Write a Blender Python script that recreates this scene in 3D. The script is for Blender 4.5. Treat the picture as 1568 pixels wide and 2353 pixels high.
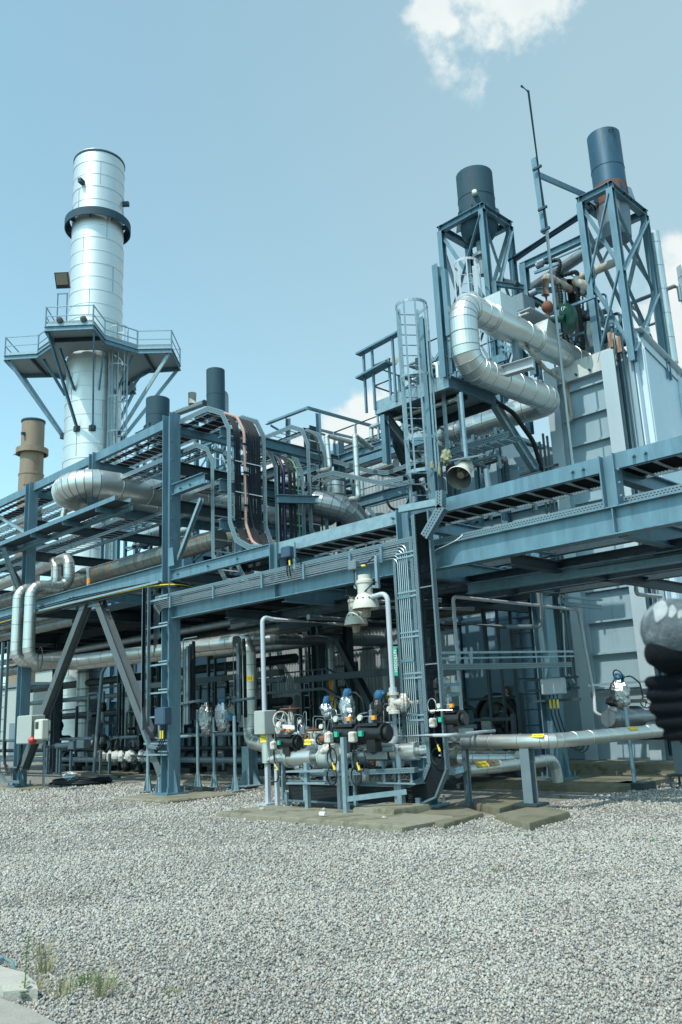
import bpy, math, random
import numpy as np
from mathutils import Vector as V, Matrix
random.seed(7); RNG = np.random.default_rng(7)
for _o in list(bpy.data.objects): bpy.data.objects.remove(_o)
S = bpy.context.scene; COL = S.collection
# ------------------------------------------------------------------ camera
# plant axes: X along the pipe rack (towards the right and the viewer), Y away to the right, Z up
AX = V((0.70186553, -0.19744962, -0.6843964)); AY = V((0.71093676, 0.13455863, 0.69026292)); AZ = V((-0.04420071, -0.9710343, 0.23481626))
FPX = 1952.8
cam_d = bpy.data.cameras.new('camera'); cam = bpy.data.objects.new('camera', cam_d); COL.objects.link(cam)
cam_d.sensor_fit = 'HORIZONTAL'; cam_d.sensor_width = 36; cam_d.lens = FPX/1568*36; cam_d.clip_end = 2000; cam_d.clip_start = .05
Rm = Matrix(((AX.x, -AX.y, -AX.z), (AY.x, -AY.y, -AY.z), (AZ.x, -AZ.y, -AZ.z)))
cam.matrix_world = Matrix.Translation((0, 0, 1.6)) @ Rm.to_4x4()
cam_d.dof.use_dof = True; cam_d.dof.focus_distance = 15; cam_d.dof.aperture_fstop = 11
S.camera = cam
# ------------------------------------------------------------------ light
SUN_EL = math.radians(56); SUN_H = V((0.10, -0.99, 0)).normalized()
sun_dir = V((SUN_H.x*math.cos(SUN_EL), SUN_H.y*math.cos(SUN_EL), math.sin(SUN_EL)))
sd = bpy.data.lights.new('sun', 'SUN'); sd.energy = 3.0; sd.angle = math.radians(.6); sd.color = (1, .95, .86)
so = bpy.data.objects.new('sun', sd); COL.objects.link(so); so.rotation_euler = sun_dir.to_track_quat('Z', 'Y').to_euler(); so.location = (5, -8, 30)
W = bpy.data.worlds.new('World'); S.world = W; W.use_nodes = True
nt = W.node_tree; nt.nodes.clear()
def wn(t, **k):
    n = nt.nodes.new(t)
    for a, b in k.items(): setattr(n, a, b)
    return n
sky = wn('ShaderNodeTexSky', sky_type='NISHITA', sun_disc=False)
sky.sun_elevation = SUN_EL; sky.sun_rotation = math.atan2(SUN_H.x, SUN_H.y); sky.air_density = 1.0; sky.dust_density = 1.2; sky.ozone_density = 1.6
tint = wn('ShaderNodeMix', data_type='RGBA', blend_type='MULTIPLY'); tint.inputs[0].default_value = 1
nt.links.new(sky.outputs[0], tint.inputs[6]); tint.inputs[7].default_value = (1.0, 1.0, .80, 1)
hsv = wn('ShaderNodeHueSaturation'); hsv.inputs['Saturation'].default_value = .62; hsv.inputs['Value'].default_value = 1.0
nt.links.new(tint.outputs[2], hsv.inputs['Color'])
# real clouds in the sky, placed by direction
tc = wn('ShaderNodeTexCoord'); geo = tc.outputs['Generated']
def pix_dir(u, v):
    c = V((u-784, v-1176.5, FPX)); return V((AX.dot(c), AY.dot(c), AZ.dot(c))).normalized()
noi = wn('ShaderNodeTexNoise'); noi.inputs['Scale'].default_value = 8.5; noi.inputs['Detail'].default_value = 9; noi.inputs['Roughness'].default_value = .6
nt.links.new(geo, noi.inputs['Vector'])
acc = None
for (u, v, r, s) in ((1190, -58, .13, 1.3), (1000, 0, .045, 1.0), (1040, 55, .028, .9), (1185, 50, .038, 1.0), (850, 945, .055, 1.35), (815, 932, .026, 1.1), (800, 985, .045, 1.2), (930, 1010, .08, 1.2), (1600, 740, .11, 1.6), (1550, 670, .05, 1.4), (1555, 800, .08, 1.6), (1330, 20, .05, .5), (1500,1000,.1,.8), (700, 1080, .06, .9)):
    d = wn('ShaderNodeVectorMath', operation='DISTANCE'); nt.links.new(geo, d.inputs[0]); d.inputs[1].default_value = pix_dir(u, v)
    m = wn('ShaderNodeMapRange'); nt.links.new(d.outputs['Value'], m.inputs[0])
    m.inputs[1].default_value = 0; m.inputs[2].default_value = r; m.inputs[3].default_value = s; m.inputs[4].default_value = 0
    if acc is None: acc = m.outputs[0]
    else:
        a = wn('ShaderNodeMath', operation='MAXIMUM'); nt.links.new(acc, a.inputs[0]); nt.links.new(m.outputs[0], a.inputs[1]); acc = a.outputs[0]
sm = wn('ShaderNodeMath', operation='MULTIPLY_ADD'); nt.links.new(noi.outputs['Fac'], sm.inputs[0]); sm.inputs[1].default_value = 3.0; sm.inputs[2].default_value = -1.42
ad = wn('ShaderNodeMath', operation='ADD'); nt.links.new(acc, ad.inputs[0]); nt.links.new(sm.outputs[0], ad.inputs[1])
mr = wn('ShaderNodeMapRange', interpolation_type='SMOOTHSTEP'); nt.links.new(ad.outputs[0], mr.inputs[0]); mr.inputs[1].default_value = .36; mr.inputs[2].default_value = .8
gate = wn('ShaderNodeMath', operation='MULTIPLY', use_clamp=True); g2 = wn('ShaderNodeMath', operation='MULTIPLY', use_clamp=True)
nt.links.new(acc, g2.inputs[0]); g2.inputs[1].default_value = 4
nt.links.new(mr.outputs[0], gate.inputs[0]); nt.links.new(g2.outputs[0], gate.inputs[1])
t2 = wn('ShaderNodeMix', data_type='RGBA', blend_type='MULTIPLY'); t2.inputs[0].default_value = 1; nt.links.new(hsv.outputs[0], t2.inputs[6]); t2.inputs[7].default_value = (1.08, 1.60, 1.76, 1)
vd_ = wn('ShaderNodeVectorMath', operation='DISTANCE'); nt.links.new(geo, vd_.inputs[0]); vd_.inputs[1].default_value = pix_dir(2100, 500)   # thin high veil of cloud to the right
vm = wn('ShaderNodeMapRange', interpolation_type='SMOOTHSTEP'); nt.links.new(vd_.outputs['Value'], vm.inputs[0]); vm.inputs[1].default_value = .1; vm.inputs[2].default_value = 1.15; vm.inputs[3].default_value = .75; vm.inputs[4].default_value = 0
ve = wn('ShaderNodeMix', data_type='RGBA'); nt.links.new(vm.outputs[0], ve.inputs[0]); nt.links.new(t2.outputs[2], ve.inputs[6]); ve.inputs[7].default_value = (2.55, 3.55, 3.9, 1)
cm = wn('ShaderNodeMix', data_type='RGBA'); nt.links.new(gate.outputs[0], cm.inputs[0]); nt.links.new(ve.outputs[2], cm.inputs[6])
n3 = wn('ShaderNodeTexNoise'); n3.inputs['Scale'].default_value = 14; n3.inputs['Detail'].default_value = 6; nt.links.new(geo, n3.inputs['Vector'])
cr = wn('ShaderNodeMix', data_type='RGBA'); nt.links.new(n3.outputs['Fac'], cr.inputs[0]); cr.inputs[6].default_value = (3.8, 4.3, 4.4, 1); cr.inputs[7].default_value = (5.6, 5.9, 5.7, 1)
nt.links.new(cr.outputs[2], cm.inputs[7])
bg = wn('ShaderNodeBackground'); bg.inputs[1].default_value = .13; nt.links.new(cm.outputs[2], bg.inputs[0])
wo = wn('ShaderNodeOutputWorld'); nt.links.new(bg.outputs[0], wo.inputs[0])
S.view_settings.view_transform = 'Standard'; S.view_settings.look = 'None'; S.view_settings.gamma = 1; S.view_settings.exposure = 0.5
# ------------------------------------------------------------------ a pixel of one zoomed view + one known plane -> a point of the plant
VW = {'A1': (0, 287.2, .293), 'A2': (0, 804.1, .2564), 'A3': (344.6, 804.1, .293), 'A4': (746.7, 804.1, .2564), 'A5': (976.4, 172.3, .3773), 'A6': (804.1, 631.8, .3297), 'A7': (1148.7, 746.7, .2674), 'B1': (0, 1263.6, .2564), 'B2': (344.6, 1263.6, .2686), 'B3': (574.4, 1435.9, .3114), 'B4': (919, 1263.6, .2686), 'B5': (1206.1, 1263.6, .2684), 'B6': (746.7, 1148.7, .2564), 'C5': (689.2, 1349.7, .1832), 'C3': (746.7, 1522, .1832), 'C2': (516.9, 1550.7, .1832), 'D1': (172.3, 861.5, .2198), 'D2': (1148.7, 516.9, .1832), 'O': (0, 0, 1), 'G': (1407, 1321, .3398*.5743)}
def p(k, a, b, x=None, y=None, z=None):
    o = VW[k]; c = V((o[0]+a*o[2]-784, o[1]+b*o[2]-1176.5, FPX)); r = V((AX.dot(c), AY.dot(c), AZ.dot(c)))
    t = x/r.x if x is not None else y/r.y if y is not None else (z-1.6)/r.z if z is not None else 1
    return V((r.x*t, r.y*t, r.z*t+1.6))
def pd(k, a, b, d):   # at camera depth d
    o = VW[k]; c = V((o[0]+a*o[2]-784, o[1]+b*o[2]-1176.5, FPX))*(d/FPX); return V((AX.dot(c), AY.dot(c), AZ.dot(c)+1.6))
# ------------------------------------------------------------------ materials
MT = {}
def mat(name, col, rough=.6, metal=0, var=.12, scale=6, bump=0, bscale=60, col2=None, c2amt=.5, c2scale=1.5, aniso=False, spec=.5, streak=False, rust=0):
    m = bpy.data.materials.new(name); m.use_nodes = True; MT[name] = m
    n = m.node_tree; N = n.nodes; L = n.links; b = N['Principled BSDF']
    b.inputs['Metallic'].default_value = metal; b.inputs['Roughness'].default_value = rough; b.inputs['Specular IOR Level'].default_value = spec
    t = N.new('ShaderNodeTexCoord'); src = t.outputs['Object']
    if streak:
        mp = N.new('ShaderNodeMapping'); mp.inputs['Scale'].default_value = (1, 1, .18); L.new(src, mp.inputs[0]); ssrc = mp.outputs[0]
    else: ssrc = src
    no = N.new('ShaderNodeTexNoise'); no.inputs['Scale'].default_value = scale; no.inputs['Detail'].default_value = 6; no.inputs['Roughness'].default_value = .65; L.new(ssrc, no.inputs['Vector'])
    mx = N.new('ShaderNodeMix'); mx.data_type = 'RGBA'; L.new(no.outputs['Fac'], mx.inputs[0])
    mx.inputs[6].default_value = (*[max(0, c*(1-var*2)) for c in col], 1); mx.inputs[7].default_value = (*[min(1, c*(1+var*2)) for c in col], 1)
    out = mx.outputs[2]
    if col2:
        n2 = N.new('ShaderNodeTexNoise'); n2.inputs['Scale'].default_value = c2scale; n2.inputs['Detail'].default_value = 8; n2.inputs['Roughness'].default_value = .7; L.new(ssrc, n2.inputs['Vector'])
        rp = N.new('ShaderNodeMapRange'); L.new(n2.outputs['Fac'], rp.inputs[0]); rp.inputs[1].default_value = 1-c2amt; rp.inputs[2].default_value = 1-c2amt+.14
        m2 = N.new('ShaderNodeMix'); m2.data_type = 'RGBA'; L.new(rp.outputs[0], m2.inputs[0]); L.new(out, m2.inputs[6]); m2.inputs[7].default_value = (*col2, 1); out = m2.outputs[2]
        if metal > .3:
            mm = N.new('ShaderNodeMapRange'); L.new(rp.outputs[0], mm.inputs[0]); mm.inputs[3].default_value = metal; mm.inputs[4].default_value = .2; L.new(mm.outputs[0], b.inputs['Metallic'])
    if rust:
        n4 = N.new('ShaderNodeTexNoise'); n4.inputs['Scale'].default_value = 2.6; n4.inputs['Detail'].default_value = 9; n4.inputs['Roughness'].default_value = .75; L.new(ssrc, n4.inputs['Vector'])
        r4 = N.new('ShaderNodeMapRange'); L.new(n4.outputs['Fac'], r4.inputs[0]); r4.inputs[1].default_value = 1-rust; r4.inputs[2].default_value = 1-rust+.1; r4.inputs[4].default_value = .75
        m4 = N.new('ShaderNodeMix'); m4.data_type = 'RGBA'; L.new(r4.outputs[0], m4.inputs[0]); L.new(out, m4.inputs[6]); m4.inputs[7].default_value = (.19, .11, .06, 1); out = m4.outputs[2]
    L.new(out, b.inputs['Base Color'])
    rr = N.new('ShaderNodeMapRange'); L.new(no.outputs['Fac'], rr.inputs[0]); rr.inputs[3].default_value = max(.04, rough-.1); rr.inputs[4].default_value = min(1, rough+.12); L.new(rr.outputs[0], b.inputs['Roughness'])
    if bump:
        nb = N.new('ShaderNodeTexNoise'); nb.inputs['Scale'].default_value = bscale; nb.inputs['Detail'].default_value = 4; L.new(src, nb.inputs['Vector'])
        bb = N.new('ShaderNodeBump'); bb.inputs['Strength'].default_value = bump; bb.inputs['Distance'].default_value = .02; L.new(nb.outputs['Fac'], bb.inputs['Height']); L.new(bb.outputs[0], b.inputs['Normal'])
    return m
GALV = mat('galvanised_steel', (.118, .218, .275), .45, .35, .30, 5, .05, 80, (.070, .130, .168), .45, 2.2, streak=True, rust=.36)
GALVL = mat('bright_galvanised_steel', (.23, .33, .375), .42, .4, .22, 9, .04, 80, (.13, .17, .19), .40, 3, rust=.34)
GALVD = mat('shade_darkened_steel', (.035, .056, .068), .6, .25, .25, 7, .05, 60, (.02, .03, .034), .45, 2.0)  # galvanised steel darkened so rear members carry their shade in the colour
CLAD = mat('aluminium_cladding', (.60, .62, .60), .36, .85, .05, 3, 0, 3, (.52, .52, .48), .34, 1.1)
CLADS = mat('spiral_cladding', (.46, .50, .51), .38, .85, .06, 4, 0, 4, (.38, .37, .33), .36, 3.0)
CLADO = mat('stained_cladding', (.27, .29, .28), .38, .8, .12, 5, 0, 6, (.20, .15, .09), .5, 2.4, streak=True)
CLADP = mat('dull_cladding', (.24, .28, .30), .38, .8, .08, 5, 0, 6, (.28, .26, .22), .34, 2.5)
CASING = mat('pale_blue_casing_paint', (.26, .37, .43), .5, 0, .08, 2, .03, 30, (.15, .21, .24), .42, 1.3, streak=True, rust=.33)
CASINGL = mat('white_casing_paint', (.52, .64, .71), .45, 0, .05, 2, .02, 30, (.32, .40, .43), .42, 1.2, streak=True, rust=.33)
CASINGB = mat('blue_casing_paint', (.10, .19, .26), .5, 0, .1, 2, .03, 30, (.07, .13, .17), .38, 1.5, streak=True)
RUSTY = mat('rust_streaked_paint', (.34, .34, .30), .6, 0, .1, 4, .05, 40, (.18, .07, .03), .53, 3.5, streak=True)
RUST = mat('rust', (.17, .065, .035), .8, .1, .3, 14, .2, 60)
DARKP = mat('dark_grey_paint', (.030, .066, .090), .65, 0, .15, 3, .03, 40, (.022, .046, .062), .4, 1.2, streak=True, spec=.2)
BLUEP = mat('heat_blued_steel', (.028, .085, .135), .45, .3, .2, 3, .03, 40, (.03, .045, .055), .47, 2.2, streak=True, rust=.36)
BUFF = mat('buff_weathered_paint', (.23, .185, .135), .7, .1, .15, .6, .05, 4, (.20, .085, .04), .50, .5, streak=True)
BLACK = mat('black_rubber', (.009, .015, .020), .6, 0, .2, 8, spec=.3)
BLACKM = mat('black_gloss_paint', (.014, .016, .018), .3, .1, .2, 9, .05, 40)
PINK = mat('pink_hose', (.42, .25, .22), .5, 0, .08, 4)
WHITEP = mat('white_pipe_paint', (.38, .43, .47), .45, 0, .07, 5, .03, 40, (.30, .26, .21), .36, 3)
GREYP = mat('grey_pipe_paint', (.15, .20, .23), .5, .2, .12, 6, .03, 40)
CREAM = mat('cream_enamel', (.52, .52, .46), .45, 0, .06, 5, 0, 40, (.25, .16, .07), .33, 6)
WRUST = mat('rusty_white_paint', (.52, .52, .48), .6, 0, .1, 12, .1, 60, (.26, .11, .05), .50, 14)
REDP = mat('red_plastic', (.42, .03, .03), .4); ORNG = mat('orange_label', (.75, .30, .03), .6, 0, .03); YELL = mat('yellow_label', (.75, .56, .04), .6, 0, .03)
BLUEC = mat('blue_enamel', (.02, .10, .19), .4, 0, .1, 8); GREEN = mat('green_enamel', (.004, .042, .030), .35, 0, .1, 6); GREENL = mat('green_label', (.02, .38, .25), .5, 0, .03)
INK = mat('black_ink', (.02, .02, .02), .7); WINK = mat('white_ink', (.75, .75, .75), .7)
FOIL = mat('crumpled_foil', (.50, .52, .53), .28, 1, .1, 8, .9, 26)
BBAG = mat('black_plastic_wrap', (.012, .013, .014), .28, 0, .2, 8, .9, 26)
BOXG = mat('pale_grey_enclosure', (.33, .37, .35), .5, 0, .06, 5, 0, 40, (.22, .23, .19), .33, 4)
CONC = mat('mossy_concrete', (.20, .19, .145), .9, 0, .15, 8, .3, 50, (.10, .095, .055), .50, 2.6)
CONCL = mat('pale_concrete', (.36, .35, .31), .9, 0, .1, 9, .3, 60, (.34, .33, .28), .45, 3)
PALETILE = mat('grey_concrete', (.27, .26, .23), .9, 0, .14, 9, .3, 60, (.18, .17, .15), .45, 5)
GRATE = mat('steel_grating', (.25, .31, .33), .6, .2, .15, 10)  # lightened to stand in for daylight showing through the open mesh
CORR = mat('corrugated_sheet', (.34, .38, .39), .5, .15, .06, 2, 0, 30, (.19, .22, .22), .4, .8, streak=True)
LEAF = mat('leaf_green', (.09, .17, .035), .6, 0, .25, 20); DRYG = mat('dry_grass', (.30, .29, .16), .8, 0, .2, 20)
GLASS = mat('lamp_glass', (.23, .19, .15), .15, 0, .15, 12)

SEAMM = mat('seam_band', (.15, .165, .165), .5, .5, .15, 8)
def perf(name, col, hole=(.012, .018, .02)):
    m = mat(name, col, .5, .35, .12, 12); n = m.node_tree; N = n.nodes; L = n.links; b = N['Principled BSDF']
    old = b.inputs['Base Color'].links[0].from_socket
    uv = N.new('ShaderNodeUVMap'); sp = N.new('ShaderNodeSeparateXYZ'); L.new(uv.outputs[0], sp.inputs[0])
    def M(op, a, bb=None, c=None):
        q = N.new('ShaderNodeMath'); q.operation = op
        for i, vv in enumerate((a, bb, c)):
            if vv is None: continue
            if isinstance(vv, (int, float)): q.inputs[i].default_value = vv
            else: L.new(vv, q.inputs[i])
        return q.outputs[0]
    fr = M('FRACT', M('MULTIPLY', sp.outputs[0], 1/.055)); on = M('LESS_THAN', fr, .55)
    fr2 = M('FRACT', M('MULTIPLY_ADD', sp.outputs[0], 1/.055, .5)); on2 = M('LESS_THAN', fr2, .55)
    b1 = M('LESS_THAN', M('ABSOLUTE', M('SUBTRACT', sp.outputs[1], .33)), .075); b2 = M('LESS_THAN', M('ABSOLUTE', M('SUBTRACT', sp.outputs[1], .66)), .075)
    k = M('MAXIMUM', M('MULTIPLY', on, b1), M('MULTIPLY', on2, b2))
    mx = N.new('ShaderNodeMix'); mx.data_type = 'RGBA'; L.new(k, mx.inputs[0]); L.new(old, mx.inputs[6]); mx.inputs[7].default_value = (*hole, 1); L.new(mx.outputs[2], b.inputs['Base Color'])
    return m
PERF = perf('perforated_tray_steel', (.15, .22, .255)); PERFD = perf('dark_tray_steel', (.06, .085, .10))  # second tray steel is a darker copy of the first
# ------------------------------------------------------------------ mesh builder
def basis(d, up=None):
    d = V(d).normalized(); up = V(up) if up is not None else V((0, 0, 1))
    if abs(d.dot(up.normalized())) > .985: up = V((1, 0, 0)) if abs(d.x) < .9 else V((0, 1, 0))
    s = d.cross(up).normalized(); return s, s.cross(d).normalized(), d
class MB:
    def __init__(s): s.v = []; s.f = []; s.uv = {}; s.mi = {}; s.cur = 0
    def face(s, idx, uv=None):
        if uv: s.uv[len(s.f)] = uv
        if s.cur: s.mi[len(s.f)] = s.cur
        s.f.append(tuple(idx))
    def add(s, pts, faces):
        b = len(s.v); s.v += [tuple(q) for q in pts]
        for f in faces: s.face([b+i for i in f])
        return s
    def box(s, a, b):
        a = [min(a[i], b[i]) for i in range(3)], [max(a[i], b[i]) for i in range(3)]
        lo, hi = a; P_ = [(x, y, z) for x in (lo[0], hi[0]) for y in (lo[1], hi[1]) for z in (lo[2], hi[2])]
        return s.add(P_, [(0, 1, 3, 2), (4, 6, 7, 5), (0, 4, 5, 1), (2, 3, 7, 6), (0, 2, 6, 4), (1, 5, 7, 3)])
    def cbox(s, c, sx, sy, sz): return s.box((c[0]-sx/2, c[1]-sy/2, c[2]-sz/2), (c[0]+sx/2, c[1]+sy/2, c[2]+sz/2))
    def bevbox(s, a, b, e=.02):
        lo = [min(a[i], b[i]) for i in range(3)]; hi = [max(a[i], b[i]) for i in range(3)]
        def ring(z, k): return [(lo[0]+k, lo[1], z), (hi[0]-k, lo[1], z), (hi[0], lo[1]+k, z), (hi[0], hi[1]-k, z), (hi[0]-k, hi[1], z), (lo[0]+k, hi[1], z), (lo[0], hi[1]-k, z), (lo[0], lo[1]+k, z)]
        def sh(r, k):
            cx, cy = (lo[0]+hi[0])/2, (lo[1]+hi[1])/2
            return [(q[0]+(k if q[0] < cx else -k), q[1]+(k if q[1] < cy else -k), q[2]) for q in r]
        R = [sh(ring(lo[2], e), e), ring(lo[2]+e, e), ring(hi[2]-e, e), sh(ring(hi[2], e), e)]
        pts = sum(R, []); F = []
        for i in range(3):
            for j in range(8): F.append((i*8+j, i*8+(j+1) % 8, i*8+8+(j+1) % 8, i*8+8+j))
        F.append(tuple(range(7, -1, -1))); F.append(tuple(range(24, 32))); return s.add(pts, F)
    def prof(s, p0, p1, poly, up=None, cap=True, uvl=False):
        p0 = V(p0); p1 = V(p1); a, b, d = basis(p1-p0, up); n = len(poly)
        base = len(s.v); L_ = (p1-p0).length
        for q in (p0, p1):
            for (x, y) in poly: s.v.append(tuple(q+a*x+b*y))
        for i in range(n):
            j = (i+1) % n; s.face((base+i, base+j, base+n+j, base+n+i), [(0, 0), (0, 1), (L_, 1), (L_, 0)] if uvl else None)
        if cap: s.face([base+i for i in range(n-1, -1, -1)]); s.face([base+n+i for i in range(n)])
        return s
    def bar(s, p0, p1, w, h, up=None, uvl=False): return s.prof(p0, p1, [(-w/2, -h/2), (w/2, -h/2), (w/2, h/2), (-w/2, h/2)], up, True, uvl)
    def ibeam(s, p0, p1, h=.3, b=.2, t=.014, tw=.01, up=None):
        B = b/2; H = h/2; T = tw/2
        return s.prof(p0, p1, [(-B, -H), (B, -H), (B, -H+t), (T, -H+t), (T, H-t), (B, H-t), (B, H), (-B, H), (-B, H-t), (-T, H-t), (-T, -H+t), (-B, -H+t)], up)
    def chan(s, p0, p1, h=.2, b=.08, t=.01, up=None, flip=1):
        H = h/2; pl = [(0, -H), (b*flip, -H), (b*flip, -H+t), (t*flip, -H+t), (t*flip, H-t), (b*flip, H-t), (b*flip, H), (0, H)]
        return s.prof(p0, p1, pl if flip > 0 else pl[::-1], up)
    def ang(s, p0, p1, w=.07, t=.008, up=None, fx=1, fy=1):
        pl = [(0, 0), (w*fx, 0), (w*fx, t*fy), (t*fx, t*fy), (t*fx, w*fy), (0, w*fy)]
        return s.prof(p0, p1, pl if fx*fy > 0 else pl[::-1], up)
    def cyl(s, p0, p1, r, n=14, r2=None, cap=True):
        p0 = V(p0); p1 = V(p1); a, b, d = basis(p1-p0); r2 = r if r2 is None else r2; base = len(s.v)
        for q, rr in ((p0, r), (p1, r2)):
            for i in range(n):
                t = 2*math.pi*i/n; s.v.append(tuple(q+a*(rr*math.cos(t))+b*(rr*math.sin(t))))
        for i in range(n):
            j = (i+1) % n; s.face((base+i, base+j, base+n+j, base+n+i), [(i/n, 0), ((i+1)/n, 0), ((i+1)/n, 1), (i/n, 1)])
        if cap: s.face([base+i for i in range(n-1, -1, -1)]); s.face([base+n+i for i in range(n)])
        return s
    def lathe(s, c, prof_, axis=(0, 0, 1), n=32, cap0=True, cap1=True):
        c = V(c); a, b, d = basis(axis); base = len(s.v); m = len(prof_)
        for (r, h) in prof_:
            for i in range(n):
                t = 2*math.pi*i/n; s.v.append(tuple(c+d*h+a*(r*math.cos(t))+b*(r*math.sin(t))))
        for k in range(m-1):
            for i in range(n):
                j = (i+1) % n; s.face((base+k*n+i, base+k*n+j, base+(k+1)*n+j, base+(k+1)*n+i))
        if cap0: s.face([base+i for i in range(n-1, -1, -1)])
        if cap1: s.face([base+(m-1)*n+i for i in range(n)])
        return s
    def torus(s, c, axis, R, r, n=24, m=6, a0=0, a1=2*math.pi):
        c = V(c); a, b, d = basis(axis); base = len(s.v); full = abs(a1-a0-2*math.pi) < 1e-4; N = n if full else n+1
        for i in range(N):
            t = a0+(a1-a0)*i/n; o = a*math.cos(t)+b*math.sin(t)
            for k in range(m):
                q = 2*math.pi*k/m; s.v.append(tuple(c+o*(R+r*math.cos(q))+d*(r*math.sin(q))))
        for i in range(n):
            j = (i+1) % N
            for k in range(m):
                l = (k+1) % m; s.face((base+i*m+k, base+j*m+k, base+j*m+l, base+i*m+l))
        return s
    def ball(s, c, rx, ry=None, rz=None, nz=0, n=14, m=9, seed=0):
        ry = ry or rx; rz = rz or rx; rg = random.Random(seed); base = len(s.v)
        for i in range(m+1):
            ph = math.pi*i/m
            for j in range(n):
                t = 2*math.pi*j/n; k = 1+(rg.random()-.5)*2*nz
                s.v.append((c[0]+rx*k*math.sin(ph)*math.cos(t), c[1]+ry*k*math.sin(ph)*math.sin(t), c[2]+rz*k*math.cos(ph)))
        for i in range(m):
            for j in range(n):
                l = (j+1) % n; s.face((base+i*n+j, base+(i+1)*n+j, base+(i+1)*n+l, base+i*n+l))
        return s
    def tube(s, pts, r, bend=0, n=12, seam=0, se=.012, arc=5, cap=True, uvl=False):
        pts = [V(q) for q in pts]; path = [(pts[0], False)]
        for i in range(1, len(pts)-1):
            A, B, C_ = pts[i-1], pts[i], pts[i+1]; d1 = (B-A); d2 = (C_-B)
            if d1.length < 1e-6 or d2.length < 1e-6: continue
            u1 = d1.normalized(); u2 = d2.normalized(); th = u1.angle(u2)
            if bend <= 0 or th < .03: path.append((B, False)); continue
            dd = min(bend*math.tan(th/2), d1.length*.48, d2.length*.48); Rr = dd/math.tan(th/2)
            nrm = (u2-u1*(u1.dot(u2))).normalized(); cen = B-u1*dd+nrm*Rr
            k = max(2, int(arc*th/1.57+.5))
            for q in range(k+1):
                a = th*q/k; path.append((cen-nrm*(Rr*math.cos(a))+u1*(Rr*math.sin(a)), True))
        path.append((pts[-1], False))
        SF = []; R_ = []  # pos, dir, radius
        for i, (q, arcp) in enumerate(path):
            dp = (q-path[i-1][0]).normalized() if i else (path[1][0]-q).normalized()
            dn = (path[i+1][0]-q).normalized() if i < len(path)-1 else dp
            d = (dp+dn).normalized(); c = max(.3, dp.dot(d)); R_.append((q, d, r, c, dp))
            if arcp and seam and 0 < i < len(path)-1 and path[i+1][1] and path[i-1][1]:
                R_.pop(); w = se*.8
                for off, rr, fl in ((-w*1.3, r, 0), (-w, r+se*.6, 1), (w, r+se*.6, 0), (w*1.3, r, 0)): R_.append((q+d*off, d, rr, c, dp)); SF.append(len(R_)-1) if fl else None
            if i < len(path)-1 and seam:
                Lg = (path[i+1][0]-q).length; w = se*.9
                if Lg > seam*.7:
                    k = max(1, int(Lg/seam+.5))
                    for j in range(0, k):
                        q2 = q+dn*(Lg*(j+.5)/k)
                        for off, rr in ((-w*1.6, r), (-w, r+se), (w, r+se), (w*1.6, r)): R_.append((q2+dn*off, dn, rr, 1, dn)); SF.append(len(R_)-1) if off == -w else None
        a = None; base = len(s.v); cum = 0; us = []
        for i, (q, d, rr, c, dp) in enumerate(R_):
            if a is None: a, b, _ = basis(d)
            else:
                a = (a-d*a.dot(d)); a = a.normalized() if a.length > 1e-5 else basis(d)[0]; b = d.cross(a).normalized(); cum += (q-R_[i-1][0]).length
            us.append(cum)
            st = 1/c; mdir = None
            for k in range(n):
                t = 2*math.pi*k/n; o = a*(rr*math.cos(t))+b*(rr*math.sin(t)); s.v.append(tuple(q+o))
        m = len(R_)
        SS = set(SF)
        for i in range(m-1):
            s.cur = 1 if i in SS else 0
            for k in range(n):
                l = (k+1) % n; s.face((base+i*n+k, base+i*n+l, base+(i+1)*n+l, base+(i+1)*n+k), [(us[i], k/n), (us[i], (k+1)/n), (us[i+1], (k+1)/n), (us[i+1], k/n)] if uvl else None)
        s.cur = 0
        if cap: s.face([base+k for k in range(n-1, -1, -1)]); s.face([base+(m-1)*n+k for k in range(n)])
        return s
    def ribbon(s, path, across, h, t=.015):      # perforated rail swept along a polyline, its height turned away from the deck
        path = [V(q) for q in path]; across = V(across).normalized(); base = len(s.v); cum = 0; U = []
        for i, q in enumerate(path):
            d0 = (q-path[i-1]).normalized() if i else (path[1]-q).normalized(); d1 = (path[i+1]-q).normalized() if i < len(path)-1 else d0
            n0 = d0.cross(across); n1 = d1.cross(across); nn = (n0+n1).normalized(); k = 1/max(.4, nn.dot(n0)); cum += (q-path[i-1]).length if i else 0; U.append(cum)
            e = nn*(h*k)
            for o in (V((0, 0, 0)), across*t, across*t+e, e): s.v.append(tuple(q+o))
        m = len(path)
        for i in range(m-1):
            for k in range(4):
                l = (k+1) % 4; vv = {0: (0, 0), 1: (0, 1), 2: (1, 1), 3: (1, 0)}[k]
                s.face((base+i*4+k, base+i*4+l, base+(i+1)*4+l, base+(i+1)*4+k), [(U[i], vv[0]), (U[i], vv[1]), (U[i+1], vv[1]), (U[i+1], vv[0])])
        s.face((base+3, base+2, base+1, base)); s.face([base+(m-1)*4+k for k in range(4)]); return s
    def build(s, name, material=None, parent=None, label=None, cat=None, group=None, kind=None, sharp=32, origin=None):
        if not s.v: return None
        A = np.array(s.v, dtype=float)
        wo_ = parent_loc(parent)
        if parent is None: o = np.array(origin) if origin is not None else np.array([(A[:, 0].min()+A[:, 0].max())/2, (A[:, 1].min()+A[:, 1].max())/2, A[:, 2].min()])
        else: o = np.array([(A[:, 0].min()+A[:, 0].max())/2, (A[:, 1].min()+A[:, 1].max())/2, (A[:, 2].min()+A[:, 2].max())/2])
        me = bpy.data.meshes.new(name); me.from_pydata((A-o).tolist(), [], s.f); me.update()
        mats = list(material) if isinstance(material, (list, tuple)) else [material]
        if s.mi and len(mats) == 1: mats.append(BLACK if material is BLACK else SEAMM)
        for mm in mats: me.materials.append(mm)
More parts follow.
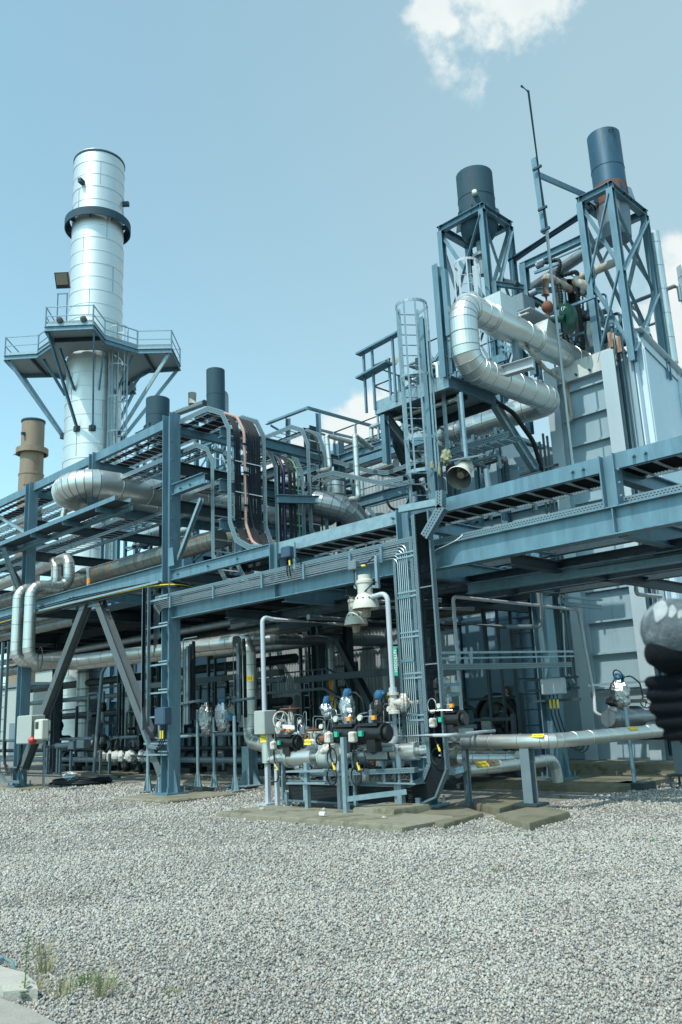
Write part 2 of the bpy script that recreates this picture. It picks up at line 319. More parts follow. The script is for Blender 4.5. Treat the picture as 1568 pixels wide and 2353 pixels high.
        if s.mi:
            for k, q in s.mi.items(): me.polygons[k].material_index = q
        if s.uv:
            ul = me.uv_layers.new(name='UVMap').data
            for k, q in s.uv.items():
                pl = me.polygons[k]
                for a, b in zip(pl.loop_indices, q): ul[a].uv = b
        me.polygons.foreach_set('use_smooth', [True]*len(me.polygons))
        me.set_sharp_from_angle(angle=math.radians(sharp))
        ob = bpy.data.objects.new(name, me); COL.objects.link(ob)
        if parent is not None: ob.parent = parent; ob.location = V(o)-wo_
        else: ob.location = V(o)
        ob['_w'] = tuple(float(q) for q in o)
        tag(ob, label, cat, group, kind); return ob
def parent_loc(o):
    return V((0, 0, 0)) if o is None else V(o['_w'])
def tag(o, label=None, cat=None, group=None, kind=None):
    for k, q in (('label', label), ('category', cat), ('group', group), ('kind', kind)):
        if q: o[k] = q
def thing(name, label, cat, loc, group=None):
    o = bpy.data.objects.new(name, None); COL.objects.link(o); o.location = V(loc); o['_w'] = tuple(float(q) for q in loc); o.empty_display_size = .2; tag(o, label, cat, group); return o
def kids(o): return [c for c in bpy.data.objects if c.parent == o]
def copy_tree(o, off, label=None, group=None, parent=None, rotz=0):
    c = o.copy(); COL.objects.link(c)
    if parent is None:
        c.location = o.location+V(off); c['_w'] = tuple(V(o['_w'])+V(off))
        if rotz: c.rotation_euler.z += rotz
        if label: c['label'] = label
        if group: c['group'] = group
    else: c.parent = parent
    for ch in kids(o): copy_tree(ch, (0, 0, 0), parent=c)
    return c
def text(name, body, size, o, right, up, material, parent, off=.004, align='CENTER'):
    cu = bpy.data.curves.new('t', 'FONT'); cu.body = body; cu.size = size; cu.align_x = align; cu.align_y = 'CENTER'; cu.space_line = .9
    ob = bpy.data.objects.new('t', cu); COL.objects.link(ob); dg = bpy.context.evaluated_depsgraph_get(); me = bpy.data.meshes.new_from_object(ob.evaluated_get(dg))
    bpy.data.objects.remove(ob); r = V(right).normalized(); u = V(up); u = (u-r*u.dot(r)).normalized(); nn = r.cross(u)
    M = MB(); M.v = [tuple(V(o)+r*q.co.x+u*q.co.y+nn*off) for q in me.vertices]; M.f = [tuple(pl.vertices) for pl in me.polygons]
    return M.build(name, material, parent)
def plate(c, right, up, w, h, t=.004):
    m = MB(); r = V(right).normalized(); u = V(up).normalized(); n_ = r.cross(u); c = V(c); P_ = []
    for k in (0, t):
        for (a, b) in ((-1, -1), (1, -1), (1, 1), (-1, 1)): P_.append(tuple(c+r*(a*w/2)+u*(b*h/2)+n_*k))
    return m.add(P_, [(3, 2, 1, 0), (4, 5, 6, 7), (0, 1, 5, 4), (1, 2, 6, 5), (2, 3, 7, 6), (3, 0, 4, 7)])
# ------------------------------------------------------------------ ground
def gravel_mat(name, sc, tone=1.0):
    m = bpy.data.materials.new(name); m.use_nodes = True; n = m.node_tree; N = n.nodes; L = n.links; b = N['Principled BSDF']; b.inputs['Roughness'].default_value = .85; b.inputs['Specular IOR Level'].default_value = .25; tone = (tone*.98, tone*.96, tone*.925)
    t = N.new('ShaderNodeTexCoord'); vo = N.new('ShaderNodeTexVoronoi'); vo.inputs['Scale'].default_value = sc; vo.inputs['Randomness'].default_value = 1; L.new(t.outputs['Object'], vo.inputs['Vector'])
    r = N.new('ShaderNodeValToRGB'); sp = N.new('ShaderNodeSeparateColor'); L.new(vo.outputs['Color'], sp.inputs[0]); L.new(sp.outputs[0], r.inputs[0]); e = r.color_ramp.elements
    cols = [(0, (.11, .115, .12)), (.13, (.27, .28, .28)), (.4, (.42, .43, .41)), (.6, (.34, .345, .34)), (.78, (.50, .50, .46)), (.9, (.38, .31, .25)), (1, (.54, .54, .52))]
    e[0].position = 0; e[0].color = (*[c*q_ for c, q_ in zip(cols[0][1], tone)], 1); e[1].position = 1; e[1].color = (*[c*q_ for c, q_ in zip(cols[-1][1], tone)], 1)
    for q, c in cols[1:-1]:
        x = e.new(q); x.color = (*[k*q_ for k, q_ in zip(c, tone)], 1)
    big = N.new('ShaderNodeTexNoise'); big.inputs['Scale'].default_value = .5; big.inputs['Detail'].default_value = 6; L.new(t.outputs['Object'], big.inputs['Vector'])
    mr_ = N.new('ShaderNodeMapRange'); L.new(big.outputs['Fac'], mr_.inputs[0]); mr_.inputs[1].default_value = .35; mr_.inputs[2].default_value = .7; mr_.inputs[3].default_value = 1.08; mr_.inputs[4].default_value = .86
    mx = N.new('ShaderNodeMix'); mx.data_type = 'RGBA'; mx.blend_type = 'MULTIPLY'; mx.inputs[0].default_value = 1; L.new(r.outputs[0], mx.inputs[6]); L.new(mr_.outputs[0], mx.inputs[7]); L.new(mx.outputs[2], b.inputs['Base Color'])
    bm = N.new('ShaderNodeBump'); bm.inputs['Strength'].default_value = 1; bm.inputs['Distance'].default_value = .5/sc; bm.invert = True; L.new(vo.outputs['Distance'], bm.inputs['Height']); L.new(bm.outputs[0], b.inputs['Normal'])
    return m
GRM = gravel_mat('gravel_bed', 46, .58)  # bed tone darkened to paint the shade between the loose stones
g = MB(); g.add([(-900, -900, 0), (900, -900, 0), (900, 900, 0), (-900, 900, 0)], [(0, 1, 2, 3)]); g.build('ground', GRM, kind='structure', origin=(0, 0, 0))
# loose stones, a real mesh of many small faceted pebbles
def stones():
    ico = np.array([(0, 0, -1), (.72, -.53, -.45), (-.28, -.85, -.45), (-.89, 0, -.45), (-.28, .85, -.45), (.72, .53, -.45), (.28, -.85, .45), (-.72, -.53, .45), (-.72, .53, .45), (.28, .85, .45), (.89, 0, .45), (0, 0, 1)])
    fc = np.array([(0, 1, 2), (1, 0, 5), (0, 2, 3), (0, 3, 4), (0, 4, 5), (1, 5, 10), (2, 1, 6), (3, 2, 7), (4, 3, 8), (5, 4, 9), (1, 10, 6), (2, 6, 7), (3, 7, 8), (4, 8, 9), (5, 9, 10), (6, 10, 11), (7, 6, 11), (8, 7, 11), (9, 8, 11), (10, 9, 11)])
    fw = np.array([-0.704, .71]); rt = np.array([.71, .704])     # view direction on the ground
    P_ = []
    for (d0, d1, dens) in ((3.6, 6.2, 3700), (6.2, 8.5, 2500), (8.5, 12.0, 1250), (12.0, 17.5, 380), (17.5, 26, 170)):
        w = d1*.44; k = int((d1-d0)*2*w*dens); dd = RNG.uniform(d0, d1, k); ww = RNG.uniform(-w, w, k); P_.append(np.outer(dd, fw)+np.outer(ww, rt))
    P_ = np.vstack(P_); P_ = P_[~((P_[:, 0] > -12.7) & (P_[:, 0] < -8.4) & (P_[:, 1] > 9.42))]
    n = len(P_); q = RNG.normal(size=(n, 4)); q /= np.linalg.norm(q, axis=1)[:, None]; w, x, y, z = q.T
    R = np.stack([1-2*(y*y+z*z), 2*(x*y-z*w), 2*(x*z+y*w), 2*(x*y+z*w), 1-2*(x*x+z*z), 2*(y*z-x*w), 2*(x*z-y*w), 2*(y*z+x*w), 1-2*(x*x+y*y)], 1).reshape(n, 3, 3)
    s_ = (.0055+.0075*RNG.random(n)**2)[:, None, None]*RNG.uniform(.55, 1.15, (n, 1, 3)); far = np.clip((np.linalg.norm(P_, axis=1)-5)/6, 0, 1)[:, None, None]; s_ = s_*(1+.7*far+.9*np.clip((np.linalg.norm(P_, axis=1)-12)/8, 0, 1.4)[:, None, None])
    A = ico[None]*s_*RNG.uniform(.8, 1.2, (n, 12, 1)); A = np.einsum('nij,nkj->nki', R, A); A[:, :, :2] += P_[:, None, :]; A[:, :, 2] += RNG.uniform(.000, .015, n)[:, None]
    Vv = A.reshape(-1, 3); F = (fc[None]+(np.arange(n)*12)[:, None, None]).reshape(-1, 3)
    me = bpy.data.meshes.new('gravel'); me.vertices.add(len(Vv)); me.vertices.foreach_set('co', Vv.astype(np.float32).ravel()); me.loops.add(F.size); me.loops.foreach_set('vertex_index', F.astype(np.int32).ravel()); me.polygons.add(len(F)); me.polygons.foreach_set('loop_start', np.arange(0, F.size, 3, dtype=np.int32)); me.update(calc_edges=True)
    at = me.attributes.new('tone', 'FLOAT', 'POINT'); at.data.foreach_set('value', np.repeat(RNG.uniform(0, 1, n), 12).astype(np.float32))
    m = gravel_mat('gravel_stone', 38, .92); N = m.node_tree.nodes; L = m.node_tree.links; r = [q for q in N if q.bl_idname == 'ShaderNodeValToRGB'][0]; a = N.new('ShaderNodeAttribute'); a.attribute_name = 'tone'; L.new(a.outputs['Fac'], r.inputs[0])
    b = N['Principled BSDF']; L.remove(b.inputs['Normal'].links[0]); me.materials.append(m)
    o = bpy.data.objects.new('gravel', me); COL.objects.link(o); tag(o, kind='stuff', label='loose pale grey gravel chips covering the yard')
stones()
# ------------------------------------------------------------------ concrete pads
def slab(name, pts, z, label, m=CONC, group=None, ch=.03, z0=-.05, cat='concrete slab'):
    b = MB(); n = len(pts); cx = sum(q[0] for q in pts)/n; cy = sum(q[1] for q in pts)/n
    def inset(k): return [(q[0]+(cx-q[0])*k, q[1]+(cy-q[1])*k) for q in pts]
    rings = [(pts, z0), (pts, z-ch), (inset(ch/1.0), z)]
    P_ = [(x, y, zz) for r, zz in rings for x, y in r]; F = [tuple(range(2*n, 3*n))]
    for k in range(2):
        for i in range(n): F.append((k*n+i, k*n+(i+1) % n, (k+1)*n+(i+1) % n, (k+1)*n+i))
    b.add(P_, F); return b.build(name, m, None, label, cat, group)
def rect(x0, y0, x1, y1): return [(x0, y0), (x1, y0), (x1, y1), (x0, y1)]
def pq(uv, z): return [(q.x, q.y) for q in (p('O', a, b, z=z) for a, b in uv)]
slab('concrete_slab', rect(-12.75, 9.42, -8.42, 10.62), .09, 'long low concrete slab at the front corner under the valve skid')
MOSSC = mat('very_mossy_concrete', (.150, .140, .098), .9, 0, .25, 6, .3, 50, (.075, .075, .032), .47, 1.6)
slab('concrete_slab', pq(((950, 1872), (1020, 1894), (1112, 1868), (1045, 1846)), .07), .07, 'stained concrete slab under the riser column behind the front slab', MOSSC)
slab('concrete_slab', rect(-18.0, 10.5, -15.9, 12.3), .07, 'concrete footing slab under the column with the braced foot')
slab('concrete_slab', rect(-26.2, 11.0, -23.9, 12.4), .06, 'pale footing slab under the leftmost column with cabinets')
slab('concrete_slab', pq(((1138, 1871), (1217, 1892), (1310, 1865), (1238, 1849)), .10), .10, 'square concrete pad under the blue grey pipe post', MOSSC)
slab('concrete_slab', pq(((1085, 1843), (1148, 1858), (1214, 1838), (1150, 1824)), .12), .12, 'mossy concrete pad with dark inset between two posts', MOSSC)
slab('concrete_slab', rect(-11.6, 15.3, -8.2, 17.6), .14, 'mossy footing slab under the tapered foot column', MOSSC)
slab('concrete_slab', rect(-9.9, 18.5, -5.0, 19.8), .10, 'mossy slab at the right edge beneath the pipe supports', MOSSC)
slab('concrete_slab', rect(-14.8, 13.9, -12.2, 16.2), .08, 'mossy concrete slab under the insulated pipe end box', MOSSC)
slab('concrete_slab', rect(-29.9, 15.2, -26.8, 16.8), .07, 'mossy slab around the foot of the grey drain pipe', MOSSC)
slab('concrete_slab', rect(-22.5, 13.8, -16.0, 15.0), .06, 'concrete slab strip behind the left column')  # strip in the same concrete as the front slab
slab('concrete_plinth', rect(-16.6, 18.9, -8.2, 30), .3, 'concrete plinth beneath the pale blue boiler casing', cat='concrete plinth')
slab('concrete_plinth', rect(-46, 20.9, -27.0, 30), .3, 'concrete plinth beneath the far blue casing on the left', cat='concrete plinth')
# bottom-left path edge
slab('concrete_path', [(-5.60, 2.47), (-5.16, 2.50), (-4.78, 2.48), (-4.3, 1.9), (-7.0, 1.0), (-8.0, 2.3)], .05, 'grey weathered concrete path corner at the bottom left', PALETILE, cat='concrete path')
slab('concrete_block', [(-5.56, 2.50), (-5.43, 2.66), (-5.72, 2.72), (-5.99, 2.69), (-8.0, 2.9), (-8.0, 2.5)], .10, 'pale concrete block above the path corner at the bottom left', CONCL, cat='concrete block')
MB().tube([(-6.25, 2.74, .13), (-6.02, 2.72, .135), (-5.93, 2.72, .13), (-5.89, 2.73, .07), (-5.89, 2.75, .01)], .010, .04, 8).build('hose_end', mat('teal_hose', (.10, .20, .20), .5), None, 'short teal hose end poking past the pale concrete block', 'hose')
MB().bevbox((-6.6, 2.66, .10), (-6.05, 2.72, .15), .006).build('metal_rail_end', GALVL, None, 'bright metal rail end lying on the pale concrete block', 'metal rail')
# ------------------------------------------------------------------ pipe rack
Y0, Y1 = 11.5, 16.4
rack = thing('pipe_rack', 'blue grey galvanised steel pipe rack of columns and beams filling the yard', 'pipe rack', (-9.7, Y0, 0))
def col(x, y, z0, z1, s=.30, parent=rack, m=GALV, foot=True, axis='x', name='column'):
    b = MB(); b.ibeam((x, y, z0), (x, y, z1), s, s, .022, .014, up=(1, 0, 0) if axis == 'x' else (0, 1, 0)); c = b.build(name, m, parent)
    if foot:
        q = MB(); q.cbox((x, y, z0+.02), s+.28, s+.28, .035)
        for sx in (-1, 1):
            q.add([(x+sx*s/2, y-.01, z0+.04), (x+sx*(s/2+.14), y-.01, z0+.04), (x+sx*s/2, y-.01, z0+.55), (x+sx*s/2, y+.01, z0+.04), (x+sx*(s/2+.14), y+.01, z0+.04), (x+sx*s/2, y+.01, z0+.55)], [(0, 1, 2), (3, 5, 4), (0, 3, 4, 1), (1, 4, 5, 2), (2, 5, 3, 0)])
            for sy in (-1, 1): q.cyl((x+sx*(s/2+.07), y+sy*(s/2+.07), z0+.03), (x+sx*(s/2+.07), y+sy*(s/2+.07), z0+.15), .02, 8)
        q.build('base_plate', m, c)
    return c
def beam(p0, p1, h=.36, w=.2, kind='i', m=GALV, parent=rack, flip=1, name='beam', up=None):
    b = MB()
    if kind == 'i': b.ibeam(p0, p1, h, w, .018, .012, up)
    elif kind == 'c': b.chan(p0, p1, h, w, .012, up, flip)
    elif kind == 'a': b.ang(p0, p1, w, .01, up)
    else: b.bar(p0, p1, w, h, up)
    return b.build(name, m, parent)
for x, top in ((-40.6, 9.25), (-32.8, 9.25), (-25.1, 9.22), (-17.3, 9.25)): col(x, Y0, .07, top, .32 if x > -18 else .30)
col(-9.72, Y0, .10, 5.22, .30); col(-2.0, Y0, 0, 5.22, .30)
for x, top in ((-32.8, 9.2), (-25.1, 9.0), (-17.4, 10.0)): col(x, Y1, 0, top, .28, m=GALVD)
col(-10.15, 16.4, .14, 5.0, .34, m=GALV); col(-2.4, 16.4, 0, 5.0, .3)
col(-21.2, Y0, 7.55, 9.22, .22, foot=False); col(-21.2, 14.0, 4.9, 7.5, .2, foot=False, m=GALV)
for x in (-13.35, -5.72): col(x, Y0, 4.43, 5.22, .24, foot=False)
# front beams
beam((-41, Y0-.02, 9.08), (-17.46, Y0-.02, 9.08), .24, .09, 'c', flip=-1)
beam((-41, Y0, 5.22), (-17.46, Y0, 5.22), .42, .2)
beam((-17.14, Y0-.06, 5.10), (-13.47, Y0-.06, 5.10), .26, .12, 'i'); beam((-13.23, Y0-.06, 5.10), (-9.87, Y0-.06, 5.10), .24, .09, 'c', flip=-1, m=GALVL)
beam((-9.57, Y0-.06, 5.10), (-5.84, Y0-.06, 5.10), .24, .09, 'c', flip=-1); beam((-5.6, Y0-.06, 5.10), (3, Y0-.06, 5.10), .24, .09, 'c', flip=-1)
beam((-17.14, Y0, 4.24), (-9.87, Y0, 4.24), .36, .2); beam((-9.57, Y0, 4.22), (3, Y0, 4.22), .42, .22)
for x in (-5.72, -13.35):
    q = MB(); q.box((x-.008, Y0-.105, 4.05), (x+.008, Y0-.008, 4.40)); q.build('stiffener', GALV, rack)
# second row and cross beams
for z, h in ((5.0, .3), (4.2, .4)):
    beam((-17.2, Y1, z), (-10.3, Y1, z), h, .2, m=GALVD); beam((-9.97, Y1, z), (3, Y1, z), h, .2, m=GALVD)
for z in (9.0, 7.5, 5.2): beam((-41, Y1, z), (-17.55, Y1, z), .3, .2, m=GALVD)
for x in (-32.8, -25.1, -17.35):
    for z in (8.95, 7.9, 6.9, 5.15): beam((x, Y0+.17, z), (x, Y1-.16, z), .28, .16, m=GALV if z > 8 else GALVD)
for x in (-21.2,):
    for z in (8.85, 7.6, 5.15): beam((x, Y0+.12, z), (x, Y1-.02, z), .26, .16)
for x in (-13.35, -9.72, -5.72, -2.0):
    for z, h in ((5.0, .26), (4.18, .36)): beam((x, Y0+.17, z), (x, Y1-.15, z), h, .18, m=GALV)
for x in (-15.3, -11.5, -7.7): beam((x, Y0+.15, 3.98), (x, Y1+3, 3.98), .2, .14, m=GALVD)
for y in (13.2, 14.8): beam((-17.2, y, 4.0), (-2, y, 4.0), .24, .16, m=GALVD)
beam((-9.6, 13.0, 3.85), (-2.4, 13.4, 3.85), .2, .16, m=GALV)
# deep rack behind the left columns
for y in (18.4,):
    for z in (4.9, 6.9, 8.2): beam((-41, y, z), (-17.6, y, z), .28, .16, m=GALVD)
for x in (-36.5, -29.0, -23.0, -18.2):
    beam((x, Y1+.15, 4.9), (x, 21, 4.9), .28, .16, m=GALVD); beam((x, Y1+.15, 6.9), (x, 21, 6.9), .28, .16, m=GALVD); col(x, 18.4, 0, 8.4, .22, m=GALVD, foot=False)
# braces
def brace(p0, p1, w=.18, h=.18, m=GALVL, parent=rack, kind='b', up=(0, 1, 0)):
    b = MB()
    if kind == 'b': b.chan(p0, p1, h, w, .012, up)
    else: b.ang(p0, p1, w, .01, up)
    return b.build('brace', m, parent)
APX = (-21.05, Y0, 4.98)
BR = mat('old_galvanised_brace', (.10, .125, .135), .55, .25, .15, 7, .05, 60, (.09, .10, .095), .42, 2.0, streak=True)
q = MB(); q.ibeam((-20.75, Y0, 4.98), (-17.55, Y0, .5), .24, .22, .014, .012, up=(0, 1, 0)); q.build('brace', BR, rack)
q = MB(); q.ibeam((-21.35, Y0, 4.98), (-24.88, Y0, .55), .24, .22, .014, .012, up=(0, 1, 0)); q.build('brace', BR, rack)
q = MB(); q.cbox((-21.05, Y0, 4.97), 1.0, .02, .3); q.build('gusset_plate', GALV, rack)
brace((-25.2, 10.75, 7.1), (-25.2, 11.4, 5.6), .1, .14, GALVL, up=(1, 0, 0)); brace(p('A2', -20, 1500, y=11.9), p('A2', 235, 1650, y=11.45), .09, .12)
brace(p('B1', 60, 130, y=10.9), p('B1', 215, 380, y=11.4), .12, .14, BR)
# bracket on the tall column with its knee brace
beam((-17.1, Y0-.05, 7.22), (-15.82, Y0-.05, 7.05+.17), .28, .16, 'i'); brace(p('A3', 400, 1160, y=11.5), p('A3', 218, 1640, y=11.5), .08, .1, GALVL)
q = MB(); q.add([(-17.16, Y0-.17, 5.3), (-17.16, Y0-.17, 5.75), (-16.98, Y0-.17, 5.75), (-16.9, Y0-.17, 5.3), (-17.16, Y0-.18, 5.3), (-17.16, Y0-.18, 5.75), (-16.98, Y0-.18, 5.75), (-16.9, Y0-.18, 5.3)], [(0, 1, 2, 3), (7, 6, 5, 4), (0, 4, 5, 1), (1, 5, 6, 2), (2, 6, 7, 3), (3, 7, 4, 0)]); q.build('gusset_plate', GALV, rack)
for (x, zz) in ((-17.3, [5.5, 6, 6.5, 7, 7.5, 8, 8.5]), (-5.72, [4.55, 4.75, 4.95]), (-9.72, [4.9, 5.0])):
    for z in zz:
        q = MB(); q.cyl((x+.16, Y0-.1, z), (x+.19, Y0-.1, z), .022, 6); q.build('bolt', GALV, rack)
for (x, y, z) in ((-16.9, Y0-.07, 5.1), (-15.7, Y0-.07, 5.1), (-14.6, Y0-.07, 5.1), (-6.3, Y0-.07, 5.1), (-6.12, Y0-.07, 5.1), (-5.3, Y0-.07, 5.1), (-5.12, Y0-.07, 5.1), (-10.0, Y0-.07, 5.1), (-16.4, Y0-.07, 7.2), (-16.8, Y0-.07, 7.2), (-22.0, Y0-.08, 5.2), (-22.2, Y0-.08, 5.2)):
    q = MB(); q.cyl((x, y-.06, z), (x, y+.02, z), .026, 6); q.build('bolt', GALV, rack)
# second bracket beams in the gap between the racks (A3 860..1568)
for a, b, y in (((850, 1170), (1210, 1235), 13.0), ((990, 1168), (1470, 1180), 14.2), ((1340, 1270), (1568, 1215), 14.9)):
    beam(p('A3', *a, x=-15.1 if a[0] > 900 else -15.6), p('A3', *b, x=-14.9 if a[0] > 900 else -15.6), .2, .14, m=GALV)
beam((-15.6, Y0+.2, 7.05), (-15.6, 15.6, 7.05), .3, .16, m=GALV); beam((-15.6, Y0+.2, 6.1), (-15.6, 15.6, 6.1), .26, .16, m=GALV)
beam((-15.55, Y0+.2, 8.35), (-15.55, 15.6, 8.35), .26, .16, m=GALV)
beam((-17.2, 15.7, 7.05), (-13.2, 15.7, 7.05), .26, .16, m=GALV); beam((-17.2, 15.7, 8.4), (-13.6, 15.7, 8.4), .22, .14, m=GALV)
col(-15.6, 15.75, 4.0, 8.9, .22, foot=False, m=GALV)
# ------------------------------------------------------------------ cable trays
RUNGM = mat('bright_tray_rungs', (.44, .50, .52), .4, .3, .1, 12)
def tray(label, path, across, w, h=.12, rung=.3, m=PERF, rm=RUNGM, deck=False, rw=.03, group=None, name='cable_tray', cat='cable tray'):
    ac = V(across).normalized(); path = [V(q) for q in path]; t = thing(name, label, cat, path[0], group)
    MB().ribbon(path, ac, h).build('side_rail', m, t); MB().ribbon([q+ac*w for q in path], ac, h).build('side_rail', m, t)
    q = MB(); k = 0
    if deck: q.ribbon([a+ac*w*.02 for a in path], ac, .006, w*.96); q.build('tray_deck', m, t); return t
    for i in range(len(path)-1):
        d = path[i+1]-path[i]; n = max(1, int(d.length/rung+.5)); u = d.normalized(); nn = u.cross(ac)
        for j in range(n):
            c = path[i]+d*((j+.5)/n)+nn*.012; q.bar(c+ac*.01, c+ac*(w-.01), rw, .012, up=nn)
    q.build('rungs', rm, t); return t
def cables(label, path, across, offs, r, lift=.03, m=BLACK, group=None, bend=.35, name='cable_bundle', tie=0, jit=.0, cat='cables', n=6):
    ac = V(across).normalized(); path = [V(q) for q in path]; t = thing(name, label, cat, path[0], group)
    for i, o in enumerate(offs):
        rr = r[i] if isinstance(r, (list, tuple)) else r; mm = m[i] if isinstance(m, (list, tuple)) else m
        pts = []
        for j, q in enumerate(path):
            d0 = (q-path[j-1]).normalized() if j else (path[1]-q).normalized(); d1 = (path[j+1]-q).normalized() if j < len(path)-1 else d0
            nn = (d0.cross(ac)+d1.cross(ac)).normalized(); pts.append(q+ac*(o+random.uniform(-jit, jit))+nn*(lift+rr+random.uniform(0, jit)))
        MB().tube(pts, rr, bend, n).build('cable', mm, t)
    if tie:
        q = MB(); w0, w1 = min(offs)-.02, max(offs)+.02
        for j in range(len(path)-1):
            d = path[j+1]-path[j]
            if d.length < 1.2: continue
            u = d.normalized(); nn = u.cross(ac); k = int(d.length/tie)
            for i in range(1, k):
                c = path[j]+u*(i*d.length/k)+nn*(lift+.052); q.bar(c+ac*w0, c+ac*w1, .022, .006, up=nn)
        q.build('cable_tie', WINK, t)
    return t
def lin(a, b, n): return [a+(b-a)*i/(n-1) for i in range(n)]
YY = (0, 1, 0)
R1 = [(-41, 11.62, 8.98), (-15.95, 11.62, 8.98), (-15.42, 11.62, 8.72), (-15.18, 11.62, 8.30), (-15.18, 11.62, 6.05), (-14.95, 11.62, 5.55), (-14.45, 11.62, 5.28), (-14.0, 11.62, 5.20)]
tray('wide ladder tray on the top beam turning down beside the pink hose', R1, YY, 1.06, .13)
cables('two thick bundles of tied black cables looping down the front riser', [V(q)+V((0, 0, 0)) for q in R1], YY, lin(.20, .36, 6)+lin(.58, .97, 13), .014, .02, bend=.5, tie=.7, jit=.008)
cables('thin black cable slanting down beside the pink hose', [(-16.2, 12.1, 9.0), (-15.2, 12.12, 8.3), (-15.1, 12.1, 7), (-15.05, 12.22, 6.0), (-14.6, 12.2, 5.4)], YY, [0], .012, .03)
t = cables('pink hose held by black clamps between the cable bundles', [V((-16.4, 11.62, 9.0))]+[V(q) for q in R1[1:]], YY, [.47], .036, .03, PINK, name='pink_hose', cat='hose', n=10)
q = MB()
for z in (8.0, 7.3, 6.5, 5.9): q.torus((-15.09, 12.09, z), (0, 0, 1), .042, .012, 12, 5); q.bar((-15.07, 12.02, z), (-15.07, 12.2, z), .03, .04)
q.build('hose_clamp', BLACK, t)
T2 = [(-41, 11.75, 8.25), (-16.6, 11.75, 8.25), (-16.2, 11.75, 8.05), (-16.0, 11.75, 7.7), (-16.0, 11.75, 5.4), (-15.5, 11.75, 4.7), (-15.0, 11.75, 4.55)]
tray('second ladder tray under the top one bending down next to the tall column', T2, YY, .62, .12, m=PERF)
cables('sparse black cables on the second ladder tray', T2[:3], YY, [.12, .2, .42, .5], .016, .02)
tray('third layer ladder tray below the stacked top trays on the left', [(-41, 12.7, 8.1), (-17.8, 12.7, 8.1)], YY, .6, .1)
tray('lowest ladder tray behind the left outrigger', [(-41, 12.9, 7.35), (-18.0, 12.9, 7.35)], YY, .7, .1)
cables('black cables lying on the third layer ladder tray', [(-41, 12.7, 8.1), (-17.8, 12.7, 8.1)], YY, [.1, .16, .3, .45], .02, .02)
tray('fourth ladder tray behind the stacked top trays', [(-41, 14.1, 8.2), (-17.8, 14.1, 8.2)], YY, .9, .1)
cables('mass of dark cables on the fourth ladder tray', [(-41, 14.1, 8.2), (-17.8, 14.1, 8.2)], YY, lin(.1, .8, 8), .022, .02)
T3 = [(-17.0, 13.05, 8.15), (-15.75, 13.05, 8.15), (-15.35, 13.05, 7.95), (-15.18, 13.05, 7.6), (-15.18, 13.05, 5.2)]
tray('middle riser tray with purple and green cables', T3, YY, .86, .12, m=PERF)
PURP = mat('purple_cable', (.09, .055, .20), .5); GRNC = mat('green_cable', (.04, .20, .09), .5)
cables('black purple and green cables dropping in the middle riser', T3, YY, [.1, .14, .22, .26, .30, .44, .48, .52, .60, .64, .74], .02, .02, [BLACK, BLACK, BLACK, PURP, BLACK, BLACK, BLACK, BLACK, BLACK, BLACK, GRNC], bend=.4)
T4 = [(-17.2, 14.15, 9.0), (-15.75, 14.15, 9.0), (-15.35, 14.15, 8.8), (-15.18, 14.15, 8.4), (-15.18, 14.15, 6.2), (-14.9, 14.15, 5.7), (-14.5, 14.15, 5.5)]
tray('slender far riser tray with a single black cable', T4, YY, .56, .12, m=PERF)
cables('single black cable in the slender far riser', T4, YY, [.42], .022, .02)
# right hand trays
tray('ladder tray of dark cables behind the top rail on the right', [(-14.0, 11.58, 5.02), (3, 11.58, 5.02)], YY, .92, .15, .36, rw=.055)
cables('black cables packed on the right upper ladder tray', [(-14.0, 11.58, 5.03), (3, 11.58, 5.03)], YY, lin(.30, .86, 15), .019, .02)
cables('rust brown cable along the right upper ladder tray', [(-14.0, 11.58, 5.04), (3, 11.58, 5.04)], YY, [.12, .18], .022, .02, mat('brown_cable', (.11, .035, .025), .6))
tray('perforated ladder tray lying on the big right beam', [(-9.4, 11.56, 4.46), (3, 11.56, 4.46)], YY, .85, .11, .36)
cables('few black cables on the tray above the big right beam', [(-9.3, 11.56, 4.47), (3, 11.56, 4.47)], YY, [.2, .26, .45, .5, .66], .018, .02)
tray('perforated ladder tray further back above the big right beam', [(-16.5, 12.62, 4.70), (3, 12.62, 4.70)], YY, .9, .11, .36)
cables('few black cables on the further back right tray', [(-16.5, 12.62, 4.71), (3, 12.62, 4.71)], YY, [.15, .21, .4, .72], .018, .02)
tray('ladder tray above the conduit beam in the middle bay', [(-17.0, 11.6, 4.46), (-9.95, 11.6, 4.46)], YY, .8, .11, .36)
tray('deep ladder tray seen through the right bay', [(-13.5, 14.2, 4.75), (3, 14.2, 4.75)], YY, .8, .11, .36)
cables('white string trailing on the big right beam', [(-9.2, 11.42, 4.2), (-9.05, 11.38, 4.33), (-8.9, 11.38, 4.35), (-8.55, 11.38, 4.42), (-8.45, 11.42, 4.5)], YY, [0], .008, 0, WINK, name='white_string', cat='string')
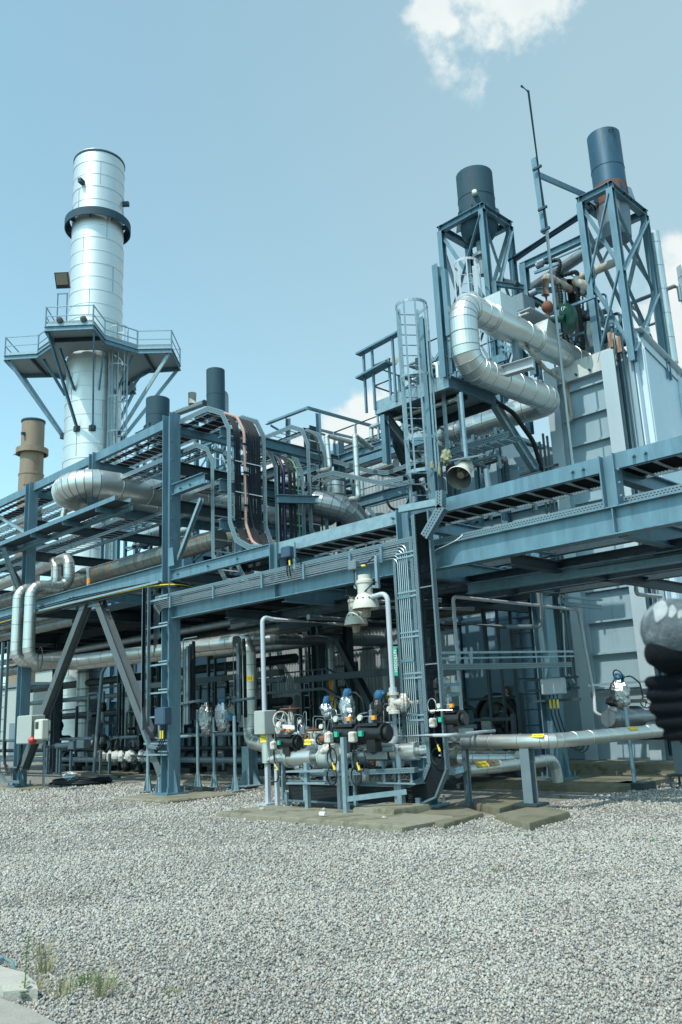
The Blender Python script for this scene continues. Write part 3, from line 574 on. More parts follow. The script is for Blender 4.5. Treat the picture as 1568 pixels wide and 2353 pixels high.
# cable riser on the front corner column
RC = [(-9.15, 11.22, 5.0), (-9.15, 11.22, .75), (-9.35, 11.22, .42), (-9.75, 11.22, .28), (-12.85, 11.22, .28)]
AC = (0, -1, 0)
def flat_tray(label, path, nrm, w, h=.10, m=PERF, **k):    # rails beside a face whose normal is nrm, path in that face
    t = thing('cable_tray', label, 'cable tray', path[0]); nrm = V(nrm); path = [V(q) for q in path]
    for s_ in (-1, 1):
        pts = []
        for i, q in enumerate(path):
            d0 = (q-path[i-1]).normalized() if i else (path[1]-q).normalized(); d1 = (path[i+1]-q).normalized() if i < len(path)-1 else d0
            a0 = d0.cross(nrm); a1 = d1.cross(nrm); a = (a0+a1).normalized(); pts.append(q+a*(s_*w/2/max(.5, a.dot(a0))))
        b = MB()
        for i in range(len(pts)-1): 
            u = (pts[i+1]-pts[i]).normalized(); b.bar(pts[i], pts[i+1], .07 if s_ > 0 else .03, h, up=nrm, uvl=True)
        b.build('side_rail', m, t)
    b = MB()
    for i in range(len(path)-1):
        d = path[i+1]-path[i]; n_ = max(1, int(d.length/.35)); a = d.normalized().cross(nrm)
        for j in range(n_): c = path[i]+d*((j+.5)/n_)-nrm*h*.4; b.bar(c-a*w/2, c+a*w/2, .03, .012, up=nrm)
    b.build('rungs', GALV, t); return t
flat_tray('vertical perforated tray full of black cables on the front corner column', RC, (0, -1, 0), .34)
def flat_cables(label, path, nrm, offs, r, lift=.0, m=BLACK, bend=.3, name='cable_bundle', cat='cables', tie=.0, n=6, parent=None, part='cable'):
    nrm = V(nrm); path = [V(q) for q in path]; t = thing(name, label, cat, path[0]) if parent is None else parent
    for k, o in enumerate(offs):
        pts = []
        for i, q in enumerate(path):
            d0 = (q-path[i-1]).normalized() if i else (path[1]-q).normalized(); d1 = (path[i+1]-q).normalized() if i < len(path)-1 else d0
            a0 = d0.cross(nrm); a = (a0+d1.cross(nrm)).normalized(); pts.append(q+a*(o/max(.5, a.dot(a0)))+nrm*lift)
        MB().tube(pts, r, bend, n).build(part, m[k] if isinstance(m, list) else m, t)
    if tie:
        q = MB()
        for i in range(len(path)-1):
            d = path[i+1]-path[i]; u = d.normalized(); a = u.cross(nrm)
            for j in range(1, int(d.length/tie)): c = path[i]+u*(j*tie)+nrm*(lift+r); q.bar(c+a*(min(offs)-.01), c+a*(max(offs)+.01), .02, .004, up=nrm)
        q.build('cable_tie', GREYP, t)
    return t
flat_cables('tied black cables filling the tall riser on the front corner column', RC, (0, -1, 0), lin(-.15, .12, 12), .013, .01, tie=1.3, bend=.5)
# arched top of that riser and the slanting piece of tray
b = thing('cable_tray_piece', 'perforated angle of tray slanting up from the riser to the top rail', 'tray offcut', (-9.0, 11.15, 4.3))
MB().bar(p('B6', 905, 330, y=11.12), p('B6', 1060, 60, y=11.12), .16, .12, up=(0, 1, 0), uvl=True).build('slanted_channel', PERF, b)
MB().bar(p('B6', 1040, 75, y=11.12), p('B6', 1040, -80, y=11.12), .14, .12, up=(0, 1, 0), uvl=True).build('upright_channel', PERF, b)
MB().bar(p('B6', 680, 85, y=11.2), p('B6', 1060, 15, y=11.2), .12, .12, uvl=True).build('top_strut', GALVL, b)
# stainless conduits on the middle beam, turning down at the corner column
CY = 11.30
b = thing('conduit_set', 'row of thin steel conduits along the middle beam turning down at the corner', 'conduits', (-17.6, CY, 4.5))
CONDM = mat('stainless_conduit', (.40, .45, .47), .3, .9, .1, 8)
for i in range(6):
    zz = 4.42-.042*i+.12; xr = -9.62-.045*i
    MB().tube([(-17.72+.045*i, CY, 3.2+.1*i), (-17.72+.045*i, CY, zz), (xr, CY, zz), (xr, CY, .95)], .012, .14, 6).build('conduit', CONDM, b)
for x in (-17.0, -15.3, -13.6, -12.3, -11.0, -10.2):
    MB().cbox((x, CY-.02, 4.44), .05, .04, .30).build('clamp', GALV, b)
for z in (3.6, 2.5, 1.6): MB().cbox((-9.73, CY-.02, z), .30, .04, .05).build('clamp', GALV, b)
MB().bar((-17.75, CY+.05, 4.62), (-9.5, CY+.05, 4.62), .02, .08, uvl=True).build('backing_rail', PERF, b)
MB().bar((-9.5, CY+.03, 4.62), (-9.5, CY+.03, .9), .06, .09, up=(0, 1, 0), uvl=True).build('backing_rail', PERF, b)
MB().bar((-9.93, CY+.03, 4.3), (-9.93, CY+.03, .9), .06, .05, up=(0, 1, 0), uvl=True).build('backing_rail', PERF, b)
for z in (4.3, 3.6, 2.9, 2.2, 1.5, .9):
    q = MB(); q.bar((-9.85, 11.28, z), (-9.2, 11.28, z), .03, .03); q.bar((-9.85, 11.28, z+.08), (-9.2, 11.28, z+.08), .03, .03); q.build('strut_bracket', GALVL, rack)
# vertical trays and fittings on the tall braced column
V1 = [(-17.98, 11.25, 4.9), (-17.98, 11.25, 1.55), (-17.75, 11.25, 1.25), (-17.3, 11.25, 1.2)]
flat_tray('vertical tray with small cables left of the braced column', V1, (0, -1, 0), .22, .08, PERF)
flat_cables('thin black cables in the tray left of the braced column', [(-18.0, 11.22, 4.9), (-18.0, 11.22, 2.0), (-17.85, 11.22, 1.5), (-17.5, 11.22, 1.35), (-17.45, 11.22, 2.0)], (0, -1, 0), [-.03, 0, .03, .06], .012, .02)
for z in (4.55, 3.9, 3.0, 2.35, 1.8, 1.2, .95):
    q = MB(); q.bar((-18.1, 11.3, z), (-17.12, 11.3, z), .04, .04); q.bar((-17.5, 11.3, z+.07), (-17.12, 11.3, z+.07), .03, .03); q.build('strut_bracket', GALVL, rack)
b = thing('junction_box', 'dark blue junction box on the tall braced column with yellow banded glands', 'junction box', p('B1', 1465, 1500, y=11.1))
BXB = mat('dark_blue_plastic', (.03, .065, .11), .4); c = p('B1', 1465, 1490, y=11.15)
MB().bevbox(c-V((.2, .12, .2)), c+V((.2, .1, .2)), .03).build('box', BXB, b)
for i in range(3): MB().tube([c+V((-.1+.09*i, 0, -.2)), c+V((-.1+.09*i, 0, -.5)), c+V((-.25+.06*i, 0, -.75)), c+V((-.35, .05, -.7))], .014, .1, 6).build('cable', BLACK, b)
for i in range(2): MB().cyl(c+V((-.1+.09*i, -.01, -.5)), c+V((-.1+.09*i, -.01, -.32)), .02, 8).build('gland_sleeve', YELL, b)
# left column: tall trays, cabinets
V0 = [(-25.8, 11.2, 4.3), (-25.8, 11.2, 1.1), (-25.65, 11.2, .55), (-25.3, 11.2, .42), (-24.4, 11.2, .42)]
flat_tray('wide vertical tray bending at the foot of the leftmost column', V0, (0, -1, 0), .40, .08, PERF)
flat_cables('black cables looping under the cabinets on the leftmost column', [(-25.4, 11.15, 1.35), (-25.4, 11.15, .8), (-25.2, 11.15, .45), (-24.9, 11.15, .5), (-24.6, 11.15, .45), (-24.3, 11.15, .8), (-24.25, 11.15, 1.6)], (0, -1, 0), [-.06, -.02, .03], .016)
b = thing('control_cabinet', 'tall grey steel control cabinet on the leftmost column', 'cabinet', p('B1', 220, 1745, y=11.0)); c0 = p('B1', 145, 1745, y=11.0); c1 = p('B1', 222, 1485, y=11.0)
MB().bevbox(c0, (c1.x+.35, 11.45, c1.z), .02).build('cabinet_body', BOXG, b); MB().box((c0.x+.03, 10.985, c0.z+.03), (c0.x+.95, 10.998, c1.z-.03)).build('door', BOXG, b)
b = thing('gas_detector_box', 'small cream control box with dark window and red beacon on the leftmost column', 'control box', p('B1', 370, 1670, y=10.9)); c = p('B1', 370, 1610, y=10.9)
MB().bevbox(c-V((.22, .1, .27)), c+V((.22, .12, .27)), .03).build('box', CREAM, b); MB().box(c-V((.14, .108, -.02)), c+V((.04, -.11, .2))).build('window', BLACKM, b)
MB().lathe(c+V((-.35, -.05, -.28)), [(.02, -.1), (.09, -.06), (.1, .06), (.05, .13)], (0, -1, 0)).build('beacon', REDP, b)
MB().tube([c+V((0, .1, -.27)), c+V((0, .12, -1.5))], .035, 0, 8).build('mounting_tube', GALVL, b)
# outrigger tray on the left with its small insulated pipe
b = thing('outrigger_tray', 'long solid bottomed tray on brackets along the left side', 'cable tray', (-30, 11.0, 7.2))
MB().bar((-41, 10.7, 7.24), (-18.6, 10.7, 7.24), .02, .12, uvl=True).build('side_rail', GALV, b); MB().bar((-41, 11.15, 7.24), (-18.6, 11.15, 7.24), .02, .12).build('side_rail', GALV, b)
MB().box((-41, 10.71, 7.17), (-18.6, 11.14, 7.18)).build('tray_deck', GALVD, b); MB().ang((-41, 11.2, 6.98), (-18.6, 11.2, 6.98), .14).build('support_angle', GALV, b)
for x in (-33, -29, -27.3, -25.3, -23.1, -21.2, -19.4): MB().chan((x, 10.6, 7.08), (x, 11.45, 7.08), .12, .06).build('bracket', GALV, b)
# ------------------------------------------------------------------ insulated pipes
def pipe(label, pts, r, bend=None, m=CLAD, seam=.55, n=22, name='insulated_pipe', cat='pipe', sharp=16, se=None, group=None, arc=5, flanges=()):
    pts = [V(q) for q in pts]
    b = MB().tube(pts, r, bend if bend is not None else r*2.2, n, seam, se if se is not None else max(.006, r*.035), arc)
    o = b.build(name, m, None, label, cat, group, sharp=sharp, origin=pts[0]); return o
def caution(parent, c, right, up, w, h, body='ELECTRIC\nHEAT TRACING\nCAUTION!', m=YELL, fs=.27):
    q = plate(c, right, up, w, h, .005).build('caution_label', m, parent); 
    if body: text('lettering', body, h*fs, c, right, up, INK, q, off=.007)
    return q
RIGHTV = V((.70, .71, 0)); UPV = V((0, 0, 1)); SX = V((1, 0, 0))
# big right-hand pipe: leaves the casing roof, drops, returns and runs left behind the platform
big = thing('large_insulated_pipe', 'large bright aluminium clad pipe with two elbows rising over the right platform', 'pipe', (-10.8, 15.6, 9.4))
PX = -10.75
MB().tube([(PX, 21.6, 10.95), (PX, 15.2, 10.95), (PX, 15.2, 9.36), (PX-.05, 19.0, 9.42), (-13.2, 19.0, 9.45)], .335, .46, 28, .62, .010, 5).build('pipe_run', CLAD, big, sharp=12)
MB().tube([(-12.6, 19.0, 9.45), (-31, 19.0, 9.45)], .31, 0, 24, .85, .016, 4).build('pipe_run', CLADS, big, sharp=12, label='duller pipe run with wide bands going left')
for y0, y1, zt in ((16.35, 17.05, 11.55), (18.3, 19.0, 11.50)):
    q = MB(); y_ = (y0+y1)/2
    q.add([(PX-.34, y0, 10.95), (PX+.34, y0, 10.95), (PX+.34, y1, 10.95), (PX-.34, y1, 10.95), (PX-.30, y0+(.0 if y0 < 17 else .22), zt), (PX+.34, y0+(.0 if y0 < 17 else .22), zt), (PX+.34, y1, zt-(.0 if y0 < 17 else .1)), (PX-.30, y1, zt-(.0 if y0 < 17 else .1))], [(0, 1, 5, 4), (1, 2, 6, 5), (2, 3, 7, 6), (3, 0, 4, 7), (4, 5, 6, 7)])
    q.cyl((PX, y0-.06, 10.95), (PX, y0, 10.95), .36, 28).cyl((PX, y0, 10.93), (PX, y1, 10.93), .37, 28).cyl((PX, y1, 10.95), (PX, y1+.5, 10.95), .35, 28)
    q.build('valve_casing', CLAD, big)
b = MB(); b.torus((PX, 17.7, 11.45), (.1, -.5, 1), .23, .018, 24, 6)
for a in range(3): b.bar((PX, 17.7, 11.45), (PX+.22*math.cos(a*2.1), 17.7+.22*math.sin(a*2.1), 11.45+.1*math.sin(a*2.1)), .02, .02)
b.cyl((PX, 17.7, 11.0), (PX, 17.7, 11.5), .03, 8); b.build('handwheel', WRUST, big)
b = MB().cyl((PX, 17.35, 10.65), (PX, 17.35, 9.9), .09, 12); b.build('drop_leg', GREYP, big)
pipe('dirty lagged drain pipe hanging below the large right pipe', [(PX+.1, 17.75, 10.6), (PX+.15, 17.8, 10.42), (PX+.05, 18.6, 10.2), (PX, 19.7, 10.1), (PX, 19.75, 9.1), (PX-.1, 19.6, 8.95)], .06, .12, RUSTY, 0, 12)
# U-shaped loop on the left
pipe('fat shiny U shaped pipe loop bulging out of the left rack', [(-20.5, 19, 8.2), (-20.45, 10.72, 8.12), (-21.75, 10.72, 8.0), (-21.8, 19, 8.0)], .38, .66, CLAD, .95, 30, arc=7, se=.013)
# stained banded pipe mid left, and its continuation
pipe('stained banded pipe on the middle level ending behind the braced column', [(-41, 13.2, 6.3), (-17.6, 13.2, 6.3)], .26, None, CLADO, .45, 22)
pipe('short clad elbow pipe right of the tall column', [(-17.0, 14.4, 6.95), (-15.2, 14.4, 6.95), (-14.6, 15.0, 6.7), (-14.6, 15.5, 6.2)], .33, .5, CLADP, .5, 22)
pipe('stained pipe behind the mid level pipe on the left', [(-41, 14.6, 6.7), (-18.0, 14.6, 6.7)], .2, .5, CLADO, .5, 16)
pipe('long stained pipe low on the left behind the brace', [(-41, 14.3, 5.6), (-27, 14.3, 5.6)], .22, None, CLADO, .45, 16)
pipe('thin stained pipe below the long stained one', [(-41, 13.9, 5.15), (-26.6, 13.9, 5.15)], .14, None, CLADO, .45, 14)
tw = [(-30, 12.7, 6.72), (-24.05, 12.3, 6.78), (-24.05, 12.3, 5.82), (-24.05, 11.12, 5.80), (-24.05, 11.12, 3.60), (-24.05, 12.4, 3.60), (-17.2, 13.4, 3.58)]
pipe('front shiny pipe stepping down beside the leftmost column', [tw[0]]+[V(tw[1])]+[V(q) for q in tw[2:]], .17, .36, CLAD, .55, 24)
pipe('second shiny pipe stepping down behind the front one', [(V(q)+V((-.80, -.02, .02))) if i < 5 else (V(q)+V((-.4, .45, -.08))) for i, q in enumerate(tw)], .155, .34, CLAD, .55, 22)
pipe('small clad pipe with an upturned end on the outrigger tray', [(-41, 10.95, 7.42), (-22.6, 11.3, 7.42), (-22.5, 11.35, 8.1)], .085, .12, CLAD, .5, 14)
pipe('painted grey drain pipe with bent top and concrete foot', [(-25.2, 17.2, 3.9), (-28.5, 16.2, 3.9), (-28.7, 16.1, 3.6), (-28.94, 16.0, .05)], .065, .3, GREYP, 0, 12, name='drain_pipe')
b = pipe('grey bent vent pipe with a yellow band behind the left beam', [p('B1', 640, 230, y=13.4), p('B1', 735, 185, y=12.9), p('B1', 790, 170, y=12.6), p('B1', 800, 330, y=12.6)], .065, .15, GREYP, 0, 12, name='vent_pipe')
c = p('B1', 798, 292, y=12.6); MB().cyl(c-V((0, 0, .12)), c+V((0, 0, .12)), .068, 12).build('yellow_band', ORNG, b)
# background shaded pipes on the left
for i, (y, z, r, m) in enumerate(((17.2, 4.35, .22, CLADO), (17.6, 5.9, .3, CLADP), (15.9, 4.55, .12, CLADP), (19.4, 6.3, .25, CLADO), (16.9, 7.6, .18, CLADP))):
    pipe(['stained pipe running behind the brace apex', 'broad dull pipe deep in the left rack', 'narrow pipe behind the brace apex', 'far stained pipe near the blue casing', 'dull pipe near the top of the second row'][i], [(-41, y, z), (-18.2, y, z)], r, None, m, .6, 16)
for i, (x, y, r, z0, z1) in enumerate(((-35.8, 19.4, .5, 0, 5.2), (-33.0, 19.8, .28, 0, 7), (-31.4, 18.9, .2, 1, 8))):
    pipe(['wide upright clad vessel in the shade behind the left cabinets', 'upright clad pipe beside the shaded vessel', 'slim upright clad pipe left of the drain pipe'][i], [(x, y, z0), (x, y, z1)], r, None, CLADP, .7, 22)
# pipes of the middle bay
P7 = pipe('bright caution labelled pipe dropping from an elbow in the middle bay', [(-24, 13.9, 3.72), (-17.35, 13.9, 3.68), (-17.35, 13.9, 1.12), (-15.6, 13.2, 1.0), (-13.2, 12.0, .95)], .18, .36, CLAD, .55, 24)
NV = V((.71, -.70, 0)); c = p('B2', 826, 1100, y=13.7); caution(P7, V((-17.35, 13.9, c.z))+NV*.185, RIGHTV, UPV, .22, .14)
P8 = pipe('darker clad pipe with orange stripe turning down further back', [(-22, 14.5, 3.7), (-17.3, 14.5, 3.68), (-17.3, 16.75, 3.72), (-17.3, 16.75, .6)], .14, .28, CLADP, .62, 22)
c = p('B3', 540, 467, y=16.65); c = V((-17.3, 16.75, c.z))+NV*.145; plate(c, RIGHTV, UPV, .12, .75, .005).build('orange_stripe', ORNG, P8); c = p('B3', 535, 585, y=16.65); caution(P8, V((-17.3, 16.75, c.z))+NV*.148, RIGHTV, UPV, .22, .26, '\u2193\u2193', fs=.5)
P9 = pipe('shaded clad pipe turning down left of the nitrogen pipe', [(-24, 17.6, 3.9), (-18.5, 17.6, 3.88), (-18.5, 20.4, 3.92), (-18.5, 20.4, .4)], .18, .25, CLADP, .55, 22)
c = p('B3', 992, 533, y=20.2); caution(P9, V((-18.5, 20.4, c.z))+NV*.19, RIGHTV, UPV, .24, .16, '')
pipe('far dull pipe behind the upper elbows', [(-20, 18.6, 4.3), (-11.5, 18.6, 4.3)], .17, None, CLADO, .6, 16)
# right low pipes
PA = p('B4', 435, 1648, y=12.1); PB = p('B4', 1315, 1648, y=12.1)
P10 = pipe('bright labelled pipe crossing the right side at knee height', [(PA.x, 12.1, PA.z), (PB.x, 12.1, PA.z), (PB.x, 18.6, PA.z)], .116, .32, CLAD, .5, 28)
MB().lathe((PA.x-.05, 12.1, PA.z), [(.02, 0), (.08, .0), (.12, .03), (.128, .06)], (1, 0, 0), 24).build('end_cap', CLAD, P10)
c = p('B4', 1183, 1600, y=12.02); caution(P10, V((c.x, 12.018, PA.z+.085)), (1, 0, 0), (0, .7, .7), .22, .07, 'CAUTION!', fs=.6); c = p('B5', 928, 1525, x=PB.x+.08); caution(P10, V((PB.x+.085, c.y, PA.z+.085)), (0, 1, 0), (-.7, 0, .7), .3, .08, '')
P11 = pipe('short labelled pipe low down right of the corner column', [(-9.35, 11.95, .62), (-9.35, 15.0, .62), (-9.35, 15.05, .2)], .11, .22, CLAD, .5, 26)
c = p('B4', 708, 1872, x=-9.27); caution(P11, V((-9.268, c.y, .70)), (0, 1, 0), (-.7, 0, .7), .32, .12, 'CAUTION!', fs=.4); c = p('B4', 805, 1860, x=-9.27); caution(P11, V((-9.268, c.y, .70)), (0, 1, 0), (-.7, 0, .7), .26, .14, '\u2190', m=BUFF, fs=.8)
pipe('small pipe stub behind the short labelled pipe', [(-11.5, 14.6, .66), (-9.9, 14.6, .66)], .15, None, CLAD, .4, 18)
pipe('black taped hose pipe low behind the right pipe', [(-10.0, 18.5, .95), (-8.0, 18.9, .92), (-7.2, 18.9, .85), (-7.0, 18.9, .4)], .13, .3, BLACKM, .5, 14)
# white painted pipes
N = thing('nitrogen_pipe', 'white nitrogen pipe with flanged valve and bent top near the corner column', 'pipe', (-9.9, 11.1, .7)); NX, NY = -9.95, 11.1
MB().tube([(NX, 12.6, 3.66), (NX-.75, 11.25, 3.64), (NX-.72, 11.1, 3.64), (NX, NY, 3.70), (NX, NY, 1.98)], .045, .14, 14).build('upper_pipe', WHITEP, N)
MB().tube([(NX, 13.6, 3.55), (NX-.75, 11.3, 3.55)], .04, 0, 10).build('return_pipe', WHITEP, N)
MB().cyl((NX, NY, 1.95), (NX, NY, 2.06), .07, 14).tube([(NX, NY, 1.65), (NX, NY, 1.12), (-10.9, 10.75, 1.05)], .05, .14, 14).build('lower_pipe', WHITEP, N)
MB().cyl((NX+.02, NY, 1.12), (NX+.04, NY, .72), .045, 14).build('foot_pipe', WHITEP, N)
c = p('C5', 1200, 925, y=NY-.05); q = plate(c, (.72, .69, 0), UPV, .06, .5, .004).build('green_label', GREENL, N); text('lettering', 'NITROGEN', .075, V(c)+V((0, -.004, 0)), (0, 0, -1), (.72, .69, 0), WINK, q, off=.007)
vb = MB().lathe((NX, NY, 1.80), [(.06, -.18), (.10, -.18), (.10, -.13), (.06, -.12), (.075, -.05), (.075, .05), (.06, .12), (.10, .13), (.10, .18), (.06, .18)], n=18)
dv = V((.62, .62, -.02)).normalized(); vc = V((NX, NY, 1.80))
vb.cyl(vc, vc+dv*.12, .08, 16).cyl(vc+dv*.12, vc+dv*.16, .16, 20).cyl(vc+dv*.175, vc+dv*.21, .16, 20).cyl(vc+dv*.21, vc+dv*.27, .10, 16, .07).cyl(vc+dv*.27, vc+dv*.50, .035, 10)
for i in range(8):
    a, bb, _ = basis(dv); o = a*math.cos(i*.785)*.125+bb*math.sin(i*.785)*.125; vb.cyl(vc+dv*.10+o, vc+dv*.23+o, .014, 6)
vb.build('valve_body', WRUST, N)
def handwheel(c, ax, R, m, parent, name='handwheel', sp=4, r=.014):
    b = MB().torus(c, ax, R, r, 26, 7); a, bb, _ = basis(ax)
    for i in range(sp): o = a*math.cos(i*6.283/sp+.4)*R+bb*math.sin(i*6.283/sp+.4)*R; b.cyl(V(c), V(c)+o, r*.7, 6)
    b.cyl(V(c)-V(ax)*.03, V(c)+V(ax)*.05, .03, 10); return b.build(name, m, parent)
handwheel(vc+dv*.50, dv, .17, WRUST, N); MB().add([tuple(vc+dv*.53+V(q)) for q in ((-.03, 0, -.02), (.05, .03, -.04), (.05, .03, -.14), (-.03, 0, -.15), (-.02, -.02, -.08))], [(0, 1, 2, 3), (0, 3, 4)]).build('red_tag', REDP, N)
# pedestal with spaced plates
b = thing('pipe_pedestal', 'bolted two plate pedestal carrying the nitrogen pipe', 'pedestal', (NX, NY-.2, .1))
c = V((NX+.05, NY, .70)); MB().bar(c-SX*.4, c+SX*.45, .3, .025).build('top_plate', GALVL, b); c2 = c-V((0, 0, .2)); MB().bar(c2-SX*.4, c2+SX*.45, .3, .025).build('lower_plate', GALVL, b)
for sx in (-.28, 0.05, .32): MB().cyl(c2+V((sx, -.08, -.02)), c+V((sx, -.08, .02)), .016, 8).cyl(c2+V((sx, -.08, 0)), c2+V((sx, -.08, .05)), .03, 6).build('stud_bolt', WHITEP, b)
MB().bar(c2+V((.0, -.0, -.4)), c2, .10, .10, up=(1, 0, 0)).build('post', GALVL, b)
slab('concrete_plinth', rect(NX-.35, NY-.75, NX+.55, NY+.15), .17, 'small chamfered plinth under the nitrogen pipe pedestal', CONC, cat='concrete plinth')
# the white pipe at the left end of the skid
WX, WY = -13.4, 11.1
w = thing('white_riser_pipe', 'white pipe rising through a grey insulation box at the left end of the skid', 'pipe', (WX, WY, 0))
MB().tube([(WX+.4, 13.4, 3.55), (WX+.02, WY+.25, 3.62), (WX, WY, 3.66), (WX, WY, 1.8)], .046, .1, 14).build('upper_pipe', WHITEP, w)
MB().bar((WX+.06, WY, .84), (WX+.06, WY, .05), .085, .085, up=(1, 0, 0)).bar((WX+.06, WY, .02), (WX+.06, WY, .06), .34, .3, up=(1, 0, 0)).build('post', WHITEP, w)
MB().cyl((WX+.04, WY, 1.3), (WX+.05, WY, .80), .10, 22).build('clad_elbow', CLAD, w)
MB().bevbox((WX-.12, WY-.18, 1.34), (WX+.20, WY+.16, 1.80), .015).build('insulation_box', BOXG, w)
c = p('C2', 482, 790, y=WY-.11); caution(w, c, (1, .2, 0), UPV, .15, .18, 'ELECTRIC\nTRACING\nCAUTION!', fs=.22)
pipe('grey hand rail like pipe crossing high behind the dome lamps', [(-13.0, 12.0, 3.66), (-12.6, 16.5, 3.6)], .06, .1, GREYP, 0, 12, name='grey_pipe')
# right white pipe goal post
WP = p('B4', 455, 400, y=13.0)
pipe('tall white goalpost shaped pipe in the right bay', [p('B4', 400, 1590, y=12.9), (WP.x, 13.0, 1.24), (WP.x, 13.0, WP.z), (WP.x+.02, 17.6, WP.z), p('B5', 595, 1250, y=17.6), p('B5', 605, 1400, y=17.4), p('B5', 740, 1445, y=17.6)], .036, .10, WHITEP, 0, 12, name='white_pipe')
c = p('B4', 1260, 455, y=16.2); MB().tube([(WP.x, 16.0, WP.z+.02), (WP.x, 16.0, WP.z+.95)], .038, 0, 12).build('white_branch_pipe', WHITEP, None, 'white branch pipe standing on the goalpost pipe', 'pipe')
pipe('grey pipe hooking down under the beams in the right bay', [(-11.2, 14.2, 3.45), (-10.3, 15.2, 3.3), (-9.95, 16.0, 3.3), (-9.95, 16.0, 4.1)], .05, .15, GREYP, 0, 12, name='grey_pipe')
pipe('white pipe dropping at the right edge above the gloves', [p('B5', 925, 80, y=17.0), p('B5', 960, 380, y=17.0), p('B5', 1165, 400, y=18.0)], .045, .08, WHITEP, 0, 12, name='white_pipe')
pipe('white sagging pipe between the valves and the corner column', [p('C3', 740, 930, y=11.2), p('C3', 1370, 918, y=11.05), p('C3', 1568, 915, y=11.05), (-9.2, 12.9, 1.25)], .028, .1, WHITEP, 0, 10, name='small_pipe')
# lights strip and cables along the left beam
b = thing('conduit_strip', 'white conduit strip and yellow cables slung below the left beam', 'conduits', (-21, 11.3, 4.95))
MB().bar(p('B1', 330, 550, y=11.3), p('B1', 1425, 285, y=11.3), .04, .05).build('white_trunking', GALVL, b)
for i, m in enumerate((BLACK, BLACK, YELL, BLACK, BLACK, BLACK)): MB().tube([p('B1', -30, 690-14*i, y=11.3+.03*i), p('B1', 700, 500-16*i, y=11.3+.03*i), p('B1', 1330, 350-11*i, y=11.3+.03*i), p('B1', 1568, 320-9*i, y=11.3), p('B2', 440, 330, y=12.4)], .016, .3, 6).build('cable', m, b)
# ------------------------------------------------------------------ shading decks added above pipe level to block sun, and shaded clutter under them
for i, (x0, x1, y0, y1, z, lab) in enumerate(((-17.1, -10.6, 13.5, 18.3, 4.62, 'shading deck added above the middle bay'), (-41, -17.6, 14.3, 20.5, 5.42, 'shading deck added above the left bays'))):
    t = thing('shading_deck', lab, 'deck', ((x0+x1)/2, (y0+y1)/2, z)); MB().box((x0, y0, z), (x1, y1, z+.03)).build('grating', GALVD, t)
    q = MB(); x = x0+.6
    while x < x1: q.box((x, y0, z-.14), (x+.06, y1, z-.002)); x += 1.9
    q.build('bearers', GALVD, t); MB().box((x0, y0-.02, z-.12), (x1, y0-.004, z+.1)).build('toe_plate', GALVD, t)
DKB = mat('shaded_equipment', (.022, .032, .038), .55, .2, .35, 5, .05, 40, (.05, .06, .06), .40, 2.0)  # shade under the decks is put into this dark colour
rgc = random.Random(21); words_ = ['slim', 'stout', 'tall', 'squat', 'narrow', 'broad']
spots = [(-33.5, 17.2, 2.2), (-31.2, 17.8, 3.0), (-29.6, 18.6, 2.2), (-27.2, 18.4, 3.4), (-25.6, 17.6, 2.6), (-23.8, 18.6, 3.2), (-22.2, 17.8, 2.4), (-20.4, 17.4, 1.6), (-18.8, 18.4, 2.9), (-16.6, 18.8, 1.5), (-13.0, 18.2, 1.7), (-12.2, 16.6, 1.2)]
where = ['at the far left behind the cabinets', 'left of the drain pipe', 'behind the drain pipe', 'right of the drain pipe', 'behind the wrapped valve row', 'behind the braced column', 'just right of the braced column', 'behind the short round posts', 'behind the caution labelled pipe', 'behind the white riser pipe', 'behind the manhole side pipes', 'behind the nitrogen pipe foot']
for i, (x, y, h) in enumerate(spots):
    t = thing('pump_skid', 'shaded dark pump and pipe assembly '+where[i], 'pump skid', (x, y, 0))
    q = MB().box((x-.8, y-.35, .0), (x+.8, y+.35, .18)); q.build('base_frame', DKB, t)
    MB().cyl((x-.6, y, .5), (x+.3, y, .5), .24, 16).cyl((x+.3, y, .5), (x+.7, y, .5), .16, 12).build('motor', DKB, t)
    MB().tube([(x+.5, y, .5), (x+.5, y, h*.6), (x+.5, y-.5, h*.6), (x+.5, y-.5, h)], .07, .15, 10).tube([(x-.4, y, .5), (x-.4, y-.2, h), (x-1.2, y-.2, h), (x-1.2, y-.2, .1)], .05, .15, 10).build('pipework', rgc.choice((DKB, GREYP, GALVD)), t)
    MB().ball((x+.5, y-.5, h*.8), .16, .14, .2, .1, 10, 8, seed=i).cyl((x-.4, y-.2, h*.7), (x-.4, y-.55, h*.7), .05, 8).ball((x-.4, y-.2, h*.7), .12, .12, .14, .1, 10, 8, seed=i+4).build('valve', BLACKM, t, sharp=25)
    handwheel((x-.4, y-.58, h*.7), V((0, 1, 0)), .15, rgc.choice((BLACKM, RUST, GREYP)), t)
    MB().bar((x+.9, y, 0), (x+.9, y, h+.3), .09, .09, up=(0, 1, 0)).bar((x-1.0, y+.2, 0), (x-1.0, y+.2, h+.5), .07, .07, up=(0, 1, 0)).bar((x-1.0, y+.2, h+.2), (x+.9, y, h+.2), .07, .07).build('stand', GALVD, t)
    c = (x+.1, y-.36, h*.55+.3); MB().bevbox((c[0]-.16, c[1]-.08, c[2]-.2), (c[0]+.16, c[1]+.08, c[2]+.2), .02).build('instrument_box', rgc.choice((GREYP, DKB, BOXG)), t)
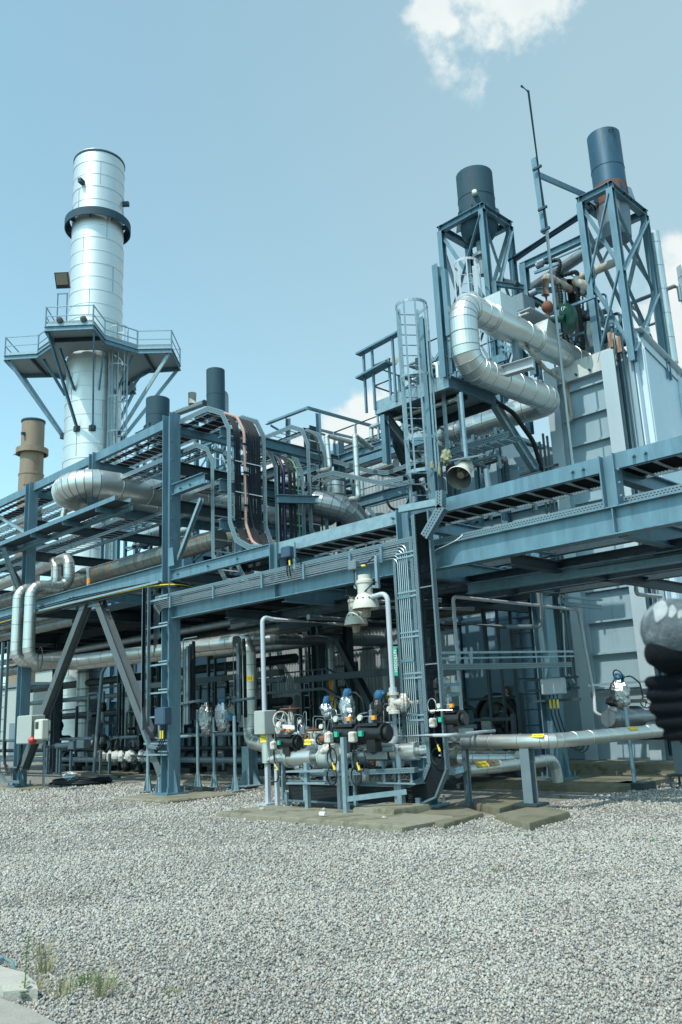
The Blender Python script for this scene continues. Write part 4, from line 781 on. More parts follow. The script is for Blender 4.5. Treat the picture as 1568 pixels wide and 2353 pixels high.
for i, (y, z, r) in enumerate(((17.0, .45, .10), (17.4, .8, .08), (16.8, 1.25, .06), (18.9, 2.2, .14), (18.7, 2.9, .1), (19.2, 3.6, .16))): pipe(['lowest dark pipe along the floor behind the rack', 'second dark floor pipe behind the rack', 'thin dark pipe at waist height behind the rack', 'dark pipe at head height behind the rack', 'upper thin dark pipe behind the rack', 'highest dark pipe under the deck'][i], [(-41, y, z), (-21.5 if i > 2 else -12.5, y, z)], r, None, DKB if i % 2 else GREYP, .8, 10)
for i, x in enumerate((-12.6, -15.9, -19.6, -22.6, -24.4, -28.0, -30.4)):
    t = flat_tray(['dark vertical tray behind the nitrogen pipe', 'dark vertical tray behind the white riser pipe', 'dark vertical tray right of the braced column', 'dark vertical tray behind the wrapped valve row', 'dark vertical tray right of the drain pipe', 'dark vertical tray by the drain pipe', 'dark vertical tray at the far left'][i], [(x, 17.9, 4.3), (x, 17.9, .3)], (0, -1, 0), .4, .1, PERFD)
for i, (x0, x1, z) in enumerate(((-24, -17.6, 2.85), (-17, -12.5, 2.6))): MB().bar((x0, 15.2, z), (x1, 15.2, z), .18, .16).build('cross_beam', GALVD, rack)
cvq = [(-19.5, 15.6, 2.6), (-16.3, 15.6, 2.6), (-15.75, 15.6, 2.35), (-15.55, 15.6, 1.9), (-15.55, 15.6, .3)]
flat_tray('broad dark perforated tray arching down between the middle bay pipes', cvq, (0, -1, 0), .5, .1, PERFD)
MB().ibeam((-16.4, 16.2, 3.6), (-14.6, 16.2, .8), .2, .16, up=(0, 1, 0)).build('brace', GALVD, rack)
FLG = mat('rust_run_white_paint', (.46, .50, .49), .6, 0, .08, 3, .03, 40, (.26, .13, .06), .43, 4.5, streak=True)
SCORCH = mat('heat_scorched_rust', (.13, .05, .03), .75, 0, .25, 5, .1, 40, (.07, .09, .10), .46, 2.4)
CASINGP = mat('weathered_casing_post', (.36, .45, .50), .5, 0, .07, 2, .02, 30, (.26, .28, .26), .38, 1.4, streak=True)
# ------------------------------------------------------------------ right unit: casing, towers, silencers
def casing_unit(dx, dy, lab, M1, M2):
    X = lambda x: x+dx
    Yc = 20+dy
    t = thing('boiler_casing', lab, 'boiler casing', (X(-12), Yc, .3))
    MB().box((X(-11.35), Yc+.06, .3), (X(-9.0), Yc+9.5, 10.4)).build('casing_wall', M1, t)
    MB().box((X(-16.4), Yc+.10, .3), (X(-11.36), Yc+9.4, 8.6)).build('casing_wall', M1, t)
    q = MB()
    for z in (2.0, 2.85, 3.65, 4.45, 5.25, 6.0, 6.8, 7.6, 8.37, 9.15, 9.92): q.box((X(-11.05), Yc-.06, z), (X(-9.72), Yc+.06, z+.012)).box((X(-11.05), Yc-.06, z+.012), (X(-9.72), Yc-.05, z+.05))
    q.build('ledges', M1, t, kind='stuff')
    for x0, x1 in ((-11.42, -11.06), (-9.72, -9.34)): MB().ibeam((X((x0+x1)/2), Yc-.10, .3), (X((x0+x1)/2), Yc-.10, 10.62), .30, x1-x0, .02, .014, up=(0, 1, 0)).build('stiffener_post', M2, t)
    MB().box((X(-11.5), Yc-.14, 10.2), (X(-9.34), Yc+.2, 10.72)).build('roof_flange', FLG, t)
    q = MB()
    for k in range(5): q.cyl((X(-10.9+.4*k), Yc-.22, 10.3), (X(-10.9+.4*k), Yc-.14, 10.3), .03, 6)
    q.build('flange_bolts', DARKP, t)
    q = MB()
    for z in (2.85, 4.05, 5.5, 7.0): q.box((X(-16.2), Yc-.04, z), (X(-11.5), Yc+.1, z+.015)).box((X(-16.2), Yc-.04, z+.015), (X(-11.5), Yc-.03, z+.08))
    q.build('ledges', CASINGB, t, kind='stuff')
    for x in (-16.3, -15.2, -13.2): MB().ibeam((X(x), Yc-.04, .3), (X(x), Yc-.04, 8.7), .26, .2, .016, .012, up=(0, 1, 0)).build('stiffener_post', CASINGB, t)
    return t
cu = casing_unit(0, 0, 'pale blue ribbed boiler casing standing behind the right rack', CASING, CASINGP)
for nm, a, b_, k in (('blue_panel', (-15.1, 4.04), (-13.3, 2.9), 0), ('blue_panel', (-15.1, 2.82), (-13.3, .4), 1)): MB().box((a[0], 19.98, b_[1]), (b_[0], 20.05, a[1])).build(nm, CASINGB, cu)
# right duct, the bright side face with ribs
du = thing('transition_duct', 'white ribbed transition duct sloping away at the right edge', 'duct', (-8.9, 20.4, .3))
pl = [(20.1, .3), (20.1, 10.9), (20.6, 11.25), (31, 8.4), (31, .3)]
q = MB(); n = len(pl); pl = pl; q.add([(-8.94, y, z) for y, z in pl]+[(-8.98, y, z) for y, z in pl], [tuple(range(n)), tuple(range(2*n-1, n-1, -1))]+[(i, n+i, n+(i+1) % n, (i+1) % n) for i in range(n)]); q.build('side_wall', CASINGL, du)
for k, y in enumerate((20.3, 22.6, 24.9, 27.2)):
    zt = 11.1-(y-20.6)*.27; MB().add([(-8.93, y, .3), (-8.93, y, zt), (-8.75, y, zt-.55), (-8.75, y, .3), (-8.93, y+.03, .3), (-8.93, y+.03, zt), (-8.75, y+.03, zt-.55), (-8.75, y+.03, .3)], [(0, 1, 2, 3), (7, 6, 5, 4), (0, 4, 5, 1), (1, 5, 6, 2), (2, 6, 7, 3), (3, 7, 4, 0)]).box((-8.78, y-.08, .3), (-8.76, y+.11, zt-.6)).build('rib', CASINGL, du)
q = MB().bar((-8.9, 20.3, 11.2), (-8.9, 31, 8.5), .28, .02).bar((-8.9, 20.3, 11.0), (-8.9, 31, 8.3), .02, .2); q.build('top_flange', CASINGL, du)
for y in (20.9,): MB().torus((-8.85, y, 11.32), (1, 0, 0), .09, .035, 18, 8, 0, 2*math.pi).build('lifting_lug', CASINGL, du)
# dark recess pipes beside the posts
for i, x in enumerate((-9.25, -9.12)): pipe(['thin pipe in the dark recess beside the duct', 'second thin pipe in the dark recess beside the duct'][i], [(x, 19.85, .4), (x, 19.85, 10.6+i*.4)], .035 if i else .045, None, GREYP if i else DARKP, 0, 8, name='thin_pipe')
for i, x in enumerate((-11.62, -11.5, -11.75)): pipe(['thin pipe left of the casing corner post', 'middle thin pipe left of the casing corner post', 'dark thin pipe left of the casing corner post'][i], [(x, 19.7, 2), (x, 19.7, 8.9-.1*i)], .035, None, GREYP, 0, 8, name='thin_pipe')
q = MB().bar((-12.4, 19.6, 7.9), (-11.2, 19.6, 7.9), .06, .06).bar((-12.4, 19.6, 5.9), (-11.2, 19.6, 5.9), .06, .06); q.build('pipe_bracket', GALVD, cu)
# support towers
def tower(x0, x1, y0, y1, z0, z1, label, tiers=2, bw=.16, hs=.2):
    t = thing('support_tower', label, 'steel tower', ((x0+x1)/2, (y0+y1)/2, z0)); cs = [(x0, y0), (x1, y0), (x1, y1), (x0, y1)]
    for (x, y) in cs: MB().ibeam((x, y, z0), (x, y, z1-.18), hs, bw, .016, .012, up=(0, 1, 0)).build('column', GALV, t)
    for i in range(4):
        a, b = cs[i], cs[(i+1) % 4]; A = V((a[0], a[1], z1-.08)); B = V((b[0], b[1], z1-.08)); d = (B-A).normalized()*.1
        MB().ibeam(A-d, B+d, .2, .18, .014, .01).build('top_beam', GALV, t)
        nn = d.cross(V((0, 0, 1))).normalized()*.06
        for k in range(tiers):
            za = z0+.25+(z1-z0-.6)*k/tiers; zb = z0+.25+(z1-z0-.6)*(k+1)/tiers
            MB().ang(V((a[0], a[1], za))+nn, V((b[0], b[1], zb))+nn, .09).build('brace', GALVL if i > 1 else GALV, t); MB().ang(V((a[0], a[1], zb))-nn, V((b[0], b[1], za))-nn, .09).build('brace', GALVL if i > 1 else GALV, t)  # far-side braces take the brighter steel in place of sunlight on them
    return t
TL = tower(-14.05, -12.5, 19.1, 20.5, 9.3, 16.15, 'left braced steel tower holding up the short wide silencer', 2)
TR = tower(-9.85, -8.95, 20.0, 22.0, 10.2, 15.42, 'right braced steel tower holding up the tall blue silencer', 2, .18, .2)
def silencer(c, r, z0, z1, label, m, dish=True, band=None):
    t = thing('vent_silencer', label, 'silencer', (c[0], c[1], z0)); x, y = c
    MB().lathe((x, y, 0), [(r-.02, z1-.25), (r-.02, z1), (r, z1), (r, (z0+z1)/2+.01), (r+.012, (z0+z1)/2), (r, (z0+z1)/2-.01), (r, z0)], n=36, cap1=False, cap0=False).build('shell', m, t)
    MB().lathe((x, y, 0), [(r*.25, z0-.5), (r*.7, z0-.42), (r*.95, z0-.22), (r, z0), (r, z0+.02)], n=32).build('dished_base', DARKP, t)
    MB().lathe((x, y, 0), [(r-.03, z1-.24), (.01, z1-.24)], n=28, cap0=False).build('baffle', DARKP, t)
    MB().cyl((x, y, z0-1.6), (x, y, z0-.4), r*.22, 14).cyl((x, y, z0-1.0), (x, y, z0-.9), r*.4, 14).build('inlet_pipe', GREYP, t)
    for i in range(8):
        a = i*math.pi/4+.3; c_, s_ = math.cos(a), math.sin(a)
        MB().add([(x+c_*r, y+s_*r, z0+.05), (x+c_*(r+.16), y+s_*(r+.16), z0+.05), (x+c_*(r+.10), y+s_*(r+.10), z0+.42), (x+c_*r, y+s_*r, z0+.52), (x+c_*r-s_*.03, y+s_*r+c_*.03, z0+.05), (x+c_*(r+.16)-s_*.03, y+s_*(r+.16)+c_*.03, z0+.05), (x+c_*(r+.10)-s_*.03, y+s_*(r+.10)+c_*.03, z0+.42), (x+c_*r-s_*.03, y+s_*r+c_*.03, z0+.52)], [(0, 1, 2, 3), (7, 6, 5, 4), (0, 4, 5, 1), (1, 5, 6, 2), (2, 6, 7, 3)]).build('fin', m, t)
    if band: MB().lathe((x, y, 0), [(r+.003, z0), (r+.003, z0+band)], n=36, cap0=False, cap1=False).build('rusty_band', SCORCH, t, label='rusty band at the foot of the silencer')
    return t
SL = silencer((-13.1, 19.75), .56, 15.95, 17.75, 'short wide dark grey silencer on the left steel tower', DARKP)
MB().lathe((-12.80, 19.25, 16.75), [(.08, 0), (.08, .12), (.05, .14)], (.5, -.8, 0), 12).build('nozzle', CREAM, SL)
SR = silencer((-9.4, 21.0), .46, 15.35, 17.65, 'tall blue tinted silencer with a rusty foot on the right tower', BLUEP, band=.62)
MB().cyl((-9.4, 21, 14.3), (-9.4, 21, 15.3), .40, 28, .46).build('lower_drum', GREYP, SR); MB().torus((-9.02, 20.72, 17.5), (0, .3, 1), .06, .015, 12, 5).build('lifting_eye', DARKP, SR)
# links between towers
lk = thing('tower_link_frame', 'steel beams bridging the two towers with two upright posts', 'steel frame', (-11.2, 20.0, 10.7))
for (a, b, h) in (((-12.35, 20.1, 14.05), (-9.95, 20.1, 14.6), .22),): MB().ibeam((-12.0, 20.1, 14.25), (-9.95, 20.1, 14.25), .22, .16).build('beam', GALV, lk)
MB().ibeam((-11.9, 20.1, 10.8), (-11.9, 20.1, 14.3), .22, .2, up=(0, 1, 0)).build('post', GALV, lk); MB().ibeam((-11.3, 20.7, 10.8), (-11.3, 20.7, 13.2), .18, .16, up=(0, 1, 0)).build('post', GALV, lk); MB().ibeam((-12.35, 19.2, 10.6), (-12.35, 19.2, 13.6), .18, .16, up=(0, 1, 0)).build('post', GALV, lk)
for z in (13.55, 12.4): MB().ibeam((-12.35, 19.2, z), (-11.9, 20.1, z), .14, .12).ibeam((-11.9, 20.15, z-.1), (-11.3, 20.7, z-.1), .14, .12).build('beam', GALV, lk)
MB().ibeam((-11.2, 20.7, 13.1), (-11.2, 24.5, 13.1), .14, .12).ibeam((-11.9, 20.3, 13.3), (-11.9, 24.5, 13.3), .14, .12).ibeam((-11.6, 20.3, 12.3), (-11.6, 25, 12.3), .14, .12).build('beam', GALV, lk)
pipe('dark blue pipe bridging the two towers', [(-12.6, 20.5, 14.85), (-9.75, 20.5, 15.3)], .11, None, BLUEP, 0, 14)
pipe('pale clad pipe below the tower link beam', [(-13.2, 20.9, 13.7), (-9.6, 20.9, 14.45)], .17, None, CLADP, .7, 18)
pipe('slim clad pipe standing behind the right tower', [(-9.0, 22.6, 10.5), (-9.0, 22.6, 15.0)], .16, None, CLAD, .7, 16)
pipe('second upright clad pipe behind the right tower', [(-8.7, 23.8, 10.5), (-8.7, 23.8, 14.2)], .24, None, CLAD, .7, 18)
BRM = mat('bright_mast_rod', (.50, .56, .58), .35, .6, .1, 12)
# mast with aerial arm
ms = thing('lightning_mast', 'tall thin mast clamped to a post between the towers', 'mast', (-9.95, 18.0, 4))
mb0 = p('A7', 625, 1200, y=18.0); mb1 = p('A5', 742, 940, y=18.0); mb2 = p('A5', 632, 100, y=18.0); mb3 = p('A5', 590, 66, y=18.0)
MB().tube([mb0, mb1], .042, 0, 8).build('lower_rod', BRM, ms); MB().tube([mb1, mb2], .03, 0, 8).build('rod', DARKP, ms); MB().tube([mb2, mb3], .035, 0, 8).build('tip', DARKP, ms)
MB().bar(p('A5', 735, 960, y=18.1), p('A5', 668, 510, y=18.1), .15, .11, up=(0, 1, 0)).build('post', GALV, ms)
MB().bar(p('A5', 700, 610, y=18.15), p('A5', 985, 735, y=20.6), .06, .16).build('stay_bar', GALV, ms)
for a in ((685, 565), (718, 812), (735, 940)): c = p('A5', *a, y=17.95); MB().cbox(c, .26, .06, .06).build('clamp', DARKP, ms)
# roof level equipment between towers
ga = thing('green_actuator', 'dark green disc shaped valve actuator between the towers', 'valve actuator', p('A5', 880, 1490, y=19.3)); c = p('A5', 880, 1488, y=19.3)
MB().lathe(c, [(.02, -.1), (.28, -.08), (.36, -.03), (.40, -.02), (.40, .02), (.36, .03), (.28, .12), (.02, .16)], (.55, .75, .1), 30).build('diaphragm_housing', GREEN, ga)
MB().cyl(c-V((.55, .0, -.18)), c-V((.05, .08, -.03)), .10, 14).build('spindle', GREEN, ga); q = plate(c+V((-.05, -.14, .28)), (.7, .7, 0), UPV, .24, .3).build('tag_plate', GREEN, ga); text('lettering', '(7)', .14, c+V((-.04, -.15, .28)), (.7, .7, 0), UPV, WINK, q, off=.008)
pipe('rust streaked pipe with a hairpin bend next to the right tower', [p('D2', 575, 880, y=19.4), p('D2', 580, 650, y=19.4), p('D2', 640, 670, y=19.6), p('D2', 960, 850, y=20.4), p('D2', 1075, 830, y=20.0), p('D2', 1060, 740, y=19.9), p('D2', 950, 720, y=19.9), p('D2', 980, 670, y=20.0), p('D2', 1450, 465, y=20.6), p('D2', 1480, 400, y=21)], .115, .16, RUSTY, 0, 14, name='rusty_pipe')
pipe('rust brown vent stub with a drain below the hairpin pipe', [p('D2', 575, 870, y=19.4), p('D2', 600, 1000, y=19.4), p('D2', 618, 1225, y=19.4)], .05, 0, RUST, 0, 10, name='rusty_pipe'); MB().ball(p('D2', 600, 1030, y=19.4), .16, .16, .18, .05).build('rusty_valve', RUST, None, 'rust brown valve body under the hairpin pipe', 'valve')
for i, pts in enumerate(([(580, 470), (740, 430), (760, 500), (730, 600), (735, 700), (770, 900), (770, 1050)], [(770, 640), (960, 580), (985, 640), (975, 800), (990, 1000), (1030, 1300), (1050, 1560)], [(810, 1280), (830, 1420), (850, 1500), (900, 1560)])):
    pipe(['ribbed black hose looping over the rack of instruments', 'long ribbed black hose falling beside the right tower', 'short black hose below the green actuator'][i], [p('D2', *a, y=19.8+.15*i) for a in pts], .055 if i < 2 else .07, .2, BLACK, .09, 10, name='ribbed_hose', cat='hose', se=.012)
cr_ = thing('roof_railing', 'tangle of steel rails and small beams on the roof between the towers', 'railing', (-11, 20.5, 10.7))
for (a, b, y, w_) in (((440, 600), (745, 480), 19.6, .07), ((750, 1075), (1205, 895), 19.6, .07), ((870, 1400), (1055, 1350), 19.6, .06), ((640, 490), (1190, 790), 21.0, .035), ((740, 410), (1130, 235), 20.5, .035), ((490, 1160), (680, 1100), 19.7, .08), ((1000, 1130), (1260, 1260), 20.6, .05), ((1080, 1290), (1240, 1260), 20.6, .03), ((1040, 900), (1080, 1560), 20.7, .04), ((0, 1470), (210, 1590), 18.5, .07), ((10, 1560), (180, 1600), 18.2, .05)):
    MB().bar(p('D2', *a, y=y), p('D2', *b, y=y), w_, w_).build('rail', GALV, cr_)
MB().tube([p('D2', 1040, 820, y=20.6), p('D2', 1035, 1080, y=20.6), p('D2', 1100, 1080, y=20.6), p('D2', 1090, 850, y=20.6)], .02, .05, 6).build('rail', GALVL, cr_)
for (a, b, y) in (((1000, 840), (1230, 960), 20.8), ((280, 915), (470, 1010), 20.3), ((0, 690), (230, 740), 19.8), ((640, 600), (900, 740), 20.8)): MB().bar(p('D2', *a, y=y), p('D2', *b, y=y), .2, .12, uvl=True).build('tray', PERFD, cr_)
ic = thing('instrument_rack', 'upright dark instrument rack with vertical cables behind the mast', 'instrument rack', p('D2', 830, 1100, y=20.4))
for i, a in enumerate(((690, 590, 740, 1050), (800, 830, 830, 1120), (860, 690, 900, 1000), (900, 700, 960, 1450), (940, 760, 1000, 1400))): MB().bar(p('D2', a[0], a[1], y=20.3), p('D2', a[2], a[3], y=20.3), .12, .1, up=(0, 1, 0)).build('upright', GALV if i % 2 else GALVD, ic)
for i in range(6): MB().tube([p('D2', 850+14*i, 680, y=20.2), p('D2', 880+14*i, 1000, y=20.2), p('D2', 960+8*i, 1350, y=20.2), p('D2', 940, 1520, y=20.2)], .022, .3, 6).build('cable', BLACK, ic)
for a in ((520, 470), (420, 850), (500, 500)): MB().lathe(p('D2', *a, y=20), [(.02, -.12), (.10, -.1), (.10, .1), (.02, .13)], (1, .3, .2), 14).build('gauge_head', GREYP, ic)
b = thing('louvre_box', 'grey louvred equipment box hung between the towers', 'equipment box', p('A6', 1185, 260, y=18.6)); c = p('A6', 1190, 225, y=18.6); MB().bevbox(c-V((.28, .3, .26)), c+V((.28, .3, .24)), .02).build('box', GREYP, b); MB().box(c+V((-.34, -.34, -.33)), c+V((.5, 1.0, -.29))).build('grating_floor', GRATE, b)
for i, (a, r, h) in enumerate((((782, 165), .17, 1.0),)):
    c = p('A7', 785, 205, y=20.2); pipe('short bright clad stub with taped black top on the casing roof', [c, c+V((0, 0, .75))], .16, None, CLAD, 0, 18, name='clad_stub'); MB().ball(c+V((0, 0, .9)), .18, .15, .13, .15).build('tape_wrap', BLACK, None, 'black taped bundle on top of the short clad stub', 'tape wrap')
# rusty brackets near the roof flange
for i, a in enumerate(((975, 130), (1050, 170))): c = p('A7', *a, y=19.9); MB().ibeam(c+V((0, -.1, -.25)), c+V((0, -.1, .18)), .14, .12, up=(0, 1, 0)).build('rusty_bracket', RUSTY, cu)
b = thing('white_stencilled_beam', 'short white beam end with stencilled marks beside the large pipe', 'beam', p('A6', 1150, 650, y=16.9)); MB().ibeam(p('A6', 1050, 680, y=16.3), p('A6', 1255, 620, y=16.3)+V((.1, 0, 0)), .26, .2).build('beam', WHITEP, b)
# access platform with railings
PZ = 9.15
ap = thing('access_platform', 'steel grating platform with railings beside the caged ladder', 'platform', (-12.3, 15, PZ))
MB().box((-13.45, 15.0, PZ-.02), (-11.3, 17.0, PZ+.01)).build('grating_floor', GRATE, ap)
MB().chan((-13.5, 14.98, PZ-.05), (-11.15, 14.98, PZ-.05), .34, .1, flip=-1).build('edge_beam', GALVL, ap); MB().chan((-11.25, 15, PZ-.05), (-11.25, 17.0, PZ-.05), .3, .1).build('edge_beam', GALV, ap); MB().chan((-13.48, 15, PZ-.05), (-13.48, 17.0, PZ-.05), .3, .1).build('edge_beam', GALV, ap)
for y in (15.9, 16.9): MB().chan((-13.4, y, PZ-.16), (-11.3, y, PZ-.16), .22, .08).build('joist', GALVD, ap)
for (a, b) in (((-13.5, 15), (-12.9, 15)), ((-11.75, 15), (-11.15, 15)), ((-13.5, 15), (-13.5, 17.0)), ((-13.5, 17), (-11.3, 17))):
    for z in (.55, 1.1): MB().tube([(a[0], a[1], PZ+z), (b[0], b[1], PZ+z)], .024, 0, 8).build('rail', GALVL, ap)
for (x, y) in ((-13.5, 15), (-12.95, 15), (-11.7, 15), (-11.2, 15), (-13.5, 16.0), (-13.5, 17), (-12.4, 17), (-11.3, 17)): MB().bar((x, y, PZ), (x, y, PZ+1.12), .05, .05, up=(1, 0, 0)).build('rail_post', GALV, ap)
MB().ibeam((-11.2, 14.95, PZ), (-11.2, 14.95, PZ+2.9), .2, .16, up=(0, 1, 0)).build('gate_post', GALV, ap); MB().bar((-11.0, 14.95, PZ+1.0), (-11.0, 14.95, PZ+2.7), .12, .1, up=(0, 1, 0)).build('gate_post', GALV, ap)
MB().bar((-13.9, 14.9, PZ+.85), (-12.85, 14.9, PZ+.95), .3, .05).build('canopy_strip', GALV, ap)
MB().bar((-13.9, 14.9, PZ+1.52), (-12.5, 14.95, PZ+1.64), .2, .05).build('canopy_strip', GALV, ap)
for x_ in (-13.75, -13.45, -12.75): MB().bar((x_, 14.95, PZ-.1), (x_, 14.95, PZ+1.55), .06, .05, up=(1, 0, 0)).build('canopy_post', GALV, ap)
MB().ibeam((-13.3, 15.05, PZ-.2), (-12.7, 15.9, 7.4), .2, .16).build('brace', GALVD, ap); MB().ibeam((-13.25, 15.05, PZ-.3), (-13.25, 15.05, 7.6), .18, .14, up=(0, 1, 0)).build('hanger', GALV, ap); MB().ibeam(p('A6', 215, 905, y=15.6), p('A6', 470, 1500, y=16.8), .2, .18).build('brace', GALVD, ap)
MB().ibeam(p('A6', 965, 830, y=17.3), p('A6', 1290, 1350, y=18.6), .2, .18).build('brace', GALVL, ap); MB().ibeam((-13.9, 16.0, 7.3), (-12.9, 16.0, 7.6), .14, .14).build('joist', BLUEP, ap)
sv = thing('platform_valve', 'dark valve and small clad vessel standing on the access platform', 'valve', (-12.9, 15.8, PZ)); c = V((-12.75, 15.9, PZ))
MB().lathe(c, [(.1, 0), (.2, .05), (.2, .45), (.08, .55)], n=16).build('clad_vessel', CLAD, sv); MB().cyl(c+V((-.6, 0, .95)), c+V((.5, 0, .8)), .06, 10).cyl(c+V((0, 0, .5)), c+V((0, 0, 1.3)), .07, 10).ball(c+V((-.3, 0, .5)), .16, .16, .18, .1).build('valve_body', DARKP, sv); MB().lathe(c+V((-.75, -.1, 1.45)), [(.02, 0), (.13, .02), (.13, .1), (.02, .12)], (1, -.6, 0), 14).build('gauge', CREAM, sv)
# items under / behind the platform
pipe('clad pipe slung below the access platform', [p('A6', 480, 940, y=16.0), p('A6', 700, 870, y=16.0), p('A6', 745, 890, y=16.0), p('A6', 742, 790, y=16.0)], .07, .1, CLAD, .5, 12)
pipe('black hose arching under the large pipe', [p('A6', 560, 960, y=17), p('A6', 740, 890, y=17), p('A6', 900, 850, y=17), p('A6', 1000, 870, y=17.3), p('A6', 1140, 960, y=17.8), p('A6', 1280, 1160, y=18.6), p('A6', 1340, 1360, y=19)], .06, .5, BLACK, 0, 10, name='black_hose', cat='hose')
for i, a in enumerate(((500, 1010, 900, 905), (560, 1030, 940, 940), (900, 905, 990, 920))): pipe(['thin grey tube under the access platform', 'second thin tube under the access platform', 'bent tube end under the access platform'][i], [p('A6', a[0], a[1], y=17.2), p('A6', a[2], a[3], y=17.2)], .025, 0, GREYP, 0, 8, name='thin_pipe')
tray('perforated tray crossing behind the caged ladder below the big pipe', [p('A6', 500, 1330, y=16.6), p('A6', 820, 1215, y=16.6), p('A6', 1110, 1130, y=16.6)], YY, .5, .16)
for i, (x, v0, v1) in enumerate(((650, 790, 1260), (760, 830, 1230))): MB().bar(p('A6', x, v0, y=15.4), p('A6', x+35, v1, y=15.8), .07, .07, up=(0, 1, 0)).build('hanger_rod', GALVL, ap)
# caged ladder
def ladder(label, x, y, z0, z1, w=.42, cage=None, cdir=(0, -1, 0), wdir=(1, 0, 0), m=GALVL, hoops=None, name='caged_ladder', R=.37, bars=7, rs=.28):
    t = thing(name, label, 'ladder', (x, y, z0)); wd = V(wdir); cd = V(cdir)
    for s_ in (-1, 1): MB().bar(V((x, y, z0))+wd*s_*w/2, V((x, y, z1))+wd*s_*w/2, .07 if name != 'ladder' else .05, .03 if s_ > 5 else .07, up=cd).build('stile', m, t)
    for i in range(int((z1-z0)/rs)): MB().cyl(V((x, y, z0+.15+i*rs))-wd*w/2, V((x, y, z0+.15+i*rs))+wd*w/2, .014, 6).build('rung', m, t)
    if cage:
        zs = hoops; c = V((x, y, 0))+cd*R*.95
        for z in zs:
            q = MB(); pts = [V((x, y, z))+wd*w/2]+[c+V((0, 0, z))+wd*R*math.cos(a)+cd*R*math.sin(a) for a in lin(-.35, math.pi+.35, 16)]+[V((x, y, z))-wd*w/2]
            for i in range(len(pts)-1): q.bar(pts[i], pts[i+1]+(pts[i+1]-pts[i])*.05, .012, .075)
            q.build('hoop', m, t)
        for a in lin(0.15, math.pi-.15, bars-2):
            o = c+wd*R*math.cos(a)+cd*R*math.sin(a); MB().bar(V((o.x, o.y, cage[0])), V((o.x, o.y, cage[1])), .04, .012, up=cd).build('cage_bar', m, t)
    return t
LX = p('A6', 385, 700, y=14.9)
ladder('galvanised caged ladder climbing to the right hand platform', -12.15, 14.9, 5.3, 11.25, .46, (6.95, 11.15), (0.80, -.6, 0), (.6, .8, 0), hoops=(11.15, 9.3, 7.75, 6.95), R=.38, rs=.27)
MB().ibeam((-11.75, 14.95, 5.2), (-11.75, 14.95, 10.9), .14, .12, up=(0, 1, 0)).build('ladder_post', GALV, ap)
ladder('short caged ladder top between the left tower columns', -12.9, 18.6, 11.2, 14.1, .42, (12.4, 14.0), (.6, -.8, 0), (.8, .6, 0), hoops=(14.0, 12.9, 12.4), m=WHITEP, R=.36)
# corrugated hall behind
def corrugated(name, x0, x1, y, z0, z1, m, parent, pitch=.16, dep=.035):
    q = MB(); n = int((x1-x0)/pitch); P_ = []
    for i in range(n):
        for fx, fy in ((0, 0), (.35, 0), (.5, -1), (.85, -1)): P_.append((x0+(i+fx)*pitch, y+fy*dep))
    P_.append((x1, y)); k = len(P_); q.add([(a, b, z0) for a, b in P_]+[(a, b, z1) for a, b in P_], [(i, i+1, k+i+1, k+i) for i in range(k-1)]); return q.build(name, m, parent, sharp=20)
ha = thing('corrugated_building', 'grey corrugated metal building behind the middle of the rack', 'building', (-22, 22, 0))
corrugated('upper_wall', -27, -16.6, 22, 4.6, 11.42, CORR, ha); corrugated('lower_wall', -29, -16.6, 22.03, .0, 4.55, CORR, ha)
MB().box((-27, 22.05, 0), (-16.6, 30, 11.3)).build('roof_block', CORR, ha); MB().box((-27.1, 21.85, 11.4), (-16.5, 30.1, 11.52)).build('roof_edge', GREYP, ha)
q = MB()
for z in (2.05, 3.9): q.bar((-29, 21.9, z), (-16.6, 21.9, z), .05, .07)
for x in (-26, -23.9, -20.0, -18.2): q.bar((x, 21.88, 0), (x, 21.88, 4.2), .07, .07, up=(1, 0, 0))
q.build('girts', GALVD, ha, kind='stuff')
for i, x in enumerate((-21.3, -24.2)): MB().bevbox((x-.35, 21.2, .9), (x+.35, 21.8, 2.5), .03).build('wall_cabinet', BOXG, None, ['pale cabinet with a rusty canopy against the corrugated wall', 'second pale cabinet behind the striped pipe'][i], 'cabinet')
MB().bar((-21.8, 21.5, 2.62), (-20.8, 21.2, 2.62), .7, .06).build('rusty_canopy', RUST, None, 'small rusty canopy above the pale wall cabinet', 'canopy')
q = MB()
for i in range(7): q.bar((-19.6+.0*i, 20.9-.2*i, 4.6-.02*i), (-14.4, 20.9-.2*i, 4.6-.02*i), .05, .03)
q.build('louvre_grille', GALVL, None, 'row of bright horizontal slats under the deck in the middle bay', 'louvre')
# light steel frame / guard rails over the middle
gf = thing('roof_edge_frame', 'light angle steel frame with posts on top of the middle rack', 'steel frame', (-17.4, 16.4, 8.8))
MB().ang(p('A3', 925, 590, y=16.4), p('A3', 1240, 470, y=16.4), .12).build('rail', GALV, gf); MB().ang(p('A3', 1240, 470, y=16.4), p('A4', 580, 740, x=-17.46), .12).build('rail', GALV, gf); MB().ang(p('A3', 945, 600, y=16.4), p('A3', 1030, 650, y=16.9), .08).build('rail', GALV, gf)
MB().ang(p('A3', 1340, 640, x=-17.4), p('A4', 250, 800, x=-17.4), .09).ang(p('A3', 1340, 665, x=-17.4), p('A3', 1568, 735, x=-17.4), .07).build('rail', GALVL, gf)
for a, b in (((1085, 540), (1085, 780)), ((1320, 500), (1335, 830))): MB().ang(p('A3', *a, y=16.6), p('A3', *b, y=16.6), .11).build('post', GALV, gf)
pipe('clad downpipe with a square bend left of the caged ladder', [p('A4', 420, 880, y=15.5), p('A4', 270, 770, y=14.4), p('A4', 300, 1330, y=14.4), p('A4', 230, 1340, y=14.4)], .07, .06, CLAD, .45, 14)
